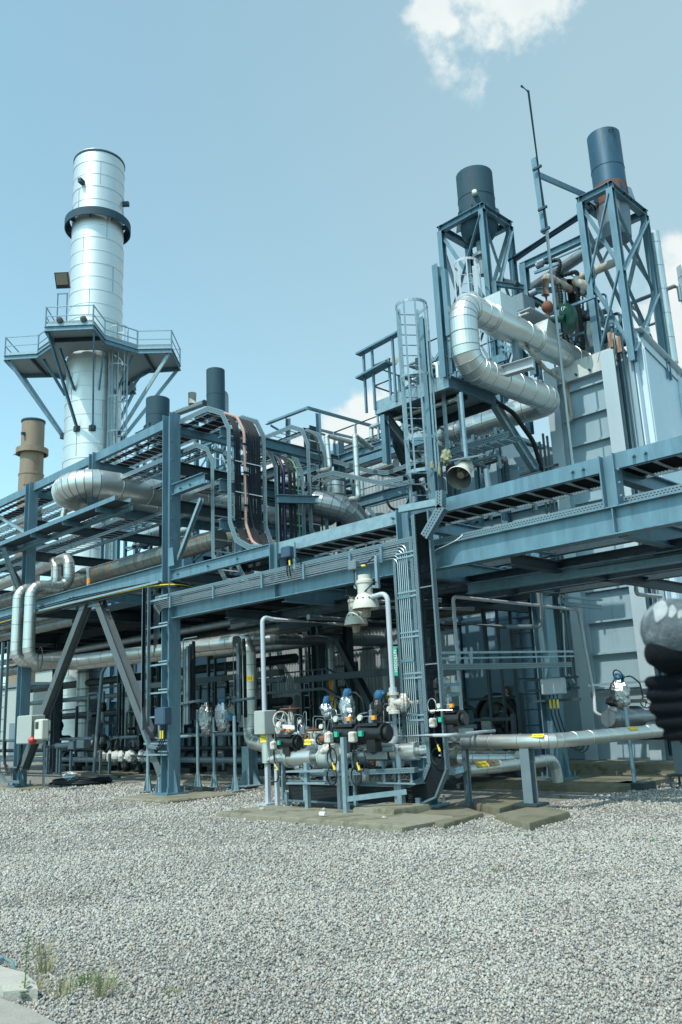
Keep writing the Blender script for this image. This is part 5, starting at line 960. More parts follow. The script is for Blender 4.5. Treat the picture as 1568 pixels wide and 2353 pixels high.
pipe('slim clad pipe left of the square bend downpipe', [p('A4', 445, 885, y=16.0), p('A4', 15, 765, y=14.6), p('A4', 45, 1070, y=14.6), p('A4', -60, 1085, y=14.6)], .065, .06, CLAD, .45, 14)
pipe('clad pipe stepping along behind the caged ladder', [p('A4', 670, 870, y=16.6), p('A4', 420, 800, y=15.6), p('A4', 415, 690, y=15.6), p('A4', 700, 590, y=15.6), p('A4', 1180, 440, y=15.6)], .06, .06, CLAD, .45, 12)
for i, (y, z, r) in enumerate(((20.3, 9.75, .12), (20.7, 10.1, .1), (18.0, 8.7, .15))): pipe(['slim clad pipe above the large banded run', 'upper slim clad pipe by the hall roof', 'clad pipe in front of the large banded run'][i], [(-27, y, z), (-15.5, y, z)], r, None, CLAD, .6, 14)
cv = [p('A4', -200, 930, y=15.4), p('A4', 60, 1010, y=15.4), p('A4', 400, 1110, y=15.4), p('A4', 560, 1120, y=15.2), p('A4', 700, 1070, y=15.2), p('A4', 900, 990, y=15.2)]
tray('sagging perforated tray curving in front of the corrugated hall', cv, YY, .5, .11)
cables('black cables draped on the sagging tray', cv, YY, [.1, .16, .25, .35], .022, .02)
cv = [p('A4', -180, 1230, y=14.2), p('A4', -60, 1150, y=14.2), p('A4', 80, 1120, y=14.2), p('A4', 500, 1215, y=14.2), p('A4', 700, 1170, y=14.2)]
tray('lower curved tray below the sagging one', cv, YY, .4, .11)
pipe('wide clad standpipe on the bracket by the curved trays', [p('A4', 90, 1340, y=15.2), p('A4', 85, 1190, y=15.2)], .26, None, CLAD, .3, 24, name='clad_standpipe')
pipe('clad elbow hanging under the bracket by the curved trays', [p('A4', -250, 1480, y=15.2), p('A4', 40, 1490, y=15.2), p('A4', 90, 1400, y=15.2)], .27, .35, CLADP, .3, 24)
MB().torus(p('A4', 665, 1315, y=19), (.2, -.9, 0), .42, .04, 24, 6).torus(p('A4', 660, 1320, y=18.9), (.2, -.9, .1), .38, .03, 24, 6).build('cable_coil', BLACK, None, 'coil of black cable hung beside the foot of the caged ladder', 'cable coil')
# ------------------------------------------------------------------ pipework and rails crowding the roofs
rr = random.Random(31)
def clutter(name, label, x0, x1, y0, y1, z0, z1, n, mats, cat='pipework', posts=4):
    t = thing(name, label, cat, ((x0+x1)/2, (y0+y1)/2, z0))
    for i in range(n):
        x, y, z = rr.uniform(x0, x1), rr.uniform(y0, y1), rr.uniform(z0+.3, z1); r = rr.choice((.03, .045, .06, .09)); pts = [V((x, y, z0))] if i % 2 else [V((x-.8, y, z))]
        pts += [V((x, y, z)), V((x, y+rr.choice((-1, 1))*rr.uniform(.3, 1), z))]; pts += [pts[-1]+V((rr.uniform(.5, 1.6), 0, 0)), pts[-1]+V((rr.uniform(.5, 1.6), 0, -rr.uniform(.3, 1.0)))]
        pts[-1].x = pts[-2].x; MB().tube(pts, r, .12, 9, .6 if r > .05 else 0, .006).build('pipe', rr.choice(mats), t)
        if i % 3 == 0: MB().ball(pts[1], r*2.4, r*2.4, r*2.8, .1, 10, 7, seed=i).cyl(pts[1], pts[1]+V((0, -.25, .1)), r*.6, 8).build('valve', rr.choice((DARKP, RUST, GREYP)), t, sharp=25)
    for i in range(posts):
        x = x0+(x1-x0)*(i+.5)/posts; y = rr.uniform(y0, y1); MB().ibeam((x, y, z0), (x, y, z1), .12, .1, .01, .008, up=(0, 1, 0)).build('post', GALV, t)
        MB().bar((x, y, rr.uniform(z0+.5, z1)), (x+(x1-x0)/posts, y, rr.uniform(z0+.5, z1)), .07, .09).build('rail', GALV, t)
    return t
clutter('roof_pipework', 'crowd of thin pipes and posts on the casing roof between the two towers', -12.6, -10.0, 20.6, 23.5, 10.7, 13.2, 16, (GREYP, CLADP, DARKP, GALV))
clutter('roof_pipework', 'thin pipes and posts behind the left tower legs', -15.5, -12.8, 18.2, 20.6, 9.3, 12.0, 10, (GREYP, CLAD, DARKP))
clutter('deck_pipework', 'pipes and posts crowding below the access platform', -14.5, -11.6, 17.2, 18.4, 6.3, 8.8, 10, (DARKP, GREYP, GALVD))
clutter('deck_pipework', 'pipes and posts behind the cable risers in the middle', -19.0, -14.2, 17.0, 20.5, 4.8, 8.6, 16, (GREYP, CLADP, DARKP, GALV))
clutter('deck_pipework', 'pipes and posts in the upper left rack behind the big loop', -30.0, -19.0, 17.0, 20.5, 6.0, 8.9, 18, (GREYP, CLADP, CLADO, GALVD), posts=8)
for i, (a, b, y) in enumerate((((-14.1, 18.7), (-11.9, 18.7), 0), ((-17.2, 17.2), (-13.6, 17.2), 0), ((-20.5, 20.9), (-16.8, 20.9), 0))):
    zb = (11.1, 8.9, 8.8)[i]; t = thing('guard_rail', ['guard rail in front of the left tower', 'guard rail left of the access platform', 'guard rail before the corrugated hall roof'][i], 'guard rail', (a[0], a[1], zb))
    for z in (.5, 1.05): MB().tube([(a[0], a[1], zb+z), (b[0], b[1], zb+z)], .025, 0, 8).build('rail', GALVL, t)
    for k in range(5): x = a[0]+(b[0]-a[0])*k/4; MB().bar((x, a[1], zb-.2), (x, a[1], zb+1.07), .05, .05, up=(1, 0, 0)).build('post', GALVL, t)
    MB().bar((a[0], a[1], zb-.1), (b[0], b[1], zb-.1), .1, .22).build('edge_beam', GALV, t)
# ------------------------------------------------------------------ far unit on the left
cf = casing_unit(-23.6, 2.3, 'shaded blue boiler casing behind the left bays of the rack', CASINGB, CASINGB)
T2a = tower(-36.2, -34.6, 22.0, 23.4, 9.3, 16.15, 'far steel tower under the wide silencer behind the tall column', 2)
silencer((-35.4, 22.7), .60, 16.0, 17.9, 'wide dark silencer poking above the top tray left of the tall column', DARKP)
T2b = tower(-31.9, -30.9, 22.6, 24.2, 10.2, 15.9, 'far steel tower under the slim silencer right of the tall column', 2)
silencer((-31.4, 23.4), .45, 15.7, 18.35, 'slim dark silencer standing above the cable riser', DARKP)
pipe('clad pipe rising beside the slim far silencer', [p('A3', 440, 420, y=24), p('A3', 593, 322, y=24), p('A3', 595, 540, y=24)], .15, .3, CLADP, .7, 16)
pipe('small pale canister on a pipe left of the slim far silencer', [p('A3', 332, 425, y=23), p('A3', 332, 340, y=23)], .21, None, CREAM, 0, 16, name='vent_canister', cat='vent')
pipe('sloping clad pipe below the pale canister', [p('A3', 190, 505, y=23), p('A3', 430, 415, y=23)], .16, None, CLADP, .7, 16)
for i, (x, y, z0, z1) in enumerate(((-37.5, 24, 10.4, 14.6), (-33.6, 21.8, 8.5, 12.0))):
    pipe(['white fitting pipe beside the foot of the stack', 'upright clad pipe behind the mid level pipe'][i], [(x, y, z0), (x, y, z1)], .22 if i == 0 else .42, None, WHITEP if i == 0 else CLAD, .6, 18)
rf = thing('roof_frame_far', 'jumble of beams and rails on top of the far blue casing', 'steel frame', (-35, 22.5, 10.7))
for z in (11.2, 12.6, 14.0): MB().ibeam((-40, 22.0, z), (-28, 22.0, z), .22, .14).build('beam', GALV, rf)
for x in (-39.5, -37.9, -34.2, -32.8, -29.5, -28.2): MB().ibeam((x, 22.0, 9), (x, 22.0, 14.2), .18, .14, up=(0, 1, 0)).build('post', GALV, rf)
for x in (-39.5, -32.8, -29.5): MB().ang((x, 21.9, 11.2), (x+1.6, 21.9, 14.0), .1).ang((x+1.6, 21.85, 11.2), (x, 21.85, 14.0), .1).build('brace', GALVL, rf)
BRT = mat('pale_galvanised_ladder', (.34, .42, .46), .45, .3, .12, 10)
# ------------------------------------------------------------------ the big stack
CX, CY_ = -41.9, 22.6
sx_, top = 1.48, 35.2
st = thing('exhaust_stack', 'tall shiny banded exhaust stack with a ring collar on the left', 'chimney', (CX, CY_, 0))
pr = []
z = 0.0; k = 0
rad = lambda z: 1.60-.11*min(1, max(0, (z-8)/22))
while z < top-.3:
    r = rad(z); pr += [(r, z), (r, z+.80), (r+.018, z+.805), (r+.018, z+.835)]; z += .84; k += 1
pr += [(rad(top), z), (rad(top), top)]
STK = mat('stack_cladding', (.58, .62, .62), .42, .65, .06, 1.2, 0, 3, (.50, .54, .54), .42, .6, streak=True)
MB().lathe((CX, CY_, 0), pr, n=56, cap0=False, cap1=False).build('cladding', STK, st, sharp=25)
MB().lathe((CX, CY_, 0), [(1.50, top-.1), (1.53, top-.08), (1.53, top), (1.40, top), (1.40, top-3), (.01, top-3.1)], n=48, cap0=False, cap1=False).build('rim', DARKP, st)
q = MB()
for zz in np.arange(2.5, top, 1.68):
    r = rad(zz)+.012
    for a in np.arange(0, 6.28, .055): q.cbox((CX+r*math.cos(a), CY_+r*math.sin(a), zz), .022, .022, .03)
q.build('rivets', GREYP, st, kind='stuff')
q = MB()
for j, zz in enumerate(np.arange(2.6, top-1, 1.68)):
    for a in (j*.9, j*.9+2.1, j*.9+4.2):
        r = rad(zz)+.004; a0 = a+2.2; q.bar((CX+r*math.cos(a0), CY_+r*math.sin(a0), zz), (CX+r*math.cos(a0), CY_+r*math.sin(a0), zz+1.6), .02, .02, up=(math.cos(a0), math.sin(a0), 0))
q.build('seams', GREYP, st, kind='stuff')
MB().lathe((CX, CY_, 0), [(1.86, 30.6), (1.92, 30.6), (1.92, 31.1), (1.62, 31.1), (1.62, 31.04), (1.86, 31.04), (1.86, 30.6)], n=56, cap0=False, cap1=False).build('ring_collar', DARKP, st)
for a in np.arange(0, 6.2, .785): MB().bar((CX+1.45*math.cos(a), CY_+1.45*math.sin(a), 30.8), (CX+1.88*math.cos(a), CY_+1.88*math.sin(a), 30.8), .06, .3).build('collar_bracket', DARKP, st)
for a, zz in ((-1.15, 33.0), (.78, 32.4)): MB().bar((CX+1.45*math.cos(a), CY_+1.45*math.sin(a), zz), (CX+1.85*math.cos(a), CY_+1.85*math.sin(a), zz), .22, .26).build('warning_lamp_box', DARKP, st)
MB().torus((CX-1.35, CY_-.75, 27.6), (.5, .85, 0), .12, .05, 14, 6).bar((CX-1.35, CY_-.78, 27.5), (CX-1.35, CY_-.72, 27.0), .14, .06, up=(1, 0, 0)).build('lifting_lug', DARKP, st)
DZ = 22.2
D1 = V((.707, -.707, 0)); D2 = V((.707, .707, 0)); CC = V((CX, CY_, 0))
lp = lambda a, b, z: CC+D1*a+D2*b+V((0, 0, z))
PL = [(4.6, -1.25), (4.6, 1.25), (2.8, 1.35), (1.35, 2.8), (1.25, 4.7), (-1.25, 4.7), (-1.35, 2.8), (-2.8, 1.35), (-4.6, 1.25), (-4.6, -1.25), (-2.8, -1.35), (-1.35, -2.8), (-1.25, -4.7), (1.25, -4.7), (1.35, -2.8), (2.8, -1.35)]
pf = thing('stack_platform', 'cross shaped steel platform with railings around the tall stack', 'platform', (CX, CY_, DZ))
# deck as a ring of quads around the stack
q = MB(); n = len(PL); rg = [lp(a, b, DZ) for a, b in PL]; ri = []
for a, b in PL:
    s_ = 1.62/math.hypot(a, b); ri.append(lp(a*s_, b*s_, DZ))
q.add(rg+ri+[v+V((0, 0, .04)) for v in rg]+[v+V((0, 0, .04)) for v in ri], [(i, (i+1) % n, n+(i+1) % n, n+i) for i in range(n)]+[(2*n+i, 3*n+i, 3*n+(i+1) % n, 2*n+(i+1) % n) for i in range(n)]); q.build('grating_floor', GRATE, pf)
for i in range(n):
    a, b = rg[i], rg[(i+1) % n]; MB().chan(a-V((0, 0, .12)), b-V((0, 0, .12)), .26, .08).build('edge_beam', GALV, pf)
    MB().bar(a+V((0, 0, .62)), b+V((0, 0, .62)), .045, .045).bar(a+V((0, 0, 1.15)), b+V((0, 0, 1.15)), .05, .05).bar(a+V((0, 0, .12)), b+V((0, 0, .12)), .02, .14).build('rail', GALVL, pf)
    MB().bar(a, a+V((0, 0, 1.17)), .07, .07, up=(1, 0, 0)).build('rail_post', GALVL, pf)
for i in (0, 1, 4, 5, 8, 9, 12, 13):
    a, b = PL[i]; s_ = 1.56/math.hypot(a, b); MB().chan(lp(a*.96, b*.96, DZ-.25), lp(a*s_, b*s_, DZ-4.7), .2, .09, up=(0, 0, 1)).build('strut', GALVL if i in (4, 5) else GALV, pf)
    q = lp(a*s_, b*s_, DZ-4.6); MB().cbox(q, .3, .3, .3).build('strut_shoe', GALVD, pf)
for a, b in ((2.8, 1.35), (1.35, 2.8), (2.8, -1.35), (1.35, -2.8), (-2.8, 1.35), (-1.35, 2.8)):
    s_ = 1.56/math.hypot(a, b); MB().chan(lp(a*.9, b*.9, DZ-.25), lp(a*s_, b*s_, DZ-2.3), .16, .08).build('strut', GALV, pf)
for a, b in ((3.2, 0), (0, 3.2), (0, -3.2), (-3.2, 0)):
    o = (0, 1) if b == 0 else (1, 0); MB().chan(lp(a-o[0]*1.25, b-o[1]*1.25, DZ-.12), lp(a+o[0]*1.25, b+o[1]*1.25, DZ-.12), .24, .08).build('joist', GALVD, pf)
for k in range(3): MB().tube([rg[14]+V((0, 0, .2+.05*k)), rg[15]+V((0, 0, .2+.05*k)), rg[0]+V((0, 0, .2+.05*k)), rg[1]+V((0, 0, .2+.05*k)), rg[2]+V((0, 0, .2+.05*k)), rg[3]+V((0, 0, .2+.05*k)), rg[4]+V((0, 0, .2+.05*k))], .02, .2, 6).build('conduit', GALVL, pf)
c = lp(4.2, -.55, DZ+2.9)
fl = thing('floodlight', 'square floodlight on two posts above the stack platform', 'floodlight', c-V((0, 0, 2.9)))
for s_ in (-.25, .25): MB().bar(c+D2*s_-V((0, 0, 2.7)), c+D2*s_-V((0, 0, .75)), .05, .05, up=(1, 0, 0)).build('post', GALV, fl)
MB().bar(c-D2*.3-V((0, 0, .78)), c+D2*.3-V((0, 0, .78)), .06, .06).build('bracket', GALV, fl)
nv = (D1*.75+V((0, 0, -.45))).normalized(); q = MB(); up_ = D2.cross(nv).normalized()*-1
if up_.z < 0: up_ = -up_
q.add([tuple(c+D2*a*.36+up_*b*.42+nv*k) for k in (0, .22) for a, b in ((-1, -1), (1, -1), (1, 1), (-1, 1))], [(0, 1, 2, 3), (7, 6, 5, 4), (0, 4, 5, 1), (1, 5, 6, 2), (2, 6, 7, 3), (3, 7, 4, 0)]); q.build('housing', BLACKM, fl)
q = MB(); q.add([tuple(c+D2*a*.31+up_*(b*.30+.08)+nv*.225) for a, b in ((-1, -1), (1, -1), (1, 1), (-1, 1))], [(0, 1, 2, 3), (3, 2, 1, 0)][:1]); q.build('glass', GLASS, fl)
for a, b in ((4.5, -.5), (4.5, .75)): MB().lathe(lp(a, b, DZ+.35), [(.02, -.02), (.17, 0), (.17, .2), (.02, .22)], tuple(D1), 16).build('round_lamp', BLACKM, None, 'small round lamp at the %s of the front bay of the stack platform' % ('left' if b < 0 else 'right'), 'lamp')
LD = (D1*.62+D2*.785); o = CC+LD*1.80
ladder('long caged ladder running up the right side of the stack', o.x, o.y, 10, DZ+1.0, .5, (12.0, DZ+1.3), tuple(LD), tuple((D1*.785-D2*.62)), hoops=(12.0, 13.2, 15.2, 17.3, 19.3, 21.2, DZ+1.3), R=.50, rs=.3, m=BRT)
for s_ in (-.3, .3): MB().bar(o+(D1*.785-D2*.62)*s_+V((0, 0, 9)), o+(D1*.785-D2*.62)*s_+V((0, 0, DZ)), .06, .1, up=(1, 0, 0)).build('ladder_rail', BRT, st)
o2 = CC+(D1*.72+D2*.70)*1.66
for k in (0, .18): MB().bar((o2.x+k, o2.y+k, 8), (o2.x+k, o2.y+k, DZ-.2), .08, .1, up=(1, -1, 0)).build('cable_riser', DARKP if k == 0 else GALVL, st)
# far rusty chimney
rc = thing('rusty_chimney', 'distant buff and rust coloured chimney with a ring collar at the far left', 'chimney', (-100.4, 45.8, 0)); rx = (-100.4, 45.8, 0)
MB().lathe(rx, [(1.62, 0), (1.50, 33.0), (1.56, 33.05), (1.56, 33.25), (1.44, 33.3), (1.40, 40.2)], n=40, cap0=False, cap1=False).build('shell', BUFF, rc)
MB().lathe(rx, [(1.42, 40.1), (1.50, 40.2), (1.50, 40.4), (1.3, 40.4), (1.3, 38), (.01, 37.9)], n=40, cap0=False, cap1=False).build('rim', DARKP, rc)
MB().lathe(rx, [(1.82, 35.9), (1.98, 35.9), (1.98, 36.6), (1.42, 36.6), (1.42, 36.5), (1.82, 36.4), (1.82, 35.9)], n=40, cap0=False, cap1=False).build('ring_collar', BUFF, rc)
for a in (-1.2, 2.6): MB().bar((rx[0]+1.4*math.cos(a), rx[1]+1.4*math.sin(a), 38.3), (rx[0]+1.9*math.cos(a), rx[1]+1.9*math.sin(a), 38.2), .3, .35).build('lamp_bracket', DARKP, rc)
# two birds
for i, (u, v) in enumerate(((38, 1045), (60, 1115))):
    c = pd('O', u, v, 60); b = MB(); r_ = V((.7, .71, 0)); w_ = .28
    b.add([tuple(c-r_*w_+V((0, 0, -.06))), tuple(c-r_*w_*.5+V((0, 0, .10))), tuple(c+V((0, 0, .0))), tuple(c+r_*w_*.5+V((0, 0, .14))), tuple(c+r_*w_+V((0, 0, .05))), tuple(c+r_*w_*.5+V((0, 0, .06))), tuple(c+V((0, 0, -.07))), tuple(c-r_*w_*.5+V((0, 0, .02))), tuple(c+V((.1, -.1, -.03)))], [(0, 1, 7), (1, 2, 6, 7), (2, 3, 5, 6), (3, 4, 5), (2, 6, 8)]); b.build('bird', BLACK, None, ['upper distant bird gliding left of the shiny stack', 'lower distant bird beside the buff chimney'][i], 'bird')
# things behind the left bays
b = thing('valve_train', 'row of white wrapped valves on a low pipe behind the braced column', 'valve row', (-27, 16, 0)); q = MB().tube([p('B1', 830, 1830, y=16.6), p('B1', 1420, 1850, y=16.0)], .06, 0, 10).build('pipe', GREYP, b)
for i, (a, w_) in enumerate(((910, .26), (985, .15), (1040, .24), (1090, .16), (1170, .26), (1275, .2), (1330, .2), (1375, .2))): c = p('B1', a, 1850, y=16.3); MB().ball(c, w_, w_*.8, .20, .16, 12, 8, seed=i).build('wrapped_valve', mat('white_wrap%d' % i, (.50, .52, .50), .7, 0, .1, 10, .6, 20) if i == 0 else MT['white_wrap0'], b, sharp=12)
for i, a in enumerate(((1130, 1930), (1240, 1990), (860, 1700), (930, 1720), (1000, 1790), (1060, 1770), (1250, 1740))): c = p('B1', *a, y=16.6); MB().ball(c, .18, .16, .28, .2, 10, 7, seed=i+20).cyl(c, c+V((0, 0, .5)), .03, 8).build('actuator', BLACKM, b, sharp=15)
for i, (u0, u1, h_) in enumerate(((985, 1080, 1680), (1080, 1240, 1670), (1240, 1300, 1640))): pipe(['thin steel tube bridge left over the wrapped valves', 'thin steel tube bridge middle over the wrapped valves', 'thin steel tube bridge right over the wrapped valves'][i], [p('B1', u0, 1790, y=16.3), p('B1', u0, h_+20, y=16.3), p('B1', u1, h_, y=16.3), p('B1', u1, 1760, y=16.3)], .014, .1, GREYP, 0, 6, name='thin_pipe')
pipe('grey pipe run with blocks at floor level on the left', [p('B1', 390, 1765, y=15), p('B1', 620, 1750, y=15.5), p('B1', 840, 1730, y=16)], .10, .1, GREYP, .8, 12)
for i, a in enumerate(((665, 1750, .2), (750, 1740, .26))): c = p('B1', a[0], a[1], y=15.4); MB().bevbox(c-V((a[2], .15, .15)), c+V((a[2], .15, .15)), .02).build('insulation_box', GREYP, None, ['pale block on the floor level pipe at the left', 'darker block on the floor level pipe at the left'][i], 'box')
for i, a in enumerate((430, 520, 545, 640, 905, 985)): c = p('B1', a, 1760, y=15.6); MB().bar((c.x, c.y, 0), (c.x, c.y, 1.0-.05*i), .08, .08, up=(1, 0, 0)).bar((c.x-.12, c.y, .02), (c.x+.12, c.y, .02), .2, .03).build('support_post', GREYP, None, 'pipe support post %s at the left floor pipe' % ['nearest the cabinets', 'second from the cabinets', 'twin of the second', 'in the middle', 'by the drain pipe', 'right of the drain pipe'][i], 'support post')
b = thing('vent_grille', 'grey louvred panel low on the far blue casing', 'panel', p('B1', 790, 1660, y=20)); c = p('B1', 790, 1640, y=20); MB().bevbox(c-V((.7, .1, .35)), c+V((.7, .1, .3)), .02).build('panel', GREYP, b)
for k in range(2): MB().box(c+V((-.45+.5*k, -.12, -.15)), c+V((-.15+.5*k, -.1, .15))).build('vent_slots', DARKP, b)
def manhole(c, r, label):
    t = thing('manhole', label, 'manhole', c); MB().lathe(c, [(r*1.15, .1), (r*1.15, -.06), (r, -.10), (r*.95, -.02), (r*.75, -.02), (r*.72, -.12), (r*.45, -.16), (r*.02, -.16)], (0, 1, 0), 32, False, False).build('cover', BLACKM, t, sharp=25)
    for s_ in (-1, 1): MB().ball((c.x+s_*r*.32, c.y-.18, c.z), r*.12, .08, r*.55).build('fin', DARKP, t)
    MB().torus((c.x, c.y-.05, c.z), (0, 1, 0), r*1.1, .05, 32, 6).build('gasket', BLACK, t)
    return t
manhole(p('B4', 835, 1455, y=19.85), .62, 'large black round manhole cover on the blue panel'); manhole(p('B1', 1140, 1620, y=21.9), .62, 'round manhole low on the far blue casing')
sg = plate(p('B4', 912, 1225, y=19.85), (1, 0, 0), UPV, .22, .36, .01).build('warning_sign', mat('dark_red_sign', (.09, .012, .012), .5), None, 'small dark red warning sign above the manhole cover', 'sign')
text('lettering', 'CAUTION\nPLANT\nUNDER\nNITROGEN\nPRESERVATION', .034, p('B4', 912, 1238, y=19.84), (1, 0, 0), UPV, WINK, sg, off=.006); q = MB(); c = p('B4', 912, 1200, y=19.83); q.add([tuple(c+V((-.03, 0, -.02))), tuple(c+V((.03, 0, -.02))), tuple(c+V((0, 0, .04)))], [(0, 1, 2)]); q.build('triangle', YELL, sg)
# pale tanks / shed far behind on the left
for i, (x, y, w_, d_, h_) in enumerate(((-58, 26, 5, 4, 4.6), (-66, 33, 8, 6, 6.5))): 
    t = thing('equipment_shed', ['pale grey equipment shed at the far left edge', 'second pale shed beyond the first'][i], 'shed', (x, y, 0)); MB().bevbox((x-w_/2, y, 0), (x+w_/2, y+d_, h_), .1).build('wall', BOXG, t); MB().box((x-w_/2-.15, y-.15, h_), (x+w_/2+.15, y+d_+.15, h_+.2)).build('roof', GREYP, t); MB().box((x-.6, y-.05, .1), (x+.6, y-.01, 2.2)).build('door', GREYP, t)
# ------------------------------------------------------------------ lamps
def dome_lamp(c, r, label, hang=.5):
    t = thing('dome_lamp', label, 'lamp', c-V((0, 0, .3))); x, y, z = c
    MB().lathe((x, y, z), [(r, -.10), (r*1.0, -.085), (r*.93, .0), (r*.80, .10), (r*.62, .155), (r*.60, .17), (r*.60, .17)], n=30, cap0=False, cap1=True).lathe((x, y, z), [(r*.97, -.10), (r*.88, .0), (r*.7, .1), (.02, .13)], n=30, cap0=False).build('shade', CREAM, t)
    MB().lathe((x, y, z), [(r*.56, .16), (r*.56, .36), (r*.62, .37), (r*.62, .42), (r*.5, .44), (r*.5, .52)], n=24).build('housing', CREAM, t)
    MB().lathe((x, y, z), [(.02, -.27), (r*.28, -.25), (r*.34, -.18), (r*.34, .1)], n=18, cap1=False).build('glass_globe', GLASS, t)
    q = MB()
    for i in range(12): a = i*math.pi/6; q.cyl((x+r*.84*math.cos(a), y+r*.84*math.sin(a), z+.085), (x+r*.87*math.cos(a), y+r*.87*math.sin(a), z+.098), .014, 6)
    q.build('vent_holes', INK, t); MB().torus((x, y, z-.098), (0, 0, 1), r*.99, .006, 30, 5).build('rim', RUST, t); return t
L1 = dome_lamp(p('C5', 830, 205, y=11.15), .25, 'larger white dome lamp hanging from the middle beam'); MB().bar(p('C5', 700, -330, y=11.2), p('C5', 720, 20, y=11.2), .06, .06, up=(1, 0, 0)).bar(p('C5', 960, -400, y=11.2), p('C5', 980, 10, y=11.2), .06, .06, up=(1, 0, 0)).bar(p('C5', 690, -5, y=11.2), p('C5', 1000, -10, y=11.2), .05, .05).build('hanger', GALVL, L1)
L2 = dome_lamp(p('C5', 705, 415, y=12.3), .24, 'smaller white dome lamp behind and below the larger one'); c = p('C5', 705, 415, y=12.3); MB().cyl(c+V((0, 0, .5)), c+V((0, 0, 1.0)), .03, 8).build('hanger', GALV, L2)
b = thing('lamp_junction_box', 'grey junction box with black cable above the larger dome lamp', 'junction box', p('B6', 260, 600, y=11.15)); c = p('B6', 260, 590, y=11.15); MB().bevbox(c-V((.1, .07, .09)), c+V((.1, .07, .09)), .02).build('box', GREYP, b)
MB().tube([c+V((0, 0, -.08)), p('B6', 270, 760, y=11.05), p('B6', 330, 850, y=11.05), p('B6', 400, 780, y=11.05), p('B6', 440, 730, y=11.1), p('B6', 560, 770, y=11.6)], .014, .1, 6).tube([c+V((.05, 0, -.05)), p('B6', 350, 590, y=11.05), p('B6', 460, 490, y=11.2)], .012, .1, 6).build('cable', BLACK, b)
MB().cyl(p('B6', 330, 592, y=11.06), p('B6', 365, 588, y=11.06), .018, 8).build('yellow_sleeve', YELL, b)
b = thing('blue_junction_box', 'dark blue junction box on the short post above the middle beam', 'junction box', p('A3', 1085, 1590, y=11.3)); c = p('A3', 1085, 1590, y=11.3); MB().bevbox(c-V((.14, .1, .12)), c+V((.14, .1, .12)), .025).build('box', BXB, b)
for i, (a, bb) in enumerate(((1075, 1750), (1100, 1750), (1180, 1640), (1010, 1640))): MB().tube([c+V((.02*i, -.02, -.1)), p('A3', a, bb, y=11.25), p('A3', a+20-5*i, bb+60, y=11.4)], .013, .1, 6).build('cable', BLACK, b)
MB().cyl(p('A3', 1095, 1650, y=11.2), p('A3', 1098, 1690, y=11.2), .018, 8).build('yellow_sleeve', YELL, b); MB().bar(p('A3', 1130, 1510, y=11.35), p('A3', 1140, 1750, y=11.35), .06, .04, up=(0, 1, 0)).build('backing_rail', GALVL, b)
# floodlight horn
hl = thing('horn_floodlight', 'cream horn shaped floodlight under a square plate by the caged ladder', 'floodlight', p('A4', 1230, 1080, y=14.2)); c = p('A4', 1238, 1090, y=14.2); ax = V((.15, -.72, -.62)).normalized()
MB().lathe(c, [(.27, .30), (.275, .28), (.215, .12), (.15, -.02), (.14, -.06), (.17, -.07), (.17, -.24), (.12, -.26)], tuple(ax), 30, False, True).build('horn', CREAM, hl); MB().lathe(c, [(.262, .29), (.205, .12), (.14, -.02), (.02, -.04)], tuple(ax), 30, False, False).build('reflector', CLADO, hl)
MB().lathe(c, [(.08, -.03), (.09, .1), (.08, .17), (.02, .18)], tuple(ax), 16).build('bulb', GLASS, hl); MB().bar(c+V((-.32, .1, .36)), c+V((.42, .2, .30)), .5, .015, up=(.0, -.35, 1)).build('cover_plate', GREYP, hl)
MB().bar(c+V((.42, .25, .0)), c+V((.46, .25, -.9)), .08, .08, up=(0, 1, 0)).bar(c+V((-.1, .3, .4)), c+V((-.1, .3, 1.9)), .06, .06, up=(0, 1, 0)).build('bracket', GALVL, hl)
b = p('A4', 1085, 960, y=14.4); MB().ball(b, .13, .1, .16, .3, 12, 9, seed=4).ball(b+V((-.2, 0, -.25)), .04, .04, .16, .3, 8, 6, seed=5).ball(b+V((-.4, 0, -.1)), .05, .04, .1, .3, 8, 6, seed=6).build('rag', mat('yellowed_rag', (.24, .25, .16), .9, 0, .2, 14, .6, 20), None, 'knotted yellowed rag tied to the cage beside the horn floodlight', 'rag', sharp=15)
# ------------------------------------------------------------------ valve skid
SK = thing('skid_pipeline', 'insulated pipeline with boxed valves along the front of the skid', 'pipeline', (-12, 11, 0))
sk = [(-13.3, 11.1, .86), (-12.8, 11.1, .90), (-9.3, 11.35, 1.0)]
MB().tube([(-13.33, 11.1, .82), (-13.0, 11.1, .90), (-10.4, 11.15, .95), (-9.4, 11.3, 1.02)], .078, .1, 20, .4, .006).build('pipe_run', CLAD, SK)
def cl(c0, c1, r, m=CLAD, nm='clad_drum'): MB().cyl(c0, c1, r, 28).cyl(V(c0)-(V(c1)-V(c0)).normalized()*.03, c0, r*1.04, 28).build(nm, m, SK, sharp=20)
cl((-12.62, 11.1, .90), (-12.0, 11.12, .92), .155); cl((-12.66, 11.1, .90), (-12.62, 11.1, .9), .18)
MB().bevbox((-11.75, 10.96, .92), (-11.25, 11.3, 1.14), .02).build('valve_box', BOXG, SK); cl((-11.75, 11.12, .90), (-11.25, 11.14, .9), .175, BOXG)
MB().bevbox((-10.6, 11.0, .85), (-10.1, 11.4, 1.15), .03).build('valve_box', CLADP, SK); cl((-10.05, 11.2, .98), (-9.6, 11.25, 1.0), .15)
cl((-13.1, 11.9, 1.0), (-12.3, 11.9, 1.0), .19, CLADP)
MB().bevbox((-13.35, 11.75, .62), (-12.75, 12.2, 1.35), .03).build('valve_box', BOXG, SK)
for x, y in ((-12.75, 11.5), (-12.2, 11.6), (-11.5, 11.6), (-11.15, 11.55)): MB().cyl((x, y, .22), (x, y, .68), .075, 18).build('drop_sleeve', CLAD, SK)
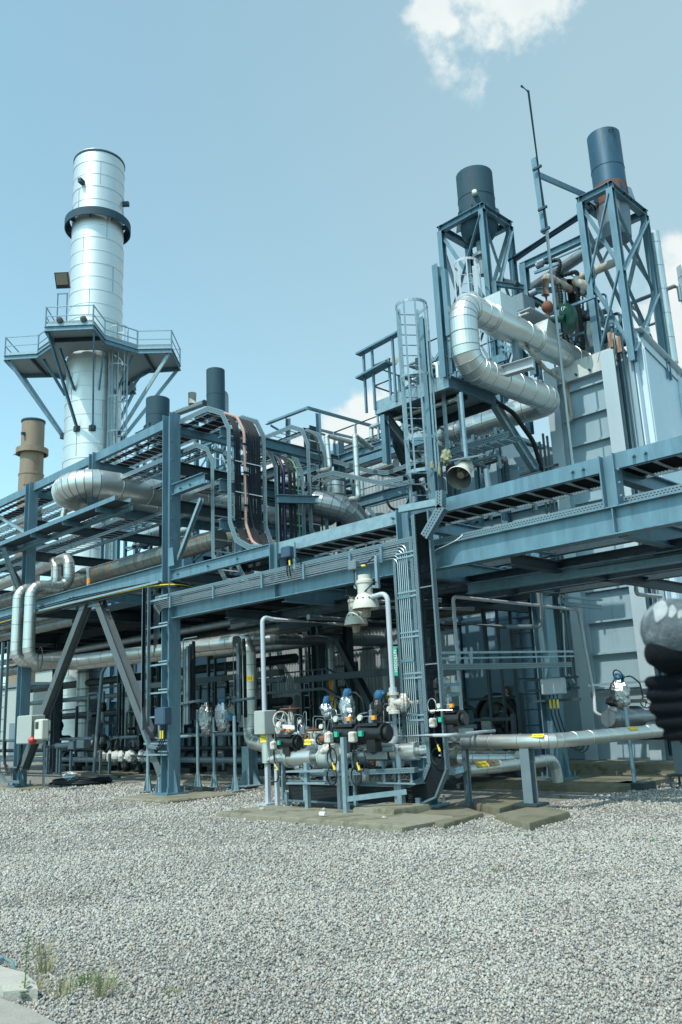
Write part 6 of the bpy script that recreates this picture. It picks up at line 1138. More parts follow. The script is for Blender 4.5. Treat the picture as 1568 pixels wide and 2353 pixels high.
c = p('C2', 1040, 845, y=10.95); caution(SK, c, (1, 0, 0), (0, .2, 1), .18, .10, 'CAUTION!', fs=.5)
def gate_valve(c, label, h=.5, R=.15, m=WRUST, ax=(0, 0, 1)):
    t = thing('gate_valve', label, 'valve', c); c = V(c); MB().lathe(c, [(.09, 0), (.09, .06), (.05, .1), (.05, h*.5)], n=14).bar(c+V((-.06, 0, h*.4)), c+V((-.03, 0, h)), .03, .04, up=(0, 1, 0)).bar(c+V((.06, 0, h*.4)), c+V((.03, 0, h)), .03, .04, up=(0, 1, 0)).build('yoke', m, t); MB().cyl(c+V((0, 0, h*.4)), c+V((0, 0, h+.1)), .015, 8).build('stem', GREYP, t); handwheel(c+V((0, 0, h+.06)), V(ax), R, RUST, t); return t
gate_valve(p('C2', 830, 700, y=11.5), 'upright gate valve with a flat rusty handwheel behind the white box', .36, .2)
gate_valve(p('C2', 1115, 870, y=11.1), 'small gate valve with a rusty wheel on the boxed valve', .2, .14)
gv = thing('side_wheel_valve', 'flaking white handwheel valve on the side of the grey box', 'valve', p('C2', 690, 590, y=11.0)); c = p('C2', 665, 610, y=11.0); handwheel(p('C2', 710, 575, y=10.95), V((.8, -.2, .1)), .17, WRUST, gv); MB().ball(c+V((.05, 0, -.1)), .09, .09, .12, .15, 12, 8).cyl(c, c+V((.2, -.03, .05)), .03, 8).build('valve_body', WRUST, gv, sharp=20); MB().tube([c+V((0, -.05, -.1)), c+V((.02, -.08, -.5))], .012, 0, 6).build('chain', RUST, gv)
def actuator(c, label, s=1.0, flip=1, yl=True):
    c = V(c); t = thing('valve_actuator', label, 'valve actuator', c-V((0, 0, .35*s)))
    a = V((1, .15, 0)).normalized()
    def at_(q): return c+V((q[0]*flip, q[1], q[2]))*s
    MB().cyl(at_((-.28, 0, 0)), at_((.22, .03, 0)), .135*s, 22).cyl(at_((.22, .03, 0)), at_((.27, .03, 0)), .165*s, 12).cyl(at_((.27, .03, 0)), at_((.33, .04, 0)), .12*s, 18).cyl(at_((-.31, 0, 0)), at_((-.28, 0, 0)), .15*s, 20).build('cylinder', BLACKM, t, sharp=25)
    MB().box(at_((-.25, -.1, .12)), at_((.18, .1, .17))).build('top_block', BLACKM, t); MB().box(at_((-.1, -.08, -.3)), at_((.1, .08, -.1))).build('mounting_block', BLACKM, t)
    MB().lathe(at_((-.02, -.02, .17)), [(.045*s, 0), (.045*s, .10*s), (.03*s, .12*s), (.035*s, .2*s), (.012*s, .22*s), (.012*s, .30*s)], n=12).build('regulator', GREYP, t)
    MB().lathe(at_((-.18, -.1, .26)), [(.02, .04*s), (.05*s, .04*s), (.05*s, 0), (.02, 0)], (0, -1, 0), 16).build('gauge', CREAM, t)
    MB().box(at_((.04, -.08, .22)), at_((.12, -.03, .29))).build('orange_tag', ORNG, t)
    MB().tube([at_((-.4, -.02, .0)), at_((-.4, -.02, .26)), at_((-.05, -.05, .28))], .010*s, .06, 6).tube([at_((-.33, 0, .03)), at_((-.33, 0, .32)), at_((-.1, -.02, .34))], .010*s, .06, 6).build('steel_tube', CONDM, t)
    MB().bevbox(at_((-.36, -.26, -.14)), at_((-.22, -.14, .04)), .02).build('limit_switch', WRUST, t); MB().box(at_((-.16, -.20, -.04)), at_((-.08, -.15, .05))).build('green_tag', GREENL, t)
    MB().tube([at_((-.28, -.2, -.14)), at_((-.24, -.22, -.38)), at_((-.16, -.22, -.5))], .018*s, .1, 8).build('cable', BLACK, t)
    if yl: MB().cyl(at_((-.19, -.22, -.46)), at_((-.15, -.22, -.58)), .022*s, 8).build('yellow_gland', YELL, t)
    MB().torus(at_((-.25, -.2, -.68)), (.2, 1, 0), .15*s, .012, 22, 6).build('cable_loop', BLACK, t); return t
actuator(p('C3', 300, 900, y=10.7), 'black cylinder actuator left of centre on the skid'); actuator(p('C3', 610, 890, y=10.7), 'black cylinder actuator right of centre on the skid')
actuator(p('C2', 800, 850, y=11.0), 'black cylinder actuator beside the grey box at the left of the skid', .85); actuator(p('B4', 440, 1450, y=11.3), 'black cylinder actuator right of the corner column riser', .85)
c = p('C2', 760, 665, y=10.85); MB().bevbox(c+V((-.06, -.03, -.06)), c+V((0, .02, .04)), .01).build('red_padlock', REDP, None, 'red padlock tag by the flaking white handwheel', 'padlock'); c = p('C2', 800, 655, y=10.8); plate(c, (1, .3, -.12), (0, 0, 1), .26, .07).build('white_tag', WINK, None, 'white plastic tag strip above the leftmost skid actuator', 'tag')
for i, (k, a, bb, y, R_) in enumerate((('C2', 940, 680, 11, .09), ('C2', 1370, 500, 11, .1), ('C3', 1345, 545, 11.0, .115), ('B2', 670, 1290, 13.1, .16), ('B2', 525, 1310, 13.1, .16), ('C3', 160, 540, 11.2, .16), ('C3', 660, 560, 11.1, .14), ('C3', 90, 1200, 10.6, .16), ('C3', 430, 1220, 10.5, .20), ('B1', 360, 970, 11.0, .3))):
    ls = ['steel tube loop above the left actuator', 'steel tube loop near the blue cap', 'steel tube loop crossing the cable riser', 'black cable loop on the right foil bundle', 'black cable loop over the left foil bundle', 'black cable loop left of the tall foil bundle', 'black cable loop on the black wrapped bundle', 'cable loop hanging left under the skid', 'green black cable loop hanging mid skid', 'black cable loop by the shiny stepping pipe']
    MB().torus(p(k, a, bb, y=y), (.25, 1, 0), R_, .012 if i > 2 else .008, 26, 6).build('tube_loop', BLACK if i > 2 else CONDM, None, ls[i], 'loop')
MB().tube([p('C3', 1035, 645, y=10.95), p('C3', 1330, 610, y=10.95), p('C3', 1600, 600, y=11.1)], .009, 0, 6).build('impulse_tube', CONDM, None, 'thin white impulse tube running right across the cable riser', 'tube')
MB().tube([p('C2', 960, 745, y=11.0), p('C2', 1270, 738, y=11.0), p('C3', 60, 720, y=11), p('C3', 230, 715, y=11)], .009, 0, 6).build('impulse_tube', CONDM, None, 'thin steel impulse tube across the middle of the skid', 'tube')
def wrapped(c, label, w, h, m=FOIL, cap=True, seed=0, tail=True):
    c = V(c); t = thing('wrapped_instrument', label, 'instrument', c-V((0, 0, h/2))); rg = random.Random(seed); q = MB()
    q.ball(c, w*.5, w*.42, h*.5, .13, 15, 11, seed=seed); q.ball(c+V((w*.12, -.02, -h*.28)), w*.36, w*.32, h*.3, .16, 13, 9, seed=seed+1); q.ball(c+V((-w*.15, -.03, h*.15)), w*.36, w*.3, h*.26, .16, 13, 9, seed=seed+2)
    q.build('wrapping', m, t, sharp=8)
    if cap: MB().lathe(c+V((0, 0, h*.45)), [(w*.26, -.02), (w*.28, .06), (w*.2, .12), (.02, .13)], (.3, -.1, 1), 14).ball(c+V((w*.2, 0, h*.5+.02)), w*.16, w*.14, w*.14).build('blue_cap', BLUEC, t)
    if tail: MB().tube([c+V((w*.15, 0, h*.5)), c+V((w*.7, .0, h*.5+.03)), c+V((w*1.1, .05, h*.3)), c+V((w*1.15, .08, -h*.2))], .018, .1, 6).build('cable', BLACK, t)
    return t
wrapped(p('B2', 480, 1445, y=13.2), 'foil wrapped instrument flaring out near the middle bay posts', .42, .75, seed=1, cap=False); wrapped(p('B2', 620, 1420, y=13.2), 'foil wrapped instrument with a blue cap near the middle bay posts', .40, .7, seed=2)
wrapped(p('C3', 290, 600, y=11.1), 'tall foil wrapped instrument with a blue cap at the centre of the skid', .30, .56, seed=3); wrapped(p('C3', 25, 600, y=11.5), 'small foil wrapped instrument with blue cap left of the tall one', .26, .30, seed=4); wrapped(p('C3', 700, 640, y=11.4), 'black plastic wrapped instrument behind the right skid actuator', .38, .62, BBAG, seed=5)
wrapped(p('B5', 820, 1225, y=17.2), 'foil wrapped instrument on a round post at the right side', .40, .62, seed=6); MB().torus(p('B5', 800, 1075, y=17.1), (.3, 1, .4), .12, .014, 22, 6).build('tube_loop', BLACK, None, 'black cable loop above the right foil bundle', 'loop')
MB().lathe(p('B2', 685, 1430, y=13.0), [(.02, -.08), (.09, -.08), (.1, .0), (.09, .06), (.02, .07)], (.9, -.4, 0), 16).build('transmitter', BLUEC, None, 'blue round transmitter head on the middle bay post', 'transmitter')
# posts with feet
def post(x, y, z0, z1, label, s=.09, kind='round', m=GALVL, foot=True, plate_=True, p0=None):
    t = thing('support_post', label, 'support post', (x, y, z0)); 
    if kind == 'round': MB().cyl((x, y, z0), (x, y, z1), s/2, 14).build('post', m, t)
    elif kind == 'h': MB().ibeam((x, y, z0), (x, y, z1), s, s, .014, .01, up=(0, 1, 0)).build('post', m, t)
    else: MB().bar((x, y, z0), (x, y, z1), s, s, up=(0, 1, 0)).build('post', m, t)
    if foot:
        q = MB()
        for dx, dy in ((1, 0), (-1, 0), (0, 1), (0, -1)): a = V((x, y, z0)); q.add([tuple(a+V((dx*s*.4, dy*s*.4, 0))), tuple(a+V((dx*s*1.5, dy*s*1.5, 0))), tuple(a+V((dx*s*.4, dy*s*.4, .42))), tuple(a+V((dx*s*.4+dy*.012, dy*s*.4+dx*.012, 0))), tuple(a+V((dx*s*1.5+dy*.012, dy*s*1.5+dx*.012, 0))), tuple(a+V((dx*s*.4+dy*.012, dy*s*.4+dx*.012, .42)))], [(0, 1, 2), (3, 5, 4), (0, 3, 4, 1), (1, 4, 5, 2)])
        q.cbox((x, y, z0+.012), s*3.6, s*3.6, .02); q.build('foot', m, t)
    return t
post(-18.44, 13.07, .05, 1.95, 'short round post nearest the right of the braced column', .08); post(-17.95, 13.21, .05, 1.75, 'round post under the left foil wrapped instrument', .08); post(-16.6, 12.82, .03, 1.75, 'round post carrying the blue transmitter', .085)
MB().tube([(-18.44, 13.07, 1.3), (-18.9, 13.1, 1.3), (-19.4, 13.1, 1.3)], .035, 0, 10).build('cross_arm', GALVL, None, 'round cross arm left of the posts near the braced column', 'arm'); MB().tube([(-17.95, 13.2, 1.38), (-17.4, 13.2, 1.38), (-17.3, 13.2, 1.55)], .035, .06, 10).build('cross_arm', GALVL, None, 'bent cross arm under the left foil wrapped instrument', 'arm')
post(-17.45, 13.94, .06, 1.0, 'broad steel post under the caution labelled pipe', .28, 'h'); post(-10.35, 10.25, .09, 1.28, 'square post in front of the right skid actuator', .075, 'box', foot=False); post(-11.55, 10.5, .09, .85, 'square post under the left skid actuator', .075, 'box', foot=False)
post(-12.95, 11.0, .0, .8, 'slim post under the clad drum', .07, 'box', WHITEP, False); post(-11.15, 10.9, .05, .85, 'slim post under the grey valve box', .07, 'box', WHITEP, False)
post(-19.2, 12.1, .02, 2.3, 'slim round post left of the braced column foot', .09); post(-18.45, 11.95, .02, 1.7, 'second slim round post left of the braced column foot', .09)
TP = p('O', 1224, 1852, z=.1)
post(TP.x, 12.1, .09, PA.z-.11, 'blue grey post under the bright low pipe', .17, 'h', GREYP, False); MB().cbox((TP.x, 12.1, .13), .42, .36, .04).build('base_plate', GALVD, None, 'dark base plate under the blue grey pipe post', 'base plate')
post(-8.25, 16.0, .1, 1.55, 'round post under the right foil wrapped instrument', .08, 'round', GALV, False); post(PB.x, 16.6, .25, PA.z-.11, 'blue grey post under the far end of the low pipe', .24, 'h', GREYP, False); post(-7.5, 17.9, .1, 1.1, 'square post at the right edge below the gloves', .09, 'box', GALV, False)
MB().cbox((PB.x, 16.6, .24), .5, .45, .04).cyl((PB.x-.2, 16.4, 0), (PB.x-.2, 16.4, .24), .022, 8).cyl((PB.x+.2, 16.4, 0), (PB.x+.2, 16.4, .24), .022, 8).cyl((PB.x-.2, 16.8, 0), (PB.x-.2, 16.8, .24), .022, 8).cyl((PB.x+.2, 16.8, 0), (PB.x+.2, 16.8, .24), .022, 8).build('stilted_plate', GALVD, None, 'plate on four stilts under the far pipe post', 'base plate')
MB().cbox((-8.25, 16.0, .06), .6, .5, .16).build('dark_plinth', GALVD, None, 'dark steel plinth under the right round post', 'plinth')
post(PA.x+.3, 12.1, .05, PA.z-.11, 'post under the end cap of the low pipe', .09, 'h', GREYP, False)
# small shelves and rails of the skid
MB().bar((-12.0, 10.8, .62), (-9.4, 10.95, .72), .12, .08, uvl=True).build('skid_rail', PERF, None, 'perforated rail crossing behind the square posts', 'rail'); MB().bar((-10.35, 10.25, .3), (-9.6, 10.9, .38), .06, .08).build('skid_strut', GALVL, None, 'short strut at the foot of the square post', 'strut')
MB().bar((-13.0, 12.2, .35), (-9.3, 12.2, .35), .1, .1).build('skid_rail', GALVD, None, 'dark rail at floor level behind the skid', 'rail'); MB().bar((-12.0, 10.55, .70), (-11.0, 10.55, .72), .3, .03).build('skid_shelf', GALVL, None, 'bolted shelf plate under the left skid actuator', 'shelf')
MB().bar((-12.0, 10.55, .5), (-11.0, 10.55, .52), .3, .03).build('skid_shelf', GALVL, None, 'lower bolted shelf plate under the left skid actuator', 'shelf')
for x in (-12.9, -9.6): MB().bar((x, 11.2, 0), (x, 11.2, .26), .09, .09, up=(0, 1, 0)).build('tray_foot', GALVL, None, 'short foot under the %s end of the low cable tray' % ('left' if x < -11 else 'right'), 'tray foot')
for i, a in enumerate(((1070, 1230, 11.6), (985, 1200, 11.9), (205, 1190, 11.7))):
    c = p('C2' if i else 'C2', *((690, 1220) if i == 0 else (1090, 1180) if i == 1 else (1010, 1190)), y=a[2]); t = handwheel(c, V((.3, -1, 0)), .14 if i else .16, BLACKM, None, 'floor_handwheel'); tag(t, ['black flange wheel low under the clad drum', 'black handwheel with a chain low under the boxed valve', 'small black wheel behind the slim post'][i], 'handwheel')
pipe('grey pipe with couplings under the two skid actuators', [p('C3', 230, 1120, y=10.7), p('C3', 560, 1100, y=10.75), p('C3', 860, 1080, y=10.9)], .05, 0, GREYP, 0, 12, name='grey_pipe'); MB().ball(p('C3', 610, 1090, y=10.75), .08, .08, .09).build('coupling', BLUEP, None, 'blue grey coupling on the pipe under the skid actuators', 'coupling')
MB().lathe(p('C3', 160, 1090, y=10.7), [(.02, -.03), (.10, -.02), (.10, .03), (.02, .04)], (.5, -1, 0), 16).ball(p('C3', 30, 1090, y=10.7), .1, .08, .08, .1).build('flange', WRUST, None, 'flaking white flange with an orange core left of the skid pipe', 'flange'); MB().ball(p('C2', 1240, 960, y=10.7), .09, .05, .05).build('red_white_handle', WRUST, None, 'red and white valve handle left of the skid pipe', 'handle')
c = p('C2', 1255, 810, y=10.8); t = handwheel(p('C2', 1200, 815, y=10.8), V((1, -.4, 0)), .085, BLACKM, None, 'small_handwheel'); tag(t, 'small black handwheel with red brown hub left of the skid actuators', 'handwheel'); MB().cyl(c+V((-.08, 0, 0)), c+V((.12, .02, 0)), .07, 14).build('brown_hub', RUST, None, 'red brown hub next to the small black handwheel', 'valve')
# vertical pale sleeves etc. behind the nitrogen pipe
for i, (k, a, b0, b1, y, w_, m) in enumerate((('C3', 905, 840, 1310, 12.6, .16, CLADP), ('C3', 1160, 870, 1110, 12.4, .12, BOXG), ('C3', 700, 1120, 1310, 11.6, .16, GALVL), ('C3', 600, 1130, 1290, 11.5, .1, RUST), ('B4', 470, 1530, 1700, 12.7, .5, BOXG))):
    c0 = p(k, a, b0, y=y); c1 = p(k, a, b1, y=y); MB().bevbox((c0.x-w_/2, y-w_/2, c1.z), (c0.x+w_/2, y+w_/2, c0.z), .015).build('insulation_sleeve', m, None, ['tall pale sleeve left of the nitrogen pipe foot', 'pale block behind the perforated rails', 'pale post behind the cable loops', 'rusty post behind the skid pipe', 'pale insulation box around the valve right of the riser'][i], 'sleeve')
MB().bevbox(p('B4', 340, 1180, y=12.4)-V((.1, .1, .3)), p('B4', 370, 1090, y=12.4)+V((.12, .1, 0)), .05).build('cream_box', CREAM, None, 'cream rounded box behind the corner column', 'box')
b = thing('pipe_bracket', 'square strut frame with a pale plate right of the corner column', 'bracket', p('B4', 420, 1190, y=11.8)); MB().bar(p('B4', 330, 1165, y=11.6), p('B4', 500, 1150, y=12.2), .07, .07).bar(p('B4', 330, 1245, y=11.6), p('B4', 500, 1235, y=12.2), .07, .07).build('arm', GALV, b); MB().box(p('B4', 345, 1225, y=11.9), p('B4', 500, 1165, y=12.1)).build('pale_plate', BOXG, b)
MB().box(p('B4', 335, 1765, y=11.15), p('B4', 430, 1745, y=11.4)).build('white_bracket', WHITEP, None, 'white bracket plate beside the foot of the riser', 'bracket')
cvp = [p('B4', 345, 1780, y=11.5), p('B4', 370, 1850, y=11.55), p('B4', 410, 1890, y=11.6), p('B4', 470, 1895, y=11.7), p('B4', 540, 1880, y=11.8)]
t = thing('curved_tray', 'small curved tray bending right at the foot of the corner column', 'cable tray', cvp[0]); q = MB()
for i in range(len(cvp)-1): q.bar(cvp[i], cvp[i+1]+(cvp[i+1]-cvp[i])*.05, .10, .10, up=(0, 1, 0), uvl=True)
q.build('channel', GALVL, t)
t = tray('ladder tray with black cables crossing from the corner column to the rear column', [(-9.5, 11.75, 2.33), (-9.5, 16.3, 2.42)], (-1, 0, 0), .3, .1); cables('black cables in the tray crossing to the rear column', [(-9.5, 11.75, 2.35), (-9.5, 16.3, 2.44)], (-1, 0, 0), lin(.03, .2, 5), .02, .02)
MB().bar((-9.45, 11.8, 2.62), (-9.45, 16.3, 2.74), .04, .04).bar((-9.45, 11.8, 2.52), (-9.45, 16.3, 2.64), .04, .03).build('strut_channel', GALVL, None, 'double strut channel above the tray crossing to the rear column', 'strut channel')
tray('long tray crossing low on the pale casing at the right', [(-10.6, 18.9, 1.78), (-5, 18.9, 1.85)], YY, .4, .14, m=PERFD); MB().bar((-10.6, 18.85, 2.08), (-5, 18.85, 2.12), .05, .05).build('strut_channel', GALVL, None, 'strut channel above the long low tray at the right', 'strut channel')
t = thing('cable_tray', 'tall vertical tray ending in an angled foot beside the rear column', 'cable tray', p('B5', 300, 900, y=16.9))
for a in ((265, 310, 310, 915), (320, 540, 345, 1080), (345, 1080, 400, 1145), (370, 1070, 425, 1140)): MB().bar(p('B5', a[0], a[1], y=16.9), p('B5', a[2], a[3], y=16.9), .05 if a[0] > 300 else .18, .06, up=(0, 1, 0), uvl=True).build('rail', PERF if a[0] < 300 else GALVL, t)
t = thing('wall_bracket', 'strut bracket with two arms sticking out right of the rear column', 'bracket', p('B5', 480, 450, y=17.2))
for a in ((310, 400, 660, 430), (310, 450, 650, 485), (330, 470, 665, 500)): MB().bar(p('B5', a[0], a[1], y=17), p('B5', a[2], a[3], y=18.2), .06, .05, uvl=True).build('arm', PERF, t)
b = thing('white_junction_box', 'white junction box with three yellow glands on the rear column', 'junction box', p('B4', 1315, 1170, y=16.0)); c = p('B4', 1315, 1168, y=16.0); MB().bevbox(c-V((.27, .08, .17)), c+V((.27, .08, .17)), .02).build('box', WHITEP, b)
for i in range(3): g = c+V((-.1+.09*i, -.02, -.17)); MB().tube([g, g+V((0, 0, -.4)), g+V((.12, .02, -.9)), g+V((.45, .05, -1.15-.06*i)), g+V((.62, .1, -.9))], .014, .2, 6).build('cable', BLACK, b); MB().cyl(g+V((0, 0, -.28)), g+V((0, 0, -.1)), .022, 8).build('yellow_sleeve', YELL, b)
for z in (1.98, 2.2, 1.75): MB().bar((-10.6, 16.15, z), (-9.3, 16.15, z), .05, .05).build('strut_bracket', GALVD, rack)
lx = p('B4', 965, 800, y=17.4); lb = thing('ladder', 'old shaded ladder standing in front of the blue panel', 'ladder', (lx.x, 17.4, .2)); LXR = p('B4', 1145, 800, y=17.8)
MB().bar((lx.x, 17.4, .2), (lx.x, 17.4, 4.25), .08, .04, up=(0, 1, 0)).build('stile', GALVD, lb); MB().bar((LXR.x, 17.8, .2), (LXR.x, 17.8, 4.25), .08, .04, up=(0, 1, 0)).build('stile', GALVD, lb)
for i in range(11): MB().cyl((lx.x, 17.4, .5+.36*i), (LXR.x, 17.8, .5+.36*i), .016, 6).build('rung', GALVD, lb)
for i, a in enumerate((1035, 1095)): c = p('B4', a, 900, y=19.0); MB().lathe((c.x, 19.0, 0.3), [(.14, 0), (.14, 3.25), (.10, 3.4), (.03, 3.45)], n=18).build('gas_cylinder', CASINGB, None, ['tall blue upright cylinder behind the shaded ladder', 'second blue upright cylinder behind the shaded ladder'][i], 'cylinder')
b = MB().bevbox((-12.9, 14.8, .35), (-11.2, 15.7, 1.0), .02); b.build('insulation_box', CONC, None, 'large stained insulation box between the low pipes', 'box')
# rear right valve body behind the gloves
rv = thing('clad_valve', 'pale clad valve body with pipe behind the right round post', 'valve', p('B5', 820, 1440, y=17.5)); c = p('B5', 800, 1440, y=17.5); MB().cyl(c-V((.05, .12, 0)), c+V((.0, .9, 0)), .24, 24).cyl(c-V((.05, .25, 0)), c-V((.05, .12, 0)), .17, 24, .235).cyl(c+V((0, .9, .0)), c+V((0, 2.2, 0)), .14, 20).cyl(c-V((.05, .35, 0)), c-V((.05, .25, 0)), .17, 20).build('clad_body', CLADP, rv); MB().box(c+V((-.3, .3, .3)), c+V((.2, 1.0, .38))).cyl(c+V((0, .4, .2)), c+V((0, .4, .4)), .05, 10).ball(c+V((-.1, .25, .35)), .22, .3, .12, .2).build('actuator', BLACKM, rv); handwheel(c+V((.1, 1.2, .3)), V((.4, -1, 0)), .12, BLACKM, rv)
# coil of hose on the gravel
co = thing('cable_coil', 'flat coil of black hose lying on the gravel in front of the brace', 'coil', (-24.3, 13.0, 0)); cc = (-24.2, 13.0)
rg = random.Random(3)
for i in range(9): MB().torus((cc[0]+rg.uniform(-.06, .06), cc[1]+rg.uniform(-.06, .06), .04+.035*(i % 4)), (rg.uniform(-.05, .05), rg.uniform(-.05, .05), 1), .86-.05*(i//2)+rg.uniform(-.02, .02), .028, 40, 6).build('hose_turn', BLACK, co)
MB().ball((cc[0]-.15, cc[1]-.3, .26), .28, .2, .12, .25, 13, 9, seed=8).build('plastic_bag', mat('clear_plastic', (.45, .52, .58), .25, 0, .15, 14, .7, 20), None, 'crumpled clear plastic bag lying on the coil of hose', 'plastic bag', sharp=10)
MB().ball((-25.4, 11.6, .03), .25, .2, .05, .3, 10, 6, seed=3).build('rubble', CONCL, None, 'pale crushed rubble patch on the gravel by the left cabinets', 'rubble', sharp=10)
for i, (k, a, bb, s_) in enumerate((('B3', 535, 1412, .05), ('B4', 880, 2300, .035), ('B4', 855, 2310, .03), ('B1', 0, 0, 0))):
    if s_: c = p(k, a, bb, z=.1 if i == 0 else .0); MB().cyl(c+V((-s_, 0, s_*.6)), c+V((s_, .02, s_*.6)), s_*.7, 10).build('litter', WINK, None, ['white drink can lying on the front slab', 'white scrap standing on the gravel before the square pad', 'white scrap lying on the gravel before the square pad'][i], 'litter')
for i, (x0, y0, x1, y1) in enumerate(((-20.5, 12.9, -17.2, 12.6), (-19.0, 12.2, -17.9, 12.1), (-27.9, 15.0, -25.0, 14.7), (-9.6, 17.2, -8.6, 16.6))): MB().bar((x0, y0, .08), (x1, y1, .08), .12, .07).build('floor_channel', GALVD, None, ['long steel channel lying between the round posts', 'short steel channel at the braced column foot', 'steel channel lying behind the hose coil', 'steel channel lying right of the rear column foot'][i], 'steel channel')
# ------------------------------------------------------------------ small bore tubing, brackets and fittings round the skid
fx = random.Random(11)
nm = ['left end', 'left of the grey valve box', 'right of the grey valve box', 'centre left', 'centre', 'centre right', 'right end', 'far right']
for i, x in enumerate((-13.0, -12.4, -11.9, -11.35, -10.9, -10.5, -10.05, -9.75)):
    t = thing('manifold', 'small manifold with bent tubes, %s of the skid' % nm[i], 'manifold', (x, 11.3, .9)); y = 11.25+fx.uniform(-.35, .3); z = 1.15+fx.uniform(0, .45)
    MB().bar((x, y, .1), (x, y, z-.1), .05, .05, up=(0, 1, 0)).bar((x-.12, y, z-.1), (x+.14, y, z-.1), .08, .02).build('stand', GALVL, t)
    MB().bevbox((x-.06, y-.04, z-.08), (x+.07, y+.04, z+.05), .01).cyl((x+.1, y, z), (x+.18, y, z), .035, 10).build('block', fx.choice((GREYP, WRUST, BLACKM)), t, sharp=25)
    MB().lathe((x-.02, y-.04, z+.12), [(.01, .03), (.045, .03), (.048, 0), (.01, 0)], (fx.uniform(-.4, .4), -1, .1), 14).build('gauge', CREAM, t)
    for k in range(3):
        a = fx.uniform(-.25, .25); MB().tube([(x+.03*k, y, z), (x+.03*k, y-.03, z+.2+.05*k), (x+a, y-.04, z+.22+.05*k), (x+a, y-.06, z-.2-.1*k), (x+a*1.8, y-.05, z-.35)], .0075, .05, 5).build('steel_tube', CONDM, t)
    if i % 2: MB().torus((x+.12, y-.1, z-.25), (fx.uniform(-.4, .4), 1, 0), .10, .010, 20, 5).build('cable_loop', BLACK, t)
    if i in (1, 4, 5, 7): handwheel((x+.16, y-.06, z-.15), V((.4, -1, 0)), .07, fx.choice((RUST, BLACKM)), t, r=.009)
for i, (x, y) in enumerate(((-12.2, 10.0), (-9.2, 9.9), (-11.0, 10.35))): MB().ball((x, y, .10), .05, .04, .03, .3, 8, 5, seed=i).build('stone_chip', CONCL, None, ['loose stone chip on the left of the front slab', 'loose stone chip on the right of the front slab', 'loose stone chip in the middle of the front slab'][i], 'stone', sharp=10)
for i, x in enumerate((-17.9, -18.6, -16.9)):
    t = thing('instrument_stand', ['dark instrument stand right beside the braced column', 'dark instrument stand behind the short round posts', 'dark instrument stand left of the caution labelled pipe'][i], 'instrument stand', (x, 12.6, 0)); y = 12.4+.4*i
    MB().bar((x, y, 1.6), (x, y, 3.5), .09, .06, up=(0, 1, 0), uvl=True).build('upright', PERF, t); MB().tube([(x+.25, y, 1.7), (x+.25, y, 3.2), (x+.1, y+.1, 3.6)], .045, .1, 8).build('hose', BLACK, t); MB().tube([(x-.2, y, 1.4), (x-.2, y, 3.7), (x+.4, y, 3.7)], .012, .05, 5).build('steel_tube', CONDM, t)
    MB().bar((x-.3, y, 2.1), (x+.6, y, 2.15), .16, .05, uvl=True).build('shelf', PERF, t)
# ------------------------------------------------------------------ weeds and grass
def tuft(c, n, h, label, m=LEAF, w=.006, spread=.06, kind=None, name='grass_tuft'):
    rg = random.Random(int(abs(c[0]*100+c[1]*77))); q = MB()
    for i in range(n):
        a = rg.uniform(0, 6.28); r = rg.uniform(0, spread); b = V((c[0]+r*math.cos(a), c[1]+r*math.sin(a), c[2])); hh = h*rg.uniform(.5, 1.1); lean = V((math.cos(a), math.sin(a), 0))*hh*rg.uniform(.1, .5); s_ = V((-math.sin(a+1), math.cos(a+1), 0))*w
        m1 = b+lean*.35+V((0, 0, hh*.55)); t = b+lean+V((0, 0, hh)); q.add([tuple(b-s_), tuple(b+s_), tuple(m1+s_*.8), tuple(m1-s_*.8), tuple(t)], [(0, 1, 2, 3), (3, 2, 4)])
    return q.build(name, m, None, label, 'grass', kind=kind)
def wp(a, b): return p('O', a*.3297, 2067.6+b*.3297, z=0)
w0 = wp(165, 715); wd_ = thing('tall_weed', 'tall thin green weed with a seed spike by the concrete block', 'weed', w0)
MB().tube([w0, w0+V((.01, 0, .14)), w0+V((-.005, .01, .28)), w0+V((.02, .01, .37))], .0035, .05, 5).build('stem', LEAF, wd_)
q = MB(); rg = random.Random(5)
for i in range(34):
    z = rg.choice([rg.uniform(.24, .38), rg.uniform(.02, .24)]) if i < 26 else rg.uniform(.01, .08); a = rg.uniform(0, 6.28); L_ = .03 if z > .24 else .05; b = w0+V((0, 0, z)); d = V((math.cos(a), math.sin(a), .9 if z > .24 else .4))*L_; s_ = V((-math.sin(a), math.cos(a), 0))*(.006 if z > .1 else .014); q.add([tuple(b), tuple(b+d*.5+s_), tuple(b+d), tuple(b+d*.5-s_)], [(0, 1, 2, 3)])
q.build('leaves', LEAF, wd_)
q = MB()
for i in range(10): a = i*.63; b = w0+V((-.06+.03*math.cos(a*3), .01, .02)); d = V((math.cos(a)*.06, math.sin(a)*.06, .05)); s_ = V((-math.sin(a), math.cos(a), 0))*.018; q.add([tuple(b), tuple(b+d*.6+s_), tuple(b+d), tuple(b+d*.6-s_)], [(0, 1, 2, 3)])
q.build('broad_leaves', LEAF, wd_)
for i, (a, b, n, h, m) in enumerate(((420, 690, 46, .17, DRYG), (490, 640, 22, .12, LEAF), (320, 520, 60, .20, DRYG), (290, 400, 40, .16, DRYG), (600, 590, 30, .09, LEAF), (705, 690, 60, .22, DRYG), (740, 640, 30, .12, LEAF), (840, 630, 16, .05, DRYG), (1200, 670, 22, .07, DRYG), (230, 650, 50, .13, DRYG))):
    c = wp(a, b); tuft(c, n, h, 'wispy grass tuft %s' % ['right of the tall weed', 'just behind the wispy tuft by the weed', 'behind the tall weed', 'furthest back near the weed', 'small and green right of the weeds', 'standing alone mid left of the gravel', 'behind the lone mid left tuft', 'tiny and dry beside the lone tuft', 'tiny and dry in open gravel', 'at the corner of the concrete block'][i], m, .0022 if h > .1 else .003, .07)
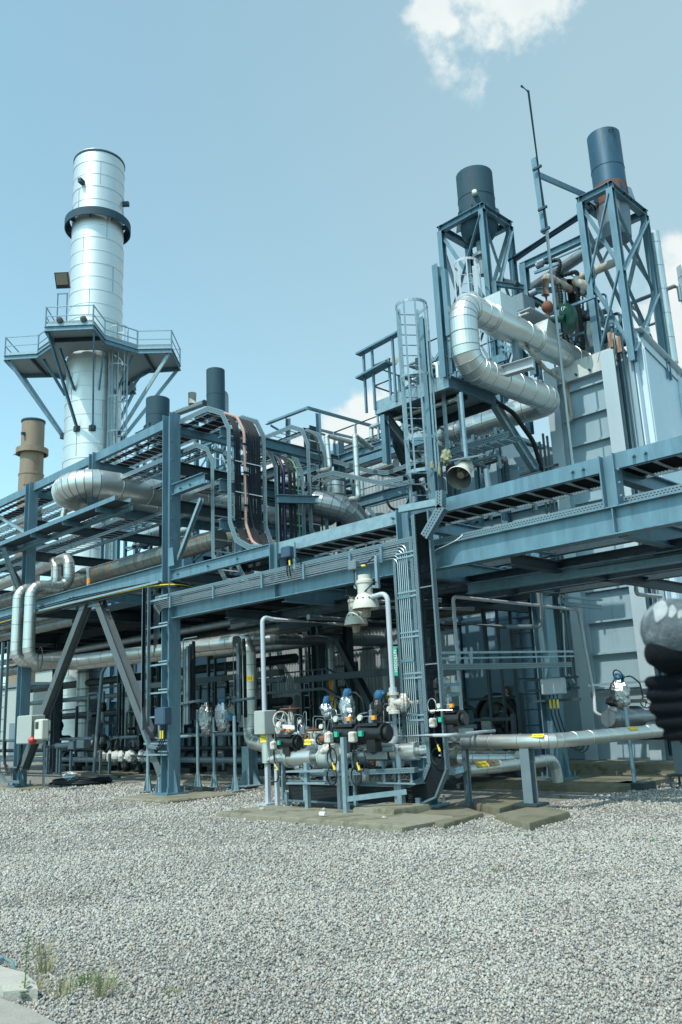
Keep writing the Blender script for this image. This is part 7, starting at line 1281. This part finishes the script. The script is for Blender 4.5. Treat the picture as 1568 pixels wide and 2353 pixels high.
for i, (u, v, h, m) in enumerate(((1145, 2005, .05, LEAF), (1500, 1938, .06, LEAF), (1325, 1955, .04, DRYG), (1215, 1925, .05, LEAF), (1290, 1835, .08, LEAF), (1240, 1885, .10, LEAF), (1060, 1875, .07, LEAF), (900, 1860, .10, LEAF), (830, 1855, .12, LEAF), (730, 1845, .09, LEAF), (690, 1840, .09, LEAF), (1130, 1865, .07, LEAF))):
    c = p('O', u, v, z=0.0); tuft(c, 24, h, 'small green sprig %s' % ['on open gravel right of centre', 'at the right edge of the gravel', 'dry in the right gravel', 'before the square pad', 'behind the square pad', 'at the corner of the square pad', 'right of the front slab', 'at the back of the front slab', 'behind the front slab centre', 'behind the left part of the front slab', 'at the left back of the front slab', 'between the pads'][i], m, .005, .07, name='grass_sprig')
q = MB(); rg = random.Random(9); LIT = mat('brown_leaf_litter', (.16, .07, .03), .9, 0, .3, 20)
for i in range(160):
    u = rg.gauss(1180, 45); v = rg.gauss(2000, 14)
    if i > 110: u = rg.uniform(1050, 1560); v = rg.uniform(1930, 2080)
    c = p('O', u, v, z=.014); a = rg.uniform(0, 6.28); d = V((math.cos(a), math.sin(a), .3))*.014; s_ = V((-math.sin(a), math.cos(a), 0))*.005; q.add([tuple(c-d), tuple(c+s_), tuple(c+d), tuple(c-s_)], [(0, 1, 2, 3)])
q.build('leaf_litter', LIT, None, 'brown dead leaf scraps scattered over the right gravel', kind='stuff')
MOSS = mat('moss', (.07, .085, .02), .95, 0, .3, 20, .5, 60)
# ------------------------------------------------------------------ person at the right edge, only the gloved hands reach into view
DG = 1.35
g3 = lambda a, b, dd=0.0: pd('G', a, b, DG+dd)
pr_ = thing('person', 'person at the right edge holding up two stacked fists in grey and black gloves', 'person', (g3(2300, 1500, .1).x, g3(2300, 1500, .1).y, 0))
def organic(name, segs, m, parent, vox=.006, label=None, smooth=6):
    q = MB()
    for s_ in segs:
        if len(s_) == 3: q.ball(s_[0], *(s_[1] if isinstance(s_[1], tuple) else (s_[1],)*3), n=16, m=10)
        else:
            a, b, r1, r2 = s_; a = V(a); b = V(b); q.lathe(a, [(.001, -r1*.95), (r1*.6, -r1*.75), (r1, 0), (r2, (b-a).length), (r2*.6, (b-a).length+r2*.75), (.001, (b-a).length+r2*.95)], tuple(b-a), 16)
    o = q.build(name, m, parent, label); md = o.modifiers.new('r', 'REMESH'); md.mode = 'VOXEL'; md.voxel_size = vox; md.use_smooth_shade = True
    s2 = o.modifiers.new('s', 'SMOOTH'); s2.iterations = smooth; s2.factor = .5; return o
KNIT = mat('grey_knit_glove', (.10, .125, .14), .95, 0, .4, 60, .3, 260, (.26, .30, .32), .46, 26, spec=.1); KBLK = mat('black_knit_glove', (.004, .006, .009), .9, 0, .3, 90, .2, 200, (.014, .024, .036), .36, 30, spec=.15); PAD = mat('white_rubber_pad', (.30, .33, .34), 1.0, 0, .25, 40, spec=.05); COAT = mat('dark_work_jacket', (.02, .03, .045), .8, 0, .2, 20)
k = DG*.1951/FPX   # metres per view pixel at that depth
fl_ = []
for (x0, y0, x1, y1, th) in ((440, 1270, 980, 1230, 95), (455, 1420, 980, 1400, 92), (490, 1575, 980, 1560, 95), (560, 1735, 990, 1725, 92), (650, 1890, 1000, 1860, 88)):
    a = g3(x0+20, y0, .0); b = g3(x1, y1, -.035); fl_.append((a, b, th*k*.82, th*k*.86)); fl_.append((a, g3(x0+70, y0+10, .055), th*k*.82, th*k*.75)); fl_.append((g3(x0+150+0*y0, y0-4, -.004), (th*k*1.0, th*k*1.0, th*k*.86), 0))
fl_.append((g3(980, 1280, -.0), g3(1010, 1850, .0), .038, .036)); fl_.append((g3(1000, 1560, .0), g3(1500, 1650, -.02), .042, .036))
organic('lower_glove', fl_, KBLK, pr_, .0026, 'black gloved fist with four stacked fingers', 2)
up_s = [(g3(735, 650, 0), (390*k, 390*k, 375*k), 0), (g3(900, 600, 0), (330*k, 300*k, 320*k), 0), (g3(900, 620, 0), g3(1500, 700, 0), .048, .04)]
UG = organic('upper_glove', up_s, KNIT, pr_, .004, 'grey knit back of the upper glove', 3)
pb = [(g3(560, 930, -.016), g3(980, 900, -.02), 190*k, 200*k), (g3(630, 1030, -.01), g3(960, 1010, -.01), 150*k, 170*k), (g3(700, 860, -.02), g3(1000, 850, -.02), 150*k, 160*k)]
organic('leather_palm', pb, KBLK, pr_, .004, 'black palm of the upper glove', 3)
ctr = g3(735, 650, 0); vd = (V((0, 0, 1.6))-ctr).normalized()
def pad(px, py, W_, HH, rot):
    # rubber patch hugging the rounded back of the glove
    rt = V((.70, .71, 0)); upv = V((0, 0, 1)); q = MB(); n = 14; pts = []
    for rr in (0, .6, 1):
        for i in range(n):
            a = 6.283*i/n; w_, h_ = W_*(1+.22*math.sin(a*3+px)+.12*math.sin(a*5)), HH*(1+.18*math.cos(a*2+px)); x = px+rr*(w_*math.cos(a)*math.cos(rot)-h_*math.sin(a)*math.sin(rot)); y = py+rr*(w_*math.cos(a)*math.sin(rot)+h_*math.sin(a)*math.cos(rot))
            dx = (x-735)/390; dy = (y-650)/385; d2 = max(.0, 1-dx*dx-dy*dy); R_ = 392*k
            if x > 735: dx2 = (x-900)/330; dy2 = (y-600)/310; d3 = max(0, 1-dx2*dx2-dy2*dy2); dep = max(math.sqrt(d2)*390*k, math.sqrt(d3)*305*k)
            else: dep = math.sqrt(d2)*390*k
            pts.append(tuple(g3(x, y, 0)+vd*(dep-(.004 if rr > 1 else .0008))))
    F = [(r*n+i, r*n+(i+1) % n, (r+1)*n+(i+1) % n, (r+1)*n+i) for r in range(2) for i in range(n)]; q.add(pts, F); o = q.build('rubber_pad', PAD, pr_); o.modifiers.new('sub', 'SUBSURF').levels = 1; o.modifiers['sub'].render_levels = 2; w_m = o.modifiers.new('wrap', 'SHRINKWRAP'); w_m.target = UG; w_m.wrap_mode = 'ABOVE_SURFACE'; w_m.offset = .0012; return o
pad(550, 420, 85, 125, .45); pad(705, 420, 50, 85, -.1); pad(800, 470, 34, 50, 0)
# rest of the figure, outside the frame: sleeves, torso, head, legs
bx_ = pr_['_w']; bx = V((bx_[0], bx_[1], 0)); rt = V((.70, .71, 0)); fw_ = V((-.70, .70, 0)); H_ = lambda r, f, z: bx+rt*r+fw_*f+V((0, 0, z))
sh = [H_(.0, .10, 1.44), H_(.36, .05, 1.44)]
seg = [(H_(.18, 0, 1.02), H_(.18, 0, 1.40), .16, .17), (H_(.18, 0, 1.0), H_(.18, 0, .95), .16, .15), (sh[0], sh[1], .085, .085), (H_(.10, 0, .95), H_(.08, .0, .5), .095, .07), (H_(.26, 0, .95), H_(.28, 0, .5), .095, .07), (H_(.08, 0, .5), H_(.08, .0, .1), .065, .05), (H_(.28, 0, .5), H_(.28, 0, .1), .065, .05), (H_(.08, .0, .06), H_(.08, .16, .05), .05, .045), (H_(.28, 0, .06), H_(.28, .16, .05), .05, .045),
       (sh[0], H_(-.04, .18, 1.26), .06, .05), (H_(-.04, .18, 1.26), g3(1450, 1640, -.02), .05, .042), (sh[1], H_(.42, .22, 1.30), .06, .05), (H_(.42, .22, 1.30), g3(1480, 720, 0), .05, .045), (H_(.18, .02, 1.45), H_(.18, .03, 1.56), .055, .055)]
organic('body', seg, COAT, pr_, .02, smooth=4)
SKIN = mat('skin', (.42, .26, .19), .55); organic('head', [(H_(.18, .04, 1.68), (.078, .095, .115), 0), (H_(.18, .10, 1.62), (.05, .05, .05), 0), (H_(.18, .135, 1.67), (.014, .02, .02), 0), (H_(.10, .04, 1.67), (.012, .02, .03), 0), (H_(.26, .04, 1.67), (.012, .02, .03), 0)], SKIN, pr_, .008, smooth=2)
MB().lathe(H_(.18, .03, 1.70), [(.105, 0), (.10, .05), (.07, .10), (.01, .12)], n=20).build('hard_hat', WHITEP, pr_)
# ------------------------------------------------------------------ repeats share a group phrase
from collections import defaultdict
_g = defaultdict(list)
for o in bpy.data.objects:
    if o.parent is None and o.get('category') and not o.get('kind'): _g[(o.name.split('.')[0], o['category'])].append(o)
for (nm_, ct), os_ in _g.items():
    if len(os_) > 1 and not any(q.get('group') for q in os_):
        pl = ct if ct.endswith('s') or ct in ('pipework', 'litter', 'grass') else ct+('es' if ct.endswith(('x', 'ch', 'sh')) else 's')
        for q in os_: q['group'] = pl+' around the plant'
for o in bpy.data.objects:
    if '_w' in o: del o['_w']
